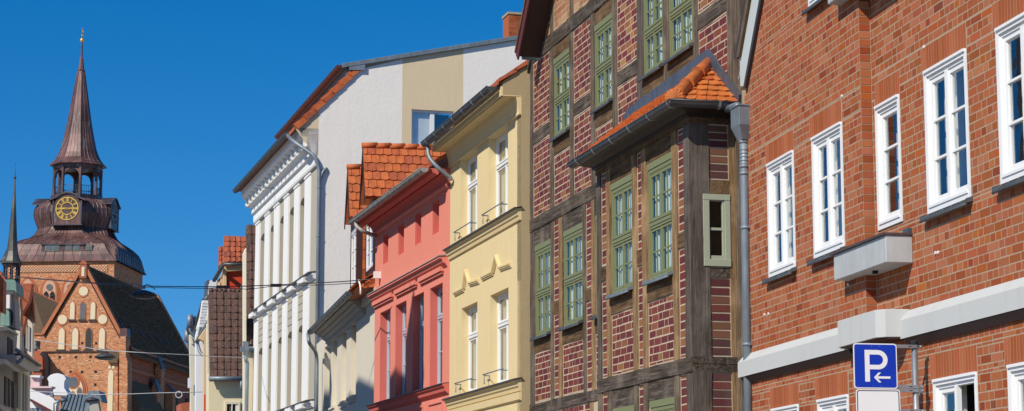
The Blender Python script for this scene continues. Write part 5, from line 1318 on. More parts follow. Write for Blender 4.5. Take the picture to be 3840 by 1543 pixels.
# ------------------------------------------------------------------ left-hand row
l0 = pt(30, 1400, 58); FLr = Frame((l0.x, l0.y), -vp_az(1300))
def lw(par, x, L, mat, name='wall', th=.4):
    p = [FLr.hit(a, b, 'x', x) for a, b in L]; return MB().prism([(q.y, q.z) for q in p], 'x', x-th, x).obj(name, mat, par)
def lf(par, y, L, mat, name='wall', th=.4):      # facing the camera
    p = [FLr.hit(a, b, 'y', y) for a, b in L]; return MB().prism([(q.x, q.z) for q in p], 'y', y, y+th).obj(name, mat, par)
def g1(*L): return [(a*.5243, 1000+b*.5243) for a, b in L]
metal('patina', (.18,.30,.26), .7, .2, .3)
l1 = thing('ornate_gable_house', 'weathered pale house with scrolled baroque gable and green copper caps at the left edge', 'house', FLr)
lw(l1, 0, g1((-60,1300),(-60,560),(0,500),(0,440),(30,425),(95,440),(125,480),(120,560),(118,700),(130,1300)), 'grey_wall')
lw(l1, .15, g1((-60,480),(0,432),(50,430),(128,478),(134,492),(60,455),(0,462),(-60,500)), 'beige_wall', 'cornice', .5)
lw(l1, .35, g1((-60,700),(0,662),(35,660),(150,740),(152,752),(120,752),(30,690),(-60,730)), 'beige_wall', 'cornice', .7)
lw(l1, .3, g1((-60,1040),(0,985),(60,1015),(110,1060),(60,1060),(0,1010)), 'beige_wall', 'cornice', .6)
for k, q in enumerate((((57,502),(73,512),(73,655),(57,640)), ((80,520),(95,530),(95,672),(80,660)), ((35,785),(50,795),(48,1000),(33,985)), ((60,800),(76,812),(74,1005),(59,995)), ((86,818),(102,828),(100,1018),(85,1008)))):
    w_ = lw(l1, .02, g1(*q), 'room', 'window', .1)
lf(l1, -.6, g1((22,300),(20,178),(12,170),(100,170),(94,186),(70,190),(68,300)), 'white_wall', 'gable_neck', 1.2)
lf(l1, -.3, g1((68,300),(68,195),(96,195),(105,260),(110,440),(60,430)), 'grey_wall', 'gable_neck', .9)
lf(l1, -.7, g1((15,168),(18,95),(100,93),(112,110),(118,190),(100,170)), 'patina', 'copper_cap', 1.4)
lf(l1, -.65, g1((0,420),(5,350),(15,310),(45,305),(64,320),(66,425)), 'patina', 'copper_scroll', 1.2)
lf(l1, -.7, g1((-60,700),(-60,470),(28,470),(30,560),(25,640),(0,665)), 'patina', 'copper_scroll', .6)
lf(l1, -.7, g1((-60,860),(-60,700),(20,705),(18,800),(5,862)), 'patina', 'copper_scroll', .6)
p = FLr.hit(78*.5243, 1000+372*.5243, 'y', -.32); MB().prism([(p.x+.06*cos(t*pi/6), p.z+.22*sin(t*pi/6)) for t in range(12)], 'y', -.34, -.3).obj('oval_window', 'room', l1)
l2 = thing('dormered_house', 'pale house with two steep orange tiled dormers and a projecting eaves on the left side', 'house', FLr)
lf(l2, 7.2, g1((110,430),(112,200),(118,125),(228,120),(205,250),(150,345),(185,360),(150,500)), 'red_tile', 'dormer_roof', .5)
lf(l2, 7.8, g1((185,360),(228,122),(246,360),(248,404),(240,400),(226,240),(200,375)), 'orange_tile', 'verge', .3)
lf(l2, 8.1, g1((188,384),(226,235),(242,395),(232,420),(230,650),(170,600),(170,380)), 'beige_wall', 'dormer_wall', .4)
lf(l2, 3.6, g1((95,330),(128,168),(140,175),(150,300),(150,420),(135,465),(108,420)), 'orange_tile', 'dormer_roof', .4)
lf(l2, 3.5, g1((112,440),(128,300),(136,230),(146,330),(140,600),(116,600)), 'beige_wall', 'dormer_wall', .4)
lf(l2, -2.5, g1((-60,300),(-60,150),(-5,60),(25,100),(22,330)), 'orange_tile', 'main_roof', .5)
lf(l2, 12, g1((-60,300),(-60,40),(0,30),(28,75),(110,200),(110,300)), 'red_tile', 'main_roof', .5)
for q in (((180,420),(192,415),(192,590),(180,585)), ((196,435),(212,430),(210,600),(196,595))): lf(l2, 8.05, g1(*q), 'grey_wall', 'window', .1)
lf(l2, 8.0, g1((156,380),(172,372),(170,625),(158,618)), 'zinc_dark', 'downpipe', .1)
lw(l2, .5, g1((118,640),(180,632),(300,712),(280,748),(215,752),(120,690)), 'beige_wall', 'eaves', .6)
lw(l2, .62, g1((178,628),(182,622),(302,706),(300,716)), 'gutter_dark', 'gutter', .3)
p = [FLr.hit(*g1(q)[0], 'x', .8) for q in ((118,596),(165,630),(160,665),(126,685))]; MB().tube(bend([p[0], p[1]]+p[2:]), .05, 8).obj('downpipe', 'zinc', l2)
lw(l2, .1, g1((118,1300),(120,690),(215,750),(215,1300)), 'pale_cream', 'wall')
for q in (((130,720),(150,735),(148,1020),(130,1010)), ((172,765),(182,772),(180,1030),(170,1030)), ((190,780),(202,788),(200,1030),(188,1030))): lw(l2, .14, g1(*q), 'cream_recess', 'window', .1)
p = FLr.hit(*g1((135,955))[0], 'x', 1.0); 
# pale buildings before the church
def a3(*L): return [(a*.4762, 1050+b*.4762) for a, b in L]
b0 = pt(180, 1500, 100); FP = Frame((b0.x, b0.y), radians(0))
def pf(par, y, L, mat, name='wall', th=.5):
    p = [FP.hit(a, b, 'y', y) for a, b in L]; return MB().prism([(q.x, q.z) for q in p], 'y', y, y+th).obj(name, mat, par)
pk = thing('pink_gable_house', 'pale pink house with white moulded parapet and sloping white gable wall, behind the left row', 'house', FP)
pf(pk, 2.0, a3((240,1200),(240,756),(311,756),(311,840),(408,840),(400,870),(395,905),(395,1200)), 'pink_wall', 'wall', .5)
pf(pk, 1.8, a3((236,765),(236,752),(316,752),(312,770)), 'white_wall', 'cornice', .8); pf(pk, 1.7, a3((236,852),(236,838),(412,838),(405,852)), 'pink_wall', 'cornice', .8)
pf(pk, -.5, a3((235,1200),(235,857),(380,915),(455,948),(440,1000),(430,1200)), 'white_wall', 'gable_wall', .6)
pf(pk, -.8, a3((235,955),(235,935),(400,1025),(470,1080),(470,1100)), 'rust_board', 'eaves', .4)
q = [FP.hit(*a3(t)[0], 'y', -1) for t in ((425,1035),(425,975),(500,945))]; m = MB(); m.tube(q, .035, 6); m.lathe([(.05,.12),(.2,.0),(.2,-.08),(.05,-.1)], tuple(q[2]), 10); m.obj('flood_lamp', 'zinc_dark', pk)
for xx in (385,): pf(pk, -.7, a3((398,915),(398,878),(408,880),(418,915)), 'zinc', 'rain_pipe', .3)
dm = thing('round_topped_wall', 'bright white round-topped gable wall with flaring foot in front of the church window', 'gable', FP)
pf(dm, 4.0, a3((383,905),(383,800),(374,786),(374,772),(395,750),(425,739),(450,736),(480,741),(503,752),(517,770),(517,782),(506,800),(504,850),(545,912)), 'white_wall', 'wall', 1.2)
0 and pf(dm, 3.9, a3((372,775),(395,751),(425,738),(450,734),(480,739),(505,751),(519,770),(515,774),(502,756),(480,745),(450,741),(425,745),(396,757),(378,777)), 'roof_grey', 'coping', 1.4)
gr = thing('metal_roofed_house', 'house with blue grey standing seam metal roof and a small metal dormer below the church', 'house', FP)
r_ = a3((440,1300),(470,990),(510,945),(445,915),(690,905),(790,1035),(790,1300))
p4 = [FP.hit(*a3(t)[0], 'y', yy) for t, yy in (((400,1200), -3), ((520,908), 3), ((690,905), 3), ((720,960), 1), ((640,1200), -3))]
m = MB().add(p4 + [v - Vector((0,0,.25)) for v in p4], [(0,1,2,3,4), (5,9,8,7,6)] + [(i, 5+i, 5+(i+1)%5, (i+1)%5) for i in range(5)]); rg = m.obj('roof', 'roof_grey', gr)
for i in range(6):
    t0, t1 = (i+.5)/6, (i+.5)/6
    a = p4[0].lerp(p4[4], t0); b = p4[1].lerp(p4[2], t1); d_ = (b-a)
    m = MB(); m.tube([a+Vector((0,-.02,.03)), b+Vector((0,-.02,.03))], .028, 4); m.obj('standing_seam', 'roof_grey', rg)
pf(gr, -1.2, a3((655,960),(697,875),(778,873),(800,950),(790,960),(745,935),(700,940)), 'roof_grey', 'dormer_roof', 1.5)
pf(gr, -1.0, a3((700,1200),(705,940),(765,935),(785,1035),(800,1200)), 'grey_wall', 'dormer_wall', .5)
for xx in (448, 478): pf(pk, -1.2, a3((xx-26,1050),(xx-18,1012),(xx-4,1008),(xx+22,1040),(xx+22,1050)) if 0 else a3((xx-230,1060),(xx-210,1010),(xx-195,1008),(xx-170,1060)), 'roof_grey', 'small_dormer', .5)
# ------------------------------------------------------------------ the brick church
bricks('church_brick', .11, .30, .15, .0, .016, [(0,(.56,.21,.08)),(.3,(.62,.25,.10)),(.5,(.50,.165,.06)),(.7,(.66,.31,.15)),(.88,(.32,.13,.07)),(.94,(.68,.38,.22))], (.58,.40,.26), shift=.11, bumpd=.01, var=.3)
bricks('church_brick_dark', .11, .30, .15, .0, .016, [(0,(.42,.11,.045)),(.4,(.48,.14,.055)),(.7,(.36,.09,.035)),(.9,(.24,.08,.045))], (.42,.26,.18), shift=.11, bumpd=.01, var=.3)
plaster('arch_fill', (.60,.34,.22)); plaster('blind_panel', (.70,.58,.38), var=.08)
paint('moulded_brick', (.50,.16,.06), .8, .3, .006, 3)
paint('gold', (.85,.52,.10), .35, .05); MATS['gold'].node_tree.nodes['Principled BSDF'].inputs['Metallic'].default_value = .55
def copper(name, base, pat, stripes=True):
    m, nt, b = newmat(name); tc = nd(nt, 'ShaderNodeTexCoord').outputs['Object']
    n = noise(nt, mapping(nt, tc, (1,1,.35)), .9, 6, .65); n2 = noise(nt, mapping(nt, tc, (2.5,2.5,.4), (3,1,2)), 1.4, 5, .6)
    c = ramp(nt, n, [(.35, tuple(x*.55 for x in base)), (.5, base), (.62, tuple(min(1, x*1.6) for x in base))])
    c = mixc(nt, mth(nt, 'MULTIPLY', mth(nt, 'MAXIMUM', mth(nt, 'SUBTRACT', n2, .60), 0.0), 5.0), c, pat)
    lk(nt, c, b.inputs['Base Color']); b.inputs['Metallic'].default_value = .15; b.inputs['Roughness'].default_value = .45
    bump(nt, b, n2, .4, .02); return m
copper('copper', (.105,.050,.042), (.28,.38,.32)); copper('copper_green', (.075,.07,.055), (.12,.15,.12)); copper('copper_dark', (.06,.045,.05), (.1,.12,.12))
c0 = pt(320, 1300, 190); FC = Frame((c0.x, c0.y), -vp_az(2562))
ch = thing('brick_church', 'large Gothic brick church with dark roof, bulbous copper tower, gold clock and spire', 'church', FC)
def cf(y, L): return [(p.x, p.z) for p in (FC.hit(a, b, 'y', y) for a, b in L)]
def cfront(y, L, mat, name, th=.4, par=ch): return MB().prism(cf(y, L), 'y', y, y+th).obj(name, mat, par)
def lancet(cx, ztop, zbot, w, y0, y1, mb, mi=0, n=6):
    """pointed opening outline"""
    h = w*.866; r = []
    for i in range(n+1):
        t = i/n*pi/3; r.append((cx - w/2 + w*(1-cos(t)), ztop - h + w*sin(t)))
    rt = [(2*cx-x, z) for x, z in r[::-1][1:]]
    mb.prism([(cx-w/2, zbot)] + r + rt + [(cx+w/2, zbot)], 'y', y0, y1, mi)
# front block
SW_ = lambda px, py, y=0: FC.hit(px, py, 'y', y)
ap, el, er = SW_(316, 1003), SW_(167, 1256), SW_(452, 1262)
xR = SW_(476, 1400).x; xL = SW_(120, 1400).x
zE = (el.z+er.z)/2; zB_ = SW_(300, 1321).z; zBp = SW_(300, 1255).z
# gable front with real recesses: build as grid with polygons standing proud of a back panel
m = MB(); m.prism([(el.x, 0), (er.x+.3, 0), (er.x+.3, zE), (ap.x, ap.z), (el.x, zE)], 'y', 0, .5)
m.box(xL, el.x, .0, 12, 0, zBp); m.obj('gable_wall', 'church_brick', ch)
m = MB(); m.box(xL, el.x, -.12, .5, zBp-.02, zBp+.12); m.obj('coping', 'moulded_brick', ch)
m = MB(); m.prism([(el.x-.0, zB_+.07), (er.x+.3, zB_+.07), (er.x+.3, zB_-.03), (el.x, zB_-.03)], 'y', -.22, 0); m.obj('belt_course', 'soffit_brown', ch)
m = MB(); m.box(el.x+.05, er.x+.2, -.10, -.001, 0, zB_-.031); m.obj('wall', 'church_brick', ch)
def side_line(a, b, w, y0, y1, mat, name):
    d = Vector((b.x-a.x, b.z-a.z)).normalized(); n = Vector((-d.y, d.x))*w
    if n.y < 0: n = -n
    return MB().prism([(a.x, a.z), (b.x, b.z), (b.x+n.x, b.z+n.y), (a.x+n.x, a.z+n.y)], 'y', y0, y1).obj(name, mat, ch)
for e in (el, er):
    side_line(e, ap, .28, -.25, .6, 'moulded_brick', 'gable_coping')
    m = MB(); d = (ap-e)
    N = 38
    for i in range(N):
        p = e.lerp(ap, (i+.3)/N); p2 = e.lerp(ap, (i+.8)/N); o = -.32
        m.prism([(p.x, p.z+o), (p2.x, p2.z+o), (p2.x, p2.z+o+.17), (p.x, p.z+o+.17)], 'y', -.12, -.002)
    m.obj('gable_frieze', 'soffit_brown', ch)
def A3(a, b): return SW_(a*.4762, 1050+b*.4762)
def blind(cx, t, b, w, fill, name='blind_window', y=0.0):
    p, q = A3(cx, t), A3(cx, b); wd = w*.88*.4762*190/8050
    m = MB(); lancet(p.x, p.z+.10, q.z-.02, wd+.15, y-.07, y-.002, m, 0); k = m.obj(name, 'moulded_brick', ch)
    m = MB(); lancet(p.x, p.z, q.z+.02, wd, y-.085, y-.071, m, 0); m.obj('panel', fill, k)
    m = MB(); m.prism([(p.x-wd/2-.17, q.z-.12), (p.x+wd/2+.17, q.z-.12), (p.x+wd/2+.17, q.z+.03), (p.x-wd/2-.17, q.z+.03)], 'y', y-.16, y-.09); m.obj('sill', 'soffit_brown', k)
for c, f in ((573, 'blind_panel'), (654, 'zinc_dark'), (735, 'blind_panel')): blind(c, 172, 315, 42, f)
for c, f in ((489, 'blind_panel'), (596, 'blind_panel'), (702, 'room'), (806, 'blind_panel')): blind(c, 378, 552, 54, f)
for c in ((658, 90), (493, 313), (809, 311)):
    p = A3(*c); m = MB(); m.prism([(p.x+.48*cos(t*pi/8), p.z+.56*sin(t*pi/8)) for t in range(16)], 'y', -.05, -.002); k = m.obj('roundel', 'moulded_brick', ch)
    MB().prism([(p.x+.42*cos(t*pi/8), p.z+.42*sin(t*pi/8)) for t in range(16)], 'y', -.07, -.052).obj('panel', 'blind_panel', k)
for c in ((648,500),(757,500),(473,610),(600,610),(715,608),(648,726),(756,726),(752,826),(560,726)):
    p = A3(*c); yy = -.12 if c[1] > 570 else -.01; MB().box(p.x-.11, p.x+.11, yy, yy+.1, p.z-.11, p.z+.11).obj('putlog_hole', 'void', ch)
# finial
p = SW_(317, 985); m = MB(); m.box(ap.x-.32, ap.x+.32, -.35, .5, ap.z-1.0, ap.z+.25); m.prism([(ap.x-.4, ap.z+.25), (ap.x+.4, ap.z+.25), (ap.x, ap.z+.65)], 'y', -.4, .5); m.obj('finial', 'church_brick_dark', ch)
MB().box(ap.x-.13, ap.x+.13, -.38, -.352, ap.z-.85, ap.z+.0).obj('finial_panel', 'blind_panel', ch)
# great traceried window
p = A3(597, 725); q = A3(597, 1100); W_ = 185*.4762*190/8050
m = MB()
for k, (o, yy, mt) in enumerate(((.24, -.16, 0), (.0, -.20, 1))): lancet(p.x, p.z+.2-k*.25, q.z-3, W_+o-k*.12, yy, yy+.05, m, mt)
gwin = m.obj('tracery_window', ['moulded_brick', 'red_soldier'], ch)
m = MB(); lancet(p.x-.06, p.z-.3, q.z-3, W_-.45, -.235, -.202, m); m.obj('tracery_panel', 'blind_panel', gwin)
c = A3(582, 808); rr_ = .47
MB().prism([(c.x+(rr_+.13)*cos(t*pi/12), c.z+(rr_+.13)*sin(t*pi/12)) for t in range(24)], 'y', -.27, -.236).obj('rose_ring', 'moulded_brick', gwin)
MB().prism([(c.x+rr_*cos(t*pi/12), c.z+rr_*sin(t*pi/12)) for t in range(24)], 'y', -.29, -.271).obj('rose_glass', 'zinc_dark', gwin)
for dx, dz in ((-.62, -.5), (0, -.85), (.6, -.5)):
    m = MB(); lancet(c.x+dx, c.z+dz+.1, q.z-3, .5, -.262, -.237, m); k = m.obj('lancet', 'moulded_brick', gwin)
    m = MB(); lancet(c.x+dx, c.z+dz+.0, q.z-3, .38, -.28, -.263, m); m.obj('lancet_glass', 'zinc_dark', k)
# pilaster with tall blind lancet and its little roof
cfront(-.45, [(a*.4762, 1050+b*.4762) for a, b in ((855,1300),(855,650),(926,650),(928,1300))], 'church_brick', 'pilaster', .4)
p = A3(885, 712); m = MB(); lancet(p.x, p.z, 0, .47, -.50, -.451, m); k = m.obj('blind_window', 'blind_panel', ch)
cfront(-.75, [(a*.4762, 1050+b*.4762) for a, b in ((852,655),(858,566),(940,562),(940,600),(925,640),(925,655))], 'dark_tile', 'pilaster_roof', .7)
for c in ((873, 692), (904, 692)): p = A3(*c); MB().box(p.x-.12, p.x+.12, -.5, -.451, p.z-.13, p.z+.13).obj('small_panel', 'blind_panel', ch)
# corner buttress
cfront(-.9, [(a*.4762, 1050+b*.4762) for a, b in ((935,1300),(940,560),(940,470),(948,445),(990,445),(990,600),(1003,640),(1003,1300))], 'church_brick', 'buttress', 1.6)
cfront(-.7, [(a*.4762, 1050+b*.4762) for a, b in ((935,450),(948,383),(998,381),(1000,440),(998,450))], 'copper', 'buttress_cap', 1.2)
# nave: side wall, roof
xr = er.x + .55; yN = 27.0
ridge = Vector((ap.x, 0, ap.z+.1)); eZ = FC.hit(476, 1295, 'x', xr).z
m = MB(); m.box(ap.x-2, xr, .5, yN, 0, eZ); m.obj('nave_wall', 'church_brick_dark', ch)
m = MB(); m.box(xr-.2, xr+.35, .5, yN, eZ-.75, eZ-.15); m.box(xr-.2, xr+.12, .5, yN, eZ-2.2, eZ-1.9); m.obj('nave_cornice', 'moulded_brick', ch)
ov_ = .5; sl3 = (ap.z-eZ)/(xr-ap.x)
m = MB(); yb = yN+1
m.prism([(ap.x, ap.z+.12), (xr+ov_, eZ-ov_*sl3+.12), (xr+ov_, eZ-ov_*sl3-.1), (ap.x, ap.z-.15), (2*ap.x-xr-ov_, eZ-ov_*sl3-.1), (2*ap.x-xr-ov_, eZ-ov_*sl3+.12)], 'y', .3, yb)
nr = m.obj('nave_roof', 'dark_tile', ch)
m = MB(); N = 30
for i in range(N):          # tile courses as shallow steps
    a, b = i/N, (i+1)/N
    xa, za = xr+ov_ + (ap.x-xr-ov_)*a, eZ-ov_*sl3+.12 + (ap.z-eZ+ov_*sl3)*a; xb_, zb_ = xr+ov_ + (ap.x-xr-ov_)*b, eZ-ov_*sl3+.12 + (ap.z-eZ+ov_*sl3)*b
    for k in range(26):
        y0, y1 = .3 + (yb-.3)*k/26, .3 + (yb-.3)*(k+1)/26; j = random.uniform(-.02, .02)
        m.add([(xa+.09, y0, za+.10+j), (xa+.09, y1, za+.10+j), (xb_+.01, y1, zb_+.02), (xb_+.01, y0, zb_+.02), (xa, y0, za), (xa, y1, za)], [(0,1,2,3), (0,4,5,1)])
m.obj('tile_courses', 'dark_tile', nr)
m = MB(); m.tube([(ap.x, .2, ap.z+.15), (ap.x, yb, ap.z+.15)], .16, 6); m.obj('ridge', 'dark_tile', nr)
for i in range(6):
    y = 2 + i*3.4; z = eZ+1.4; x = xr - (z-eZ)/sl3
    MB().add([(x+.1, y, z+.16), (x+.1, y+.3, z+.16), (x-.42, y+.3, z+.16+.52*sl3), (x-.42, y, z+.16+.52*sl3)], [(0,1,2,3)]).obj('roof_light', 'lead', nr)
m = MB(); m.prism([(xr+.1, 0), (xr+.1, eZ+.3), (ap.x, ap.z+.6), (2*ap.x-xr, eZ)], 'y', yN, yN+.6); m.obj('east_gable', 'church_brick', ch)
# side buttresses, sloped caps, tall windows
for i, (y, h, pr) in enumerate(((5.0, .66, .5), (15.0, .72, .7), (19.5, .66, .7), (23, .66, .7), (26.4, .80, 1.0))):
    hz = eZ*h + (2 if i == 1 else 1); m = MB()
    m.prism([(xr, 0), (xr+pr+.4, 0), (xr+pr+.4, hz*.6), (xr+pr, hz*.66), (xr+pr, hz), (xr, hz+pr*1.1)], 'y', y, y+1.1); k = m.obj('buttress', 'church_brick', ch)
    d = Vector((-pr, pr*1.1)).normalized(); MB().prism([(xr+pr+.06, hz-.02), (xr, hz+pr*1.1+.02), (xr, hz+pr*1.1+.12), (xr+pr+.06, hz+.08)], 'y', y-.06, y+1.16).obj('buttress_cap', 'lead', k)
for y in (3.2, 8.4, 13.8, 18.9, 24): 
    MB().box(xr-.0, xr+.06, y-.9, y+.9, 3, eZ-3.2).obj('nave_window', 'room', ch)
tr = [FC.hit(a*.4762, 1050+b*.4762, 'x', xr+2.4) for a, b in ((1105,640),(1105,785),)]
# lean-to chapel roof between the buttresses and its pier
lx_, a_, b_ = xr+.1, FC.hit(1005*.4762, 1050+780*.4762, 'x', xr+.1), FC.hit(1215*.4762, 1050+780*.4762, 'x', xr+.1)
z_ = a_.z; m = MB(); m.prism([(xr, z_), (xr+1.3, z_-2.5), (xr+1.3, 0), (xr, 0)], 'y', .7, b_.y-.5); m.obj('chapel_roof', 'dark_tile', ch)
for (px0, px1, pt_, y) in ((1190, 1240, 800, b_.y-1.6), (1222, 1270, 625, b_.y+.2)):
    a, b = FC.hit(px0*.4762, 1050+pt_*.4762, 'y', y), FC.hit(px1*.4762, 1050+pt_*.4762, 'y', y); xm = (a.x+b.x)/2
    m = MB(); m.prism([(a.x, 0), (a.x, a.z-.9), (xm, a.z), (b.x, a.z-.9), (b.x, 0)], 'y', y, y+1.4); k = m.obj('pier', 'church_brick', ch)
    m = MB(); m.prism([(a.x-.1, a.z-1.0), (xm, a.z+.08), (b.x+.1, a.z-1.0), (b.x+.1, a.z-.85), (xm, a.z+.25), (a.x-.1, a.z-.85)], 'y', y-.08, y+1.4); m.obj('pier_cap', 'copper', k)
# west aisle roof left of the gable
v = [FC.hit(118, 1085, 'y', 14), FC.hit(228, 1138, 'y', 14), FC.hit(170, 1254, 'y', 1.0), FC.hit(118, 1254, 'y', 1.0)]
MB().add(v + [q - Vector((0,0,.3)) for q in v], [(0,1,2,3),(4,7,6,5)] + [(i, 4+i, 4+(i+1)%4, (i+1)%4) for i in range(4)]).obj('aisle_roof', 'dark_tile', ch)
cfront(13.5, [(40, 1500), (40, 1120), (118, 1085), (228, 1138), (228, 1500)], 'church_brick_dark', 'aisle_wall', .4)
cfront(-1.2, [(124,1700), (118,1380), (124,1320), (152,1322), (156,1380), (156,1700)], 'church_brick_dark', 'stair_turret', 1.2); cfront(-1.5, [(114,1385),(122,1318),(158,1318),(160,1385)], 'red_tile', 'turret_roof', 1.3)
p = A3(293, 500); MB().box(p.x-.25, p.x+.25, -.05, .0, p.z-.5, p.z+.2).obj('belfry_slit', 'void', ch)
p = A3(293, 545); m = MB(); m.lathe([(.5, -.5), (.3, -.2), (.6, .0), (.2, .25), (.28, .45), (.05, .6)], (p.x, -1.0, p.z), 8); m.obj('stone_finial', 'grey_wall', ch)
MB().tube([(p.x+.9, -1.6, p.z-.5), (p.x+1.5, -1.6, p.z-1.0), (p.x+1.6, -1.6, 2)], .22, 6).obj('downpipe', 'void', ch)
# ---- tower
PM = 8050/222.0
tc_ = FC.I @ pt(281, 1000, 229); TX, TY, B = tc_.x, tc_.y, 5.9
def tz(py, A, px=260): return FC.hit(px, py, 'y', TY-A).z
zt0 = tz(980, B)
m = MB(); m.box(TX-B, TX+B, TY-B, TY+B, 0, zt0); m.obj('tower', 'church_brick', ch)
m = MB(); z0, z1 = tz(1021, B), tz(998, B); m.box(TX-B+.3, TX+B-.7, TY-B-.06, TY-B-.002, z0, z1); fz_ = m.obj('frieze', 'blind_panel', ch)
m = MB(); n = 34; W2_ = 2*B-1.0
for i in range(n):
    x = TX-B+.3+W2_*i/n; dx = W2_/n; h = (z1-z0)/2
    for zz in (z0, z0+h):
        for s in (1, -1):
            a = (x, zz) if s > 0 else (x+dx, zz); b = (x+dx, zz+h) if s > 0 else (x, zz+h)
            d = Vector((b[0]-a[0], b[1]-a[1])).normalized(); nn_ = Vector((-d.y, d.x))*.035
            m.prism([(a[0]-nn_.x, a[1]-nn_.y), (b[0]-nn_.x, b[1]-nn_.y), (b[0]+nn_.x, b[1]+nn_.y), (a[0]+nn_.x, a[1]+nn_.y)], 'y', TY-B-.10, TY-B-.062)
m.obj('lattice', 'moulded_brick', fz_)
def A2(a, b, A=B): return FC.hit(a*.4348, 650+b*.4348, 'y', TY-A)
for cx_ in (60, 245, 435, 615, 810):
    p = A2(cx_, 884); k = MB()
    for j, (o, mt) in enumerate(((0, 'moulded_brick'), (.12, 'red_soldier'), (.24, 'moulded_brick'), (.40, 'arch_fill'))):
        m = MB(); lancet(p.x, p.z - o*.9, p.z-9, 2.15 - 2*o, TY-B-.10-.03*j, TY-B-.072-.03*j if j else TY-B-.002, m); o_ = m.obj('sound_arch' if j == 0 else 'arch_order', mt, ch if j == 0 else arch)
        if j == 0: arch = o_
    c = (p.x, p.z-1.25); MB().prism([(c[0]+.34*cos(t*pi/6), c[1]+.34*sin(t*pi/6)) for t in range(12)], 'y', TY-B-.25, TY-B-.195).obj('rose', 'zinc_dark', arch)
    for dx in (-.33, .33):
        m = MB(); lancet(p.x+dx, p.z-1.65, p.z-9, .52, TY-B-.24, TY-B-.195, m); 
        m.obj('louvre', 'void', arch)
        m = MB()
        for r in range(6): m.box(p.x+dx-.22, p.x+dx+.22, TY-B-.3, TY-B-.245, p.z-2.2-r*.3, p.z-2.12-r*.3)
        m.obj('louvre_slats', 'soffit_brown', arch)
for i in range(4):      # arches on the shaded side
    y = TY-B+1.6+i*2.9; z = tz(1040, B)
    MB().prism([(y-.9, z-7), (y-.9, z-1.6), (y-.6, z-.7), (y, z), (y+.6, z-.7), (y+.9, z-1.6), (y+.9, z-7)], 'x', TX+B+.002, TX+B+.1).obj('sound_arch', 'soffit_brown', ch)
# copper roof: square below, octagonal bulb above
RI = [(6.25,6.25,980),(6.1,6.0,973),(6.05,5.4,954),(5.95,5.0,933),(5.7,4.7,915),(5.3,4.2,902),(4.8,3.3,891),(4.35,2.4,883),(4.08,1.95,874),(3.84,1.72,860),(3.7,1.6,848),(3.85,1.62,832),(4.06,1.66,812),(4.18,1.70,792),(4.12,1.68,772),(3.88,1.58,757),(3.4,1.42,747),(2.95,1.25,742)]
def octring(A, f, z): return [(TX+a, TY+b, z) for a, b in ((f,-A),(A,-f),(A,f),(f,A),(-f,A),(-A,f),(-A,-f),(-f,-A))]
zs_ = []; m = MB(); rg_ = []
def lerp(a, b, t): return a+(b-a)*t
RR = []
for i in range(len(RI)-1):
    for t in (0, .5): RR.append(tuple(lerp(RI[i][k], RI[i+1][k], t) for k in range(3)))
RR.append(RI[-1])
v = []
for A, f, py in RR: v += octring(A, min(f, A-.001), tz(py, A))
m.add(v, [(i*8+q, i*8+(q+1)%8, i*8+8+(q+1)%8, i*8+8+q) for i in range(len(RR)-1) for q in range(8)] + [tuple(range((len(RR)-1)*8, len(RR)*8))], 0, False)
cr = m.obj('copper_roof', 'copper', ch)
m = MB()        # standing seams
for q in range(8):
    q2 = (q+1) % 8; K = 9 if q % 2 == 1 or True else 5
    K = 11 if q in (7, 1, 3, 5) else 7
    for s in range(K+1):
        u = s/K; pts = [Vector(v[i*8+q]).lerp(Vector(v[i*8+q2]), u) for i in range(len(RR))]
        if (pts[0]-Vector((TX,TY,pts[0].z))).length < .1: continue
        c_ = Vector((TX, TY, 0)); out = [p + (Vector((p.x, p.y, 0))-c_).normalized()*.02 for p in pts]
        m.tube(out, .03, 4, smooth=False, cap=False)
m.obj('roof_seam', 'copper', cr)
# dormer strip with little windows
def slab_front(A, L, mat, name, th, par=ch): return MB().prism([(FC.hit(a*.4348, 650+b*.4348, 'y', TY-A).x, FC.hit(a*.4348, 650+b*.4348, 'y', TY-A).z) for a, b in L], 'y', TY-A, TY-A+th).obj(name, mat, par)
slab_front(6.0, ((358,690),(358,616),(728,616),(728,690)), 'copper', 'roof_dormer', 1.2)
slab_front(6.15, ((352,618),(352,608),(734,608),(734,618)), 'copper_dark', 'dormer_roof', 1.6)
slab_front(6.0, ((732,672),(732,618),(800,618),(800,672)), 'copper', 'roof_dormer', 1.2)
for a, b, c, d in ((390,512,618,672), (568,620,618,668), (636,687,618,668), (739,793,624,664)):
    k = slab_front(6.06, ((a,d),(a,c),(b,c),(b,d)), 'olive_frame', 'dormer_window', .1)
    for u, w_ in (((a+5, (a+b)/2-4), ((a+b)/2+4, b-5)) if b-a > 60 else ((a+5, b-5),)): slab_front(6.085, ((u,d-7),(u,c+7),(w_,c+7),(w_,d-7)), 'lead', 'pane', .02, k)
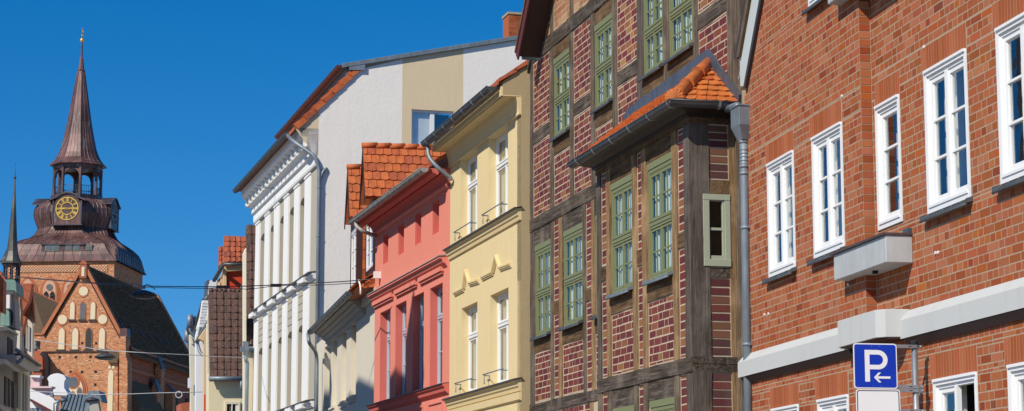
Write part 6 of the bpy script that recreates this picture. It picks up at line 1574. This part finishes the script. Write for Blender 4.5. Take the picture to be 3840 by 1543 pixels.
# clock housings
def clock(fr_pt, axis):
    pass
Ac = 4.05; p = A2(579, 305, Ac+.25); cz_ = p.z; cxk = p.x
zb_, ztp = A2(579, 440, Ac+.25).z, A2(579, 245, Ac+.25).z; hw_ = 1.55
for side_ in (0, 1, 2):
    def T(u, dpt, z): return (cxk + u, TY-Ac-.25+dpt, z) if side_ == 0 else ((TX+Ac+.12-dpt, TY+u, z) if side_ == 1 else (TX-Ac-.12+dpt, TY-u, z))
    def TP(poly, d0, d1, mb, mi=0):
        n = len(poly); vv = [T(a, d0, b) for a, b in poly] + [T(a, d1, b) for a, b in poly]
        mb.add(vv, [tuple(range(n)), tuple(range(2*n-1, n-1, -1))] + [(i, n+i, n+(i+1)%n, (i+1)%n) for i in range(n)], mi)
    m = MB(); arc = [(1.45*cos(t*pi/12), cz_+.15+1.45*sin(t*pi/12)) for t in range(13)]
    TP([(hw_, zb_), (hw_, ztp)] + arc + [(-hw_, ztp), (-hw_, zb_)], 0 if side_ < 2 else .75, 1.2, m); hs_ = m.obj('clock_housing', 'copper', ch)
    m = MB(); side_ < 2 and TP([(hw_+.12, zb_-.12), (hw_+.12, zb_), (-hw_-.12, zb_), (-hw_-.12, zb_-.12)], -.12, 1.0, m)
    o_, i_ = [(1.66*cos(t*pi/12), cz_+.15+1.62*sin(t*pi/12)) for t in range(3, 10)], [(1.48*cos(t*pi/12), cz_+.15+1.47*sin(t*pi/12)) for t in range(9, 2, -1)]
    TP([(hw_+.45, ztp+.05), (hw_+.45, ztp+.2)] + o_ + [(-hw_-.45, ztp+.2), (-hw_-.45, ztp+.05)] + i_, -.16, 1.2, m)
    if side_ < 2: TP([(hw_-.12, zb_), (hw_-.12, ztp+.1), (hw_+.03, ztp+.1), (hw_+.03, zb_)], -.06, .2, m); TP([(-hw_+.12, zb_), (-hw_+.12, ztp+.1), (-hw_-.03, ztp+.1), (-hw_-.03, zb_)], -.06, .2, m)
    m.obj('clock_cornice', 'copper_dark', hs_)
    if side_ == 2: continue
    mt = 'gold' if side_ == 0 else 'zinc'; R1 = 1.24
    m = MB()
    def ringp(r0, r1, d0, d1):
        N = 40
        for i in range(N):
            a, b = 2*pi*i/N, 2*pi*(i+1)/N; TP([(r0*cos(a), cz_+r0*sin(a)), (r1*cos(a), cz_+r1*sin(a)), (r1*cos(b), cz_+r1*sin(b)), (r0*cos(b), cz_+r0*sin(b))], d0, d1, m)
    ringp(R1-.09, R1, -.05, -.003); ringp(.62, .70, -.05, -.003)
    def stroke(a0, r0, r1, off0, off1, w):
        d = Vector((sin(a0), cos(a0))); n = Vector((d.y, -d.x)); p0 = d*r0 + n*off0; p1 = d*r1 + n*off1
        t = (p1-p0).normalized(); k = Vector((-t.y, t.x))*w
        TP([(p0.x-k.x, cz_+p0.y-k.y), (p1.x-k.x, cz_+p1.y-k.y), (p1.x+k.x, cz_+p1.y+k.y), (p0.x+k.x, cz_+p0.y+k.y)], -.045, -.004, m)
    NUM = ['XII','I','II','III','IIII','V','VI','VII','VIII','IX','X','XI']
    for h_, s_ in enumerate(NUM):
        a0 = 2*pi*h_/12; wd = {'I': .07, 'V': .15, 'X': .15}; tot = sum(wd[c] for c in s_); x = -tot/2
        for c_ in s_:
            w_ = wd[c_]; xm = x+w_/2; x += w_
            if c_ == 'I': stroke(a0, .74, R1-.10, xm, xm, .028)
            elif c_ == 'V': stroke(a0, .74, R1-.10, xm, xm-.055, .022); stroke(a0, .74, R1-.10, xm, xm+.055, .022)
            else: stroke(a0, .74, R1-.10, xm-.055, xm+.055, .022); stroke(a0, .74, R1-.10, xm+.055, xm-.055, .022)
    stroke(radians(87), -.25, 1.05, 0, 0, .055); stroke(radians(272), -.2, .74, 0, 0, .08); stroke(radians(272), .5, .62, 0, 0, .12)
    m.obj('clock_face', mt, hs_)
# lantern
def LZ(py): return FC.hit(288, py, 'y', TY-2.4).z
zl0, zl1_, zl2_, zl3 = LZ(747), LZ(726), LZ(625), LZ(601)
def oct(A): f = A*.4142; return [(TX+a, TY+b) for a, b in ((f,-A),(A,-f),(A,f),(f,A),(-f,A),(-A,f),(-A,-f),(-f,-A))]
m = MB()
for A, a, b in ((2.85, zl0-.3, zl0), (2.6, zl0, zl1_), ): m.prism(oct(A), 'z', a, b)
m.obj('lantern_base', 'copper_dark', ch)
V8 = oct(2.3)
for x, y in V8: MB().lathe([(.22,0),(.22,.2),(.17,.25),(.17,zl2_-zl1_-.1),(.22,zl2_-zl1_)], (x, y, zl1_), 6, 0, 0, False).obj('lantern_column', 'copper', ch)
for q in range(8):
    a, b = Vector((*V8[q], 0)), Vector((*V8[(q+1) % 8], 0)); n = 10; L_ = (b-a).length; r = L_/2-.16; zs = zl2_-.15-r
    inn = (Vector((TX,TY,0))-(a+b)/2).normalized()*.2; arc = [(L_/2 - r*cos(pi*t/n), zs+r*sin(pi*t/n)) for t in range(n+1)]
    poly = [(0, zs), (.16, zs)] + arc[1:-1] + [(L_-.16, zs), (L_, zs), (L_, zl2_+.02), (0, zl2_+.02)]
    d = (b-a).normalized(); m = MB()
    # arch as strips
    for t in range(n):
        (x0, z0), (x1, z1) = arc[t], arc[t+1]
        p = [a+d*x0, a+d*x1]; vv = [Vector((p[0].x,p[0].y,z0)), Vector((p[1].x,p[1].y,z1)), Vector((p[1].x,p[1].y,zl2_+.02)), Vector((p[0].x,p[0].y,zl2_+.02))]
        vv += [u+inn for u in vv]; m.add(vv, [(0,1,2,3),(4,7,6,5),(0,4,5,1)])
    m.obj('lantern_arch', 'copper', ch)
    m = MB(); o = -inn*.3
    for hh in (.35, 1.0): m.tube([Vector((a.x,a.y,zl1_+hh))+inn*.6, Vector((b.x,b.y,zl1_+hh))+inn*.6], .028, 5)
    for t in range(1, 7): p = a.lerp(b, t/7); m.tube([Vector((p.x,p.y,zl1_+.1))+inn*.6, Vector((p.x,p.y,zl1_+1.0))+inn*.6], .018, 4)
    m.obj('railing', 'zinc_dark', ch)
m = MB(); m.prism(oct(2.45), 'z', zl2_, zl3-.15); m.prism(oct(2.62), 'z', zl3-.15, zl3); m.obj('lantern_cornice', 'copper', ch)
m = MB(); m.lathe([(.16,0),(.16,zl2_-zl1_)], (TX, TY, zl1_), 8); m.obj('spire_post', 'copper_dark', ch)
# spire
SPp = [(2.85,609),(2.5,598),(2.2,586),(1.95,568),(1.72,546),(1.45,502),(1.2,456),(.97,405),(.75,354),(.52,300),(.36,266)]
m = MB(); v = []
for A, py in SPp: f = A*.4142; z = FC.hit(295, py, 'y', TY-A).z; v += octring(A, f, z)
m.add(v, [(i*8+q, i*8+(q+1)%8, i*8+8+(q+1)%8, i*8+8+q) for i in range(len(SPp)-1) for q in range(8)] + [tuple(range(8))[::-1]]); sp = m.obj('spire', 'copper', ch)
m = MB()
for q in range(8):
    for u in (0, .25, .5, .75):
        pts = [Vector(v[i*8+q]).lerp(Vector(v[i*8+(q+1)%8]), u) for i in range(len(SPp))]; m.tube(pts if u in (0, .5) else pts[:7], .035 if u == 0 else .02, 4, smooth=False, cap=False)
m.obj('spire_seam', 'copper', sp)
zz = lambda py: FC.hit(300, py, 'y', TY).z
m = MB(); m.lathe([(.42, zz(268)), (.44, zz(264)), (.34, zz(262)), (.2, zz(222)), (.13, zz(215)), (.10, zz(163)), (.06, zz(150)), (.04, zz(110))], (TX, TY, 0), 8, 0, 0, False); m.obj('spire_tip', 'copper', sp)
b_ = zz(152); MB().lathe([(.23*sin(pi*t/10)+.001, b_-.24*cos(pi*t/10)) for t in range(11)], (TX, TY, 0), 14).obj('gold_ball', 'gold', sp)
m = MB(); z_ = zz(130); m.prism([(TX-.03, z_-.4), (TX+.1, z_-.1), (TX-.02, z_+.1), (TX+.12, z_+.3), (TX+.0, z_+.55), (TX+.02, z_+.75), (TX-.06, z_+.5), (TX+.02, z_+.25), (TX-.08, z_)], 'y', TY-.03, TY+.03); m.obj('weather_vane', 'gold', sp)
# ridge turret at the far left
ft = FC.I @ pt(44, 1000, 205)
def fz2(py): return FC.hit(45, py, 'y', ft.y).z
FP_ = [(.98,991),(.8,982),(.62,965),(.5,945),(.40,905),(.31,850),(.23,800),(.17,760),(.12,735),(.07,700),(.045,670)]
m = MB(); v = []
for A, py in FP_:
    f = A*.4142; z = fz2(py); v += [(ft.x+a, ft.y+b, z) for a, b in ((f,-A),(A,-f),(A,f),(f,A),(-f,A),(-A,f),(-A,-f),(-f,-A))]
m.add(v, [(i*8+q, i*8+(q+1)%8, i*8+8+(q+1)%8, i*8+8+q) for i in range(len(FP_)-1) for q in range(8)] + [tuple(range(8))[::-1]])
m.lathe([(.035, fz2(672)), (.02, fz2(610))], (ft.x, ft.y, 0), 6)
tt = m.obj('ridge_turret', 'copper_green', ch)
MB().lathe([(.14*sin(pi*t/8)+.001, fz2(667)-.14*cos(pi*t/8)) for t in range(9)], (ft.x, ft.y, 0), 10).obj('ball', 'copper_dark', tt)
for k in range(8):
    a = pi/8+k*pi/4; MB().lathe([(.1, fz2(1052)), (.1, fz2(992))], (ft.x+.72*cos(a), ft.y+.72*sin(a), 0), 5, 0, 0, False).obj('turret_column', 'copper_dark', tt)
MB().lathe([(.85, fz2(1100)), (.85, fz2(1052)), (.9, fz2(1049))], (ft.x, ft.y, 0), 8, 0, pi/8, False).obj('turret_base', 'copper_dark', tt)
m = MB(); m.lathe([(.85, fz2(1000)), (.92, fz2(993))], (ft.x, ft.y, 0), 8, 0, pi/8, False); m.obj('turret_cornice', 'copper_dark', tt)
m = MB(); a = FC.hit(-60, 1075, 'y', ft.y-1); b = FC.hit(60, 1040, 'y', ft.y-1)
# nave roof that carries the turret
v = [FC.hit(-150, 1050, 'y', ft.y+.5), FC.hit(70, 1050, 'y', ft.y+.5), FC.hit(90, 1250, 'y', ft.y-9), FC.hit(-150, 1250, 'y', ft.y-9)]
MB().add(v + [q - Vector((0,0,.3)) for q in v], [(0,1,2,3),(4,7,6,5)] + [(i, 4+i, 4+(i+1)%4, (i+1)%4) for i in range(4)]).obj('choir_roof', 'dark_tile', ch)
# ------------------------------------------------------------------ cables and lamps over the street
def cable(pts, r, label, name='overhead_cable', mat='dark_trim'):
    """pts: (px, py, axis depth)"""
    o = pt(*pts[0]); w_ = [pt(*p) - o for p in pts]
    c = MB().tube(w_, r, 6, cap=True).obj(name, mat); c.location = o; tag(c, label, 'cable', 'cables strung across the street'); return c
cable([(-40,1030,66),(56,1037,64),(200,1050,61),(360,1062,58),(506,1071,55),(560,1074,54),(700,1076,53),(860,1076,51.5),(1000,1071,50.5),(1150,1064,49.5),(1280,1057,48.6),(1392,1048,47.7)], .013, 'upper cable running from the left edge past the first lamp to the salmon house')
cable([(56,1041,64),(506,1077,55),(620,1080,54),(760,1083,52.5),(830,1079,51.8),(930,1086,51),(1040,1072,50.3),(1200,1070,49.2),(1300,1064,48.5),(1385,1062,47.9)], .009, 'slack dark wire looping just below the upper cable')
cable([(-40,1250,85),(76,1266,80),(200,1285,75),(300,1300,71),(395,1316,68),(480,1320,67),(560,1325,67),(720,1332,68),(800,1337,70),(948,1343,75)], .013, 'middle cable running past the second lamp to the brown roofed house', mat='planter_grey')
cable([(-40,1455,95),(100,1467,92),(240,1474,90),(345,1481,88),(500,1478,88),(600,1474,88),(671,1473,88),(790,1470,88)], .017, 'lowest pale cable crossing in front of the church doorway level', mat='planter_grey')
def kink(px, py, dep, r, label):
    p = pt(px, py, dep); m = MB(); n = 16
    m.tube([(r*cos(2*pi*i/n), .0, r*sin(2*pi*i/n)) for i in range(n+1)], .025, 6); o = m.obj('cable_ring', 'planter_grey'); o.location = p; tag(o, label, 'ring', 'coiled rings on the lowest cable')
kink(671, 1481, 87.8, .13, 'coiled ring on the lowest cable, right, against the sky'); kink(87, 1469, 91.8, .14, 'coiled ring on the lowest cable, left, before the pale house')
def lamp(px, py, dep, w_, label):
    p = pt(px, py, dep); t = thing('street_lamp', label, 'lamp', loc=p, group='dish lamps hanging from the cables')
    r = w_*dep/8050/2
    m = MB(); m.lathe([(r*.12, r*.30), (r*.42, r*.22), (r*.8, r*.08), (r, -.02), (r*1.0, -.05), (r*.9, -.045)], (0,0,0), 24); m.obj('shade', 'lamp_grey', t)
    m = MB(); m.lathe([(r*.86, -.05), (r*.80, -.09), (r*.5, -.12)], (0,0,0), 20); m.obj('diffuser', 'zinc_dark', t)
    m = MB(); m.lathe([(.05, r*.40), (.05, r*.55), (.03, r*.62)], (0,0,0), 8); m.tube(bend([(0,0,r*.6), (.1,0,r*.72), (.22,0,r*.5), (.3,0,r*.35)]), .012, 5); m.tube([(0,0,r*.55), (-.25,0,r*.75)], .012, 5); m.obj('hanger', 'zinc', t)
lamp(538, 1104, 54, 105, 'nearest and highest dark dish lamp hanging in front of the church roof')
lamp(395, 1336, 68, 80, 'second dish lamp, hanging before the church gable'); lamp(346, 1498, 88, 56, 'farthest and lowest dish lamp, above the grey metal roof')
# fixing box on the salmon house, connectors
p = FS.hit(1411, 1032, 'y', -.1); o = MB().box(-.05, .05, -.06, .1, -.08, .08).obj('junction_box', 'white_frame'); o.location = FS.w(p.x, p.y, p.z); o.rotation_euler = (0,0,FS.rot); tag(o, 'small pale junction box where the upper cable meets the salmon house', 'box')
for px_, py_, d_, lb in ((830,1077,51.7,'connector on the upper cable before the small brown roof'), (1035,1071,50.2,'connector on the upper cable before the white house')):
    o = MB().box(-.12, .12, -.03, .03, -.035, .035).obj('cable_connector', 'copper_rim'); o.location = pt(px_, py_, d_); tag(o, 'brown '+lb, 'connector', 'cable connectors')
c = MB().tube(bend([pt(1345,1050,48.1)-pt(1345,1050,48.1), pt(1352,1075,48)-pt(1345,1050,48.1), pt(1352,1105,47.9)-pt(1345,1050,48.1)]), .02, 6).obj('hanging_wire', 'white_frame'); c.location = pt(1345,1050,48.1); tag(c, 'short white wire drooping from the upper cable beside the beige eaves', 'wire')
# ------------------------------------------------------------------ parking sign
sp_ = FR.S(3432, 1400, -.17); PYs = FR.hit(3432, 1400, 'x', sp_).y
Fs = Frame(split(FR.w(sp_, PYs, 0)), FR.rot)
sg = thing('parking_sign', 'blue parking sign with white P and arrow, blank white plate below, on a galvanised pole', 'sign', Fs)
XS = .045
def sv(px, py, x=XS): return Fs.hit(px, py, 'x', x)
ztp = sv(3426, 1278, 0).z
m = MB(); m.lathe([(.030, 0), (.030, ztp-.05)], (0,0,0), 20); m.obj('pole', 'galvanised', sg)
MB().lathe([(.033, ztp-.052), (.033, ztp-.004), (.028, ztp)], (0,0,0), 20).obj('pole_cap', 'void', sg)
def c7(a, b): return sv(3100+a*.3313, 1200+b*.3313)
c_ = [c7(295,265), c7(792,270), c7(803,782), c7(313,776)]
y0, y1 = (c_[0].y+c_[3].y)/2+.0, (c_[1].y+c_[2].y)/2; z1, z0 = (c_[0].z+c_[1].z)/2, (c_[2].z+c_[3].z)/2
def rrect(y0, y1, z0, z1, r, n=5):
    p = []
    for cy, cz, a in ((y1-r, z1-r, 0), (y0+r, z1-r, pi/2), (y0+r, z0+r, pi), (y1-r, z0+r, 3*pi/2)):
        for i in range(n+1): t = a + pi/2*i/n; p.append((cy+r*cos(t), cz+r*sin(t)))
    return p
paint('sign_blue', (.0,.035,.42), .35, .06); paint('sign_white', (.80,.80,.80), .4, .03); paint('sign_black', (.02,.02,.025), .4, .05); 
pn = MB().prism(rrect(y0, y1, z0, z1, .03), 'x', XS-.004, XS).obj('sign_panel', 'sign_white', sg)
MB().prism(rrect(y0+.011, y1-.011, z0+.011, z1-.011, .022), 'x', XS+.0003, XS+.0015).obj('blue_field', 'sign_blue', pn)
W_, H_ = y1-y0, z1-z0
def U_(a, b): return (y0 + (a-302)/(797-302)*W_, z1 - (b-268)/(779-268)*H_)
m = MB(); t0, t1 = XS+.0017, XS+.0030
m.prism([U_(*q) for q in ((430,343),(484,343),(484,702),(430,702))], 'x', t0, t1)
cyc, czc = (580, 453); Ro, Ri = 109.5, 58
def arcp(r, k=14): return [(cyc + r*sin(pi*i/k)*(1.0), czc - r*cos(pi*i/k)) for i in range(k+1)]
o_, i_ = arcp(Ro), arcp(Ri)
m.prism([U_(*q) for q in ((484,343),(580,343),(580,395),(484,395))], 'x', t0, t1); m.prism([U_(*q) for q in ((484,511),(580,511),(580,562),(484,562))], 'x', t0, t1)
for i in range(14): m.prism([U_(*q) for q in (o_[i], o_[i+1], i_[i+1], i_[i])], 'x', t0, t1)
m.obj('letter_p', 'sign_white', pn)
m = MB(); m.prism([U_(*q) for q in ((560,640),(716,640),(716,666),(560,666))], 'x', t0, t1)
m.prism([U_(*q) for q in ((530,653),(583,597),(610,597),(561,653))], 'x', t0, t1); m.prism([U_(*q) for q in ((530,653),(561,653),(612,709),(584,709))], 'x', t0, t1); m.obj('arrow', 'sign_white', pn)
for a, b in ((512,300),(600,300),(522,750),(610,750),(345,748)): q = U_(a, b); MB().prism([(q[0]+.004*cos(t*pi/4), q[1]+.004*sin(t*pi/4)) for t in range(8)], 'x', t0, XS+.006).obj('rivet', 'strap', pn)
d_ = [c7(328,783), c7(830,790)]; zt2 = (d_[0].z+d_[1].z)/2; y02, y12 = d_[0].y+.002, d_[1].y
pn2 = MB().prism(rrect(y02, y12, zt2-.34, zt2, .03), 'x', XS-.004, XS).obj('blank_plate', 'sign_white', sg)
MB().prism(rrect(y02+.010, y12-.010, zt2-.33, zt2-.010, .024), 'x', XS+.0003, XS+.0012).obj('plate_border', 'sign_black', pn2)
MB().prism(rrect(y02+.019, y12-.019, zt2-.321, zt2-.019, .018), 'x', XS+.0014, XS+.0022).obj('plate_field', 'sign_white', pn2)
for a in (535, 620): q = c7(a, 802); MB().prism([(q.y+.004*cos(t*pi/4), q.z+.004*sin(t*pi/4)) for t in range(8)], 'x', XS+.002, XS+.006).obj('rivet', 'copper_rim', pn2)
for b in (300, 757, 800, 1030):
    z = c7(950, b).z; m = MB(); m.box(.01, XS-.006, y0+.2, .012, z-.016, z+.016); m.lathe([(.036,-.017),(.038,-.015),(.038,.015),(.036,.017)], (0,0,z), 20); m.box(-.012, .012, .034, .075, z-.016, z+.016)
    k = m.obj('bracket', 'galvanised', sg); MB().lathe([(.008,-.008),(.008,.008)], (.02, .06, z), 6).obj('bolt', 'strap', k)
    MB().box(XS-.0059, XS-.005, -.075, -.045, z-.004, z+.004).obj('slot', 'void', k)
# ------------------------------------------------------------------ the ground and the opposite side of the street (its roofs shade the far facades)
g = MB(); g.quad((-3000,-800,0),(3000,-800,0),(3000,4000,0),(-3000,4000,0)); o = g.obj('ground', 'pavement'); struct(o)
r = MB(); r.quad((-9.2,-60,.004),(-3.2,-60,.004),(-20,120,.004),(-26,120,.004)); o = r.obj('road', 'asphalt'); struct(o)
k = MB(); 
for s in (0, 1):
    x0, x1 = (-3.2, -20) if s else (-9.35, -26.15); m = MB(); m.add([(x0,-60,0),(x0+.15,-60,0),(x1+.15,120,0),(x1,120,0),(x0,-60,.12),(x0+.15,-60,.12),(x1+.15,120,.12),(x1,120,.12)], [(4,5,6,7),(0,4,7,3),(1,2,6,5),(0,1,5,4)]); o = m.obj('kerb', 'pavement'); struct(o)
def opposite(tgt, fr, off, W2, dep, gable, mat, label, rise=1.0):
    """a house across the street whose gable peak throws its shadow on the point tgt"""
    p = fr.hit(*tgt, 'y', 0); P = fr.w(p.x, p.y, p.z); t = off / (SUN.x*-1)
    A = P + SUN*(off/abs((fr.M.to_3x3().inverted() @ SUN).y))
    F_ = Frame((A.x, A.y), fr.rot + pi)
    h = thing('gabled_house', label, 'house', F_, group='houses across the street, out of the picture')
    zt, ze = A.z, A.z - W2*gable
    hs = []
    n = max(2, int(W2*2/1.9)); st = 2*W2/n
    for f_ in range(3):
        for i in range(n): hs.append([-W2+st*i+st*.28, -W2+st*i+st*.72, 1.2+f_*3.0+(ze-9.5)*.0, 2.9+f_*3.0])
    m = MB(); wall_holes(m, -W2, W2, 0, ze, hs, 0, .15, 0, 0, .3); m.prism([(-W2, ze), (W2, ze), (0, zt)], 'y', 0, .3); m.box(-W2, W2, dep-.3, dep, 0, ze)
    m.quad((-W2,.3,0),(-W2,dep,0),(-W2,dep,ze),(-W2,.3,ze)); m.quad((W2,.3,0),(W2,.3,ze),(W2,dep,ze),(W2,dep,0)); m.obj('wall', mat, h)
    m = MB(); m.prism([(-W2-.2, ze-.2*gable), (0, zt), (0, zt+.05), (-W2-.2, ze-.2*gable+.15)], 'y', -.0, dep); m.prism([(W2+.2, ze-.2*gable), (0, zt), (0, zt+.05), (W2+.2, ze-.2*gable+.15)], 'y', -.0, dep); m.obj('roof', 'red_tile', h)
    for q in hs:
        if q[3] < ze: ring(k := MB(), q[0], q[1], q[2], q[3], .07, .08, .14); w_ = k.obj('window', 'white_frame', h); MB().box(q[0]+.05, q[1]-.05, .12, .13, q[2]+.05, q[3]-.05).obj('pane', 'lead', w_)
    return A
opposite((1551, 1087), FS, 11.0, .85, 5, 1.9, 'pale_cream', 'narrow steep gabled house across from the salmon house')
opposite((1502, 1362), FS, 11.6, 1.35, 8, .3, 'beige_wall', 'broad low gabled house across from the salmon house')
opposite((1345, 1425), FB, 13, 3.4, 8, .16, 'white_wall', 'wide white house across from the beige house')
opposite((1233, 1265), FB, 13, .8, 4, 1.6, 'grey_wall', 'slim pointed house across from the beige house')
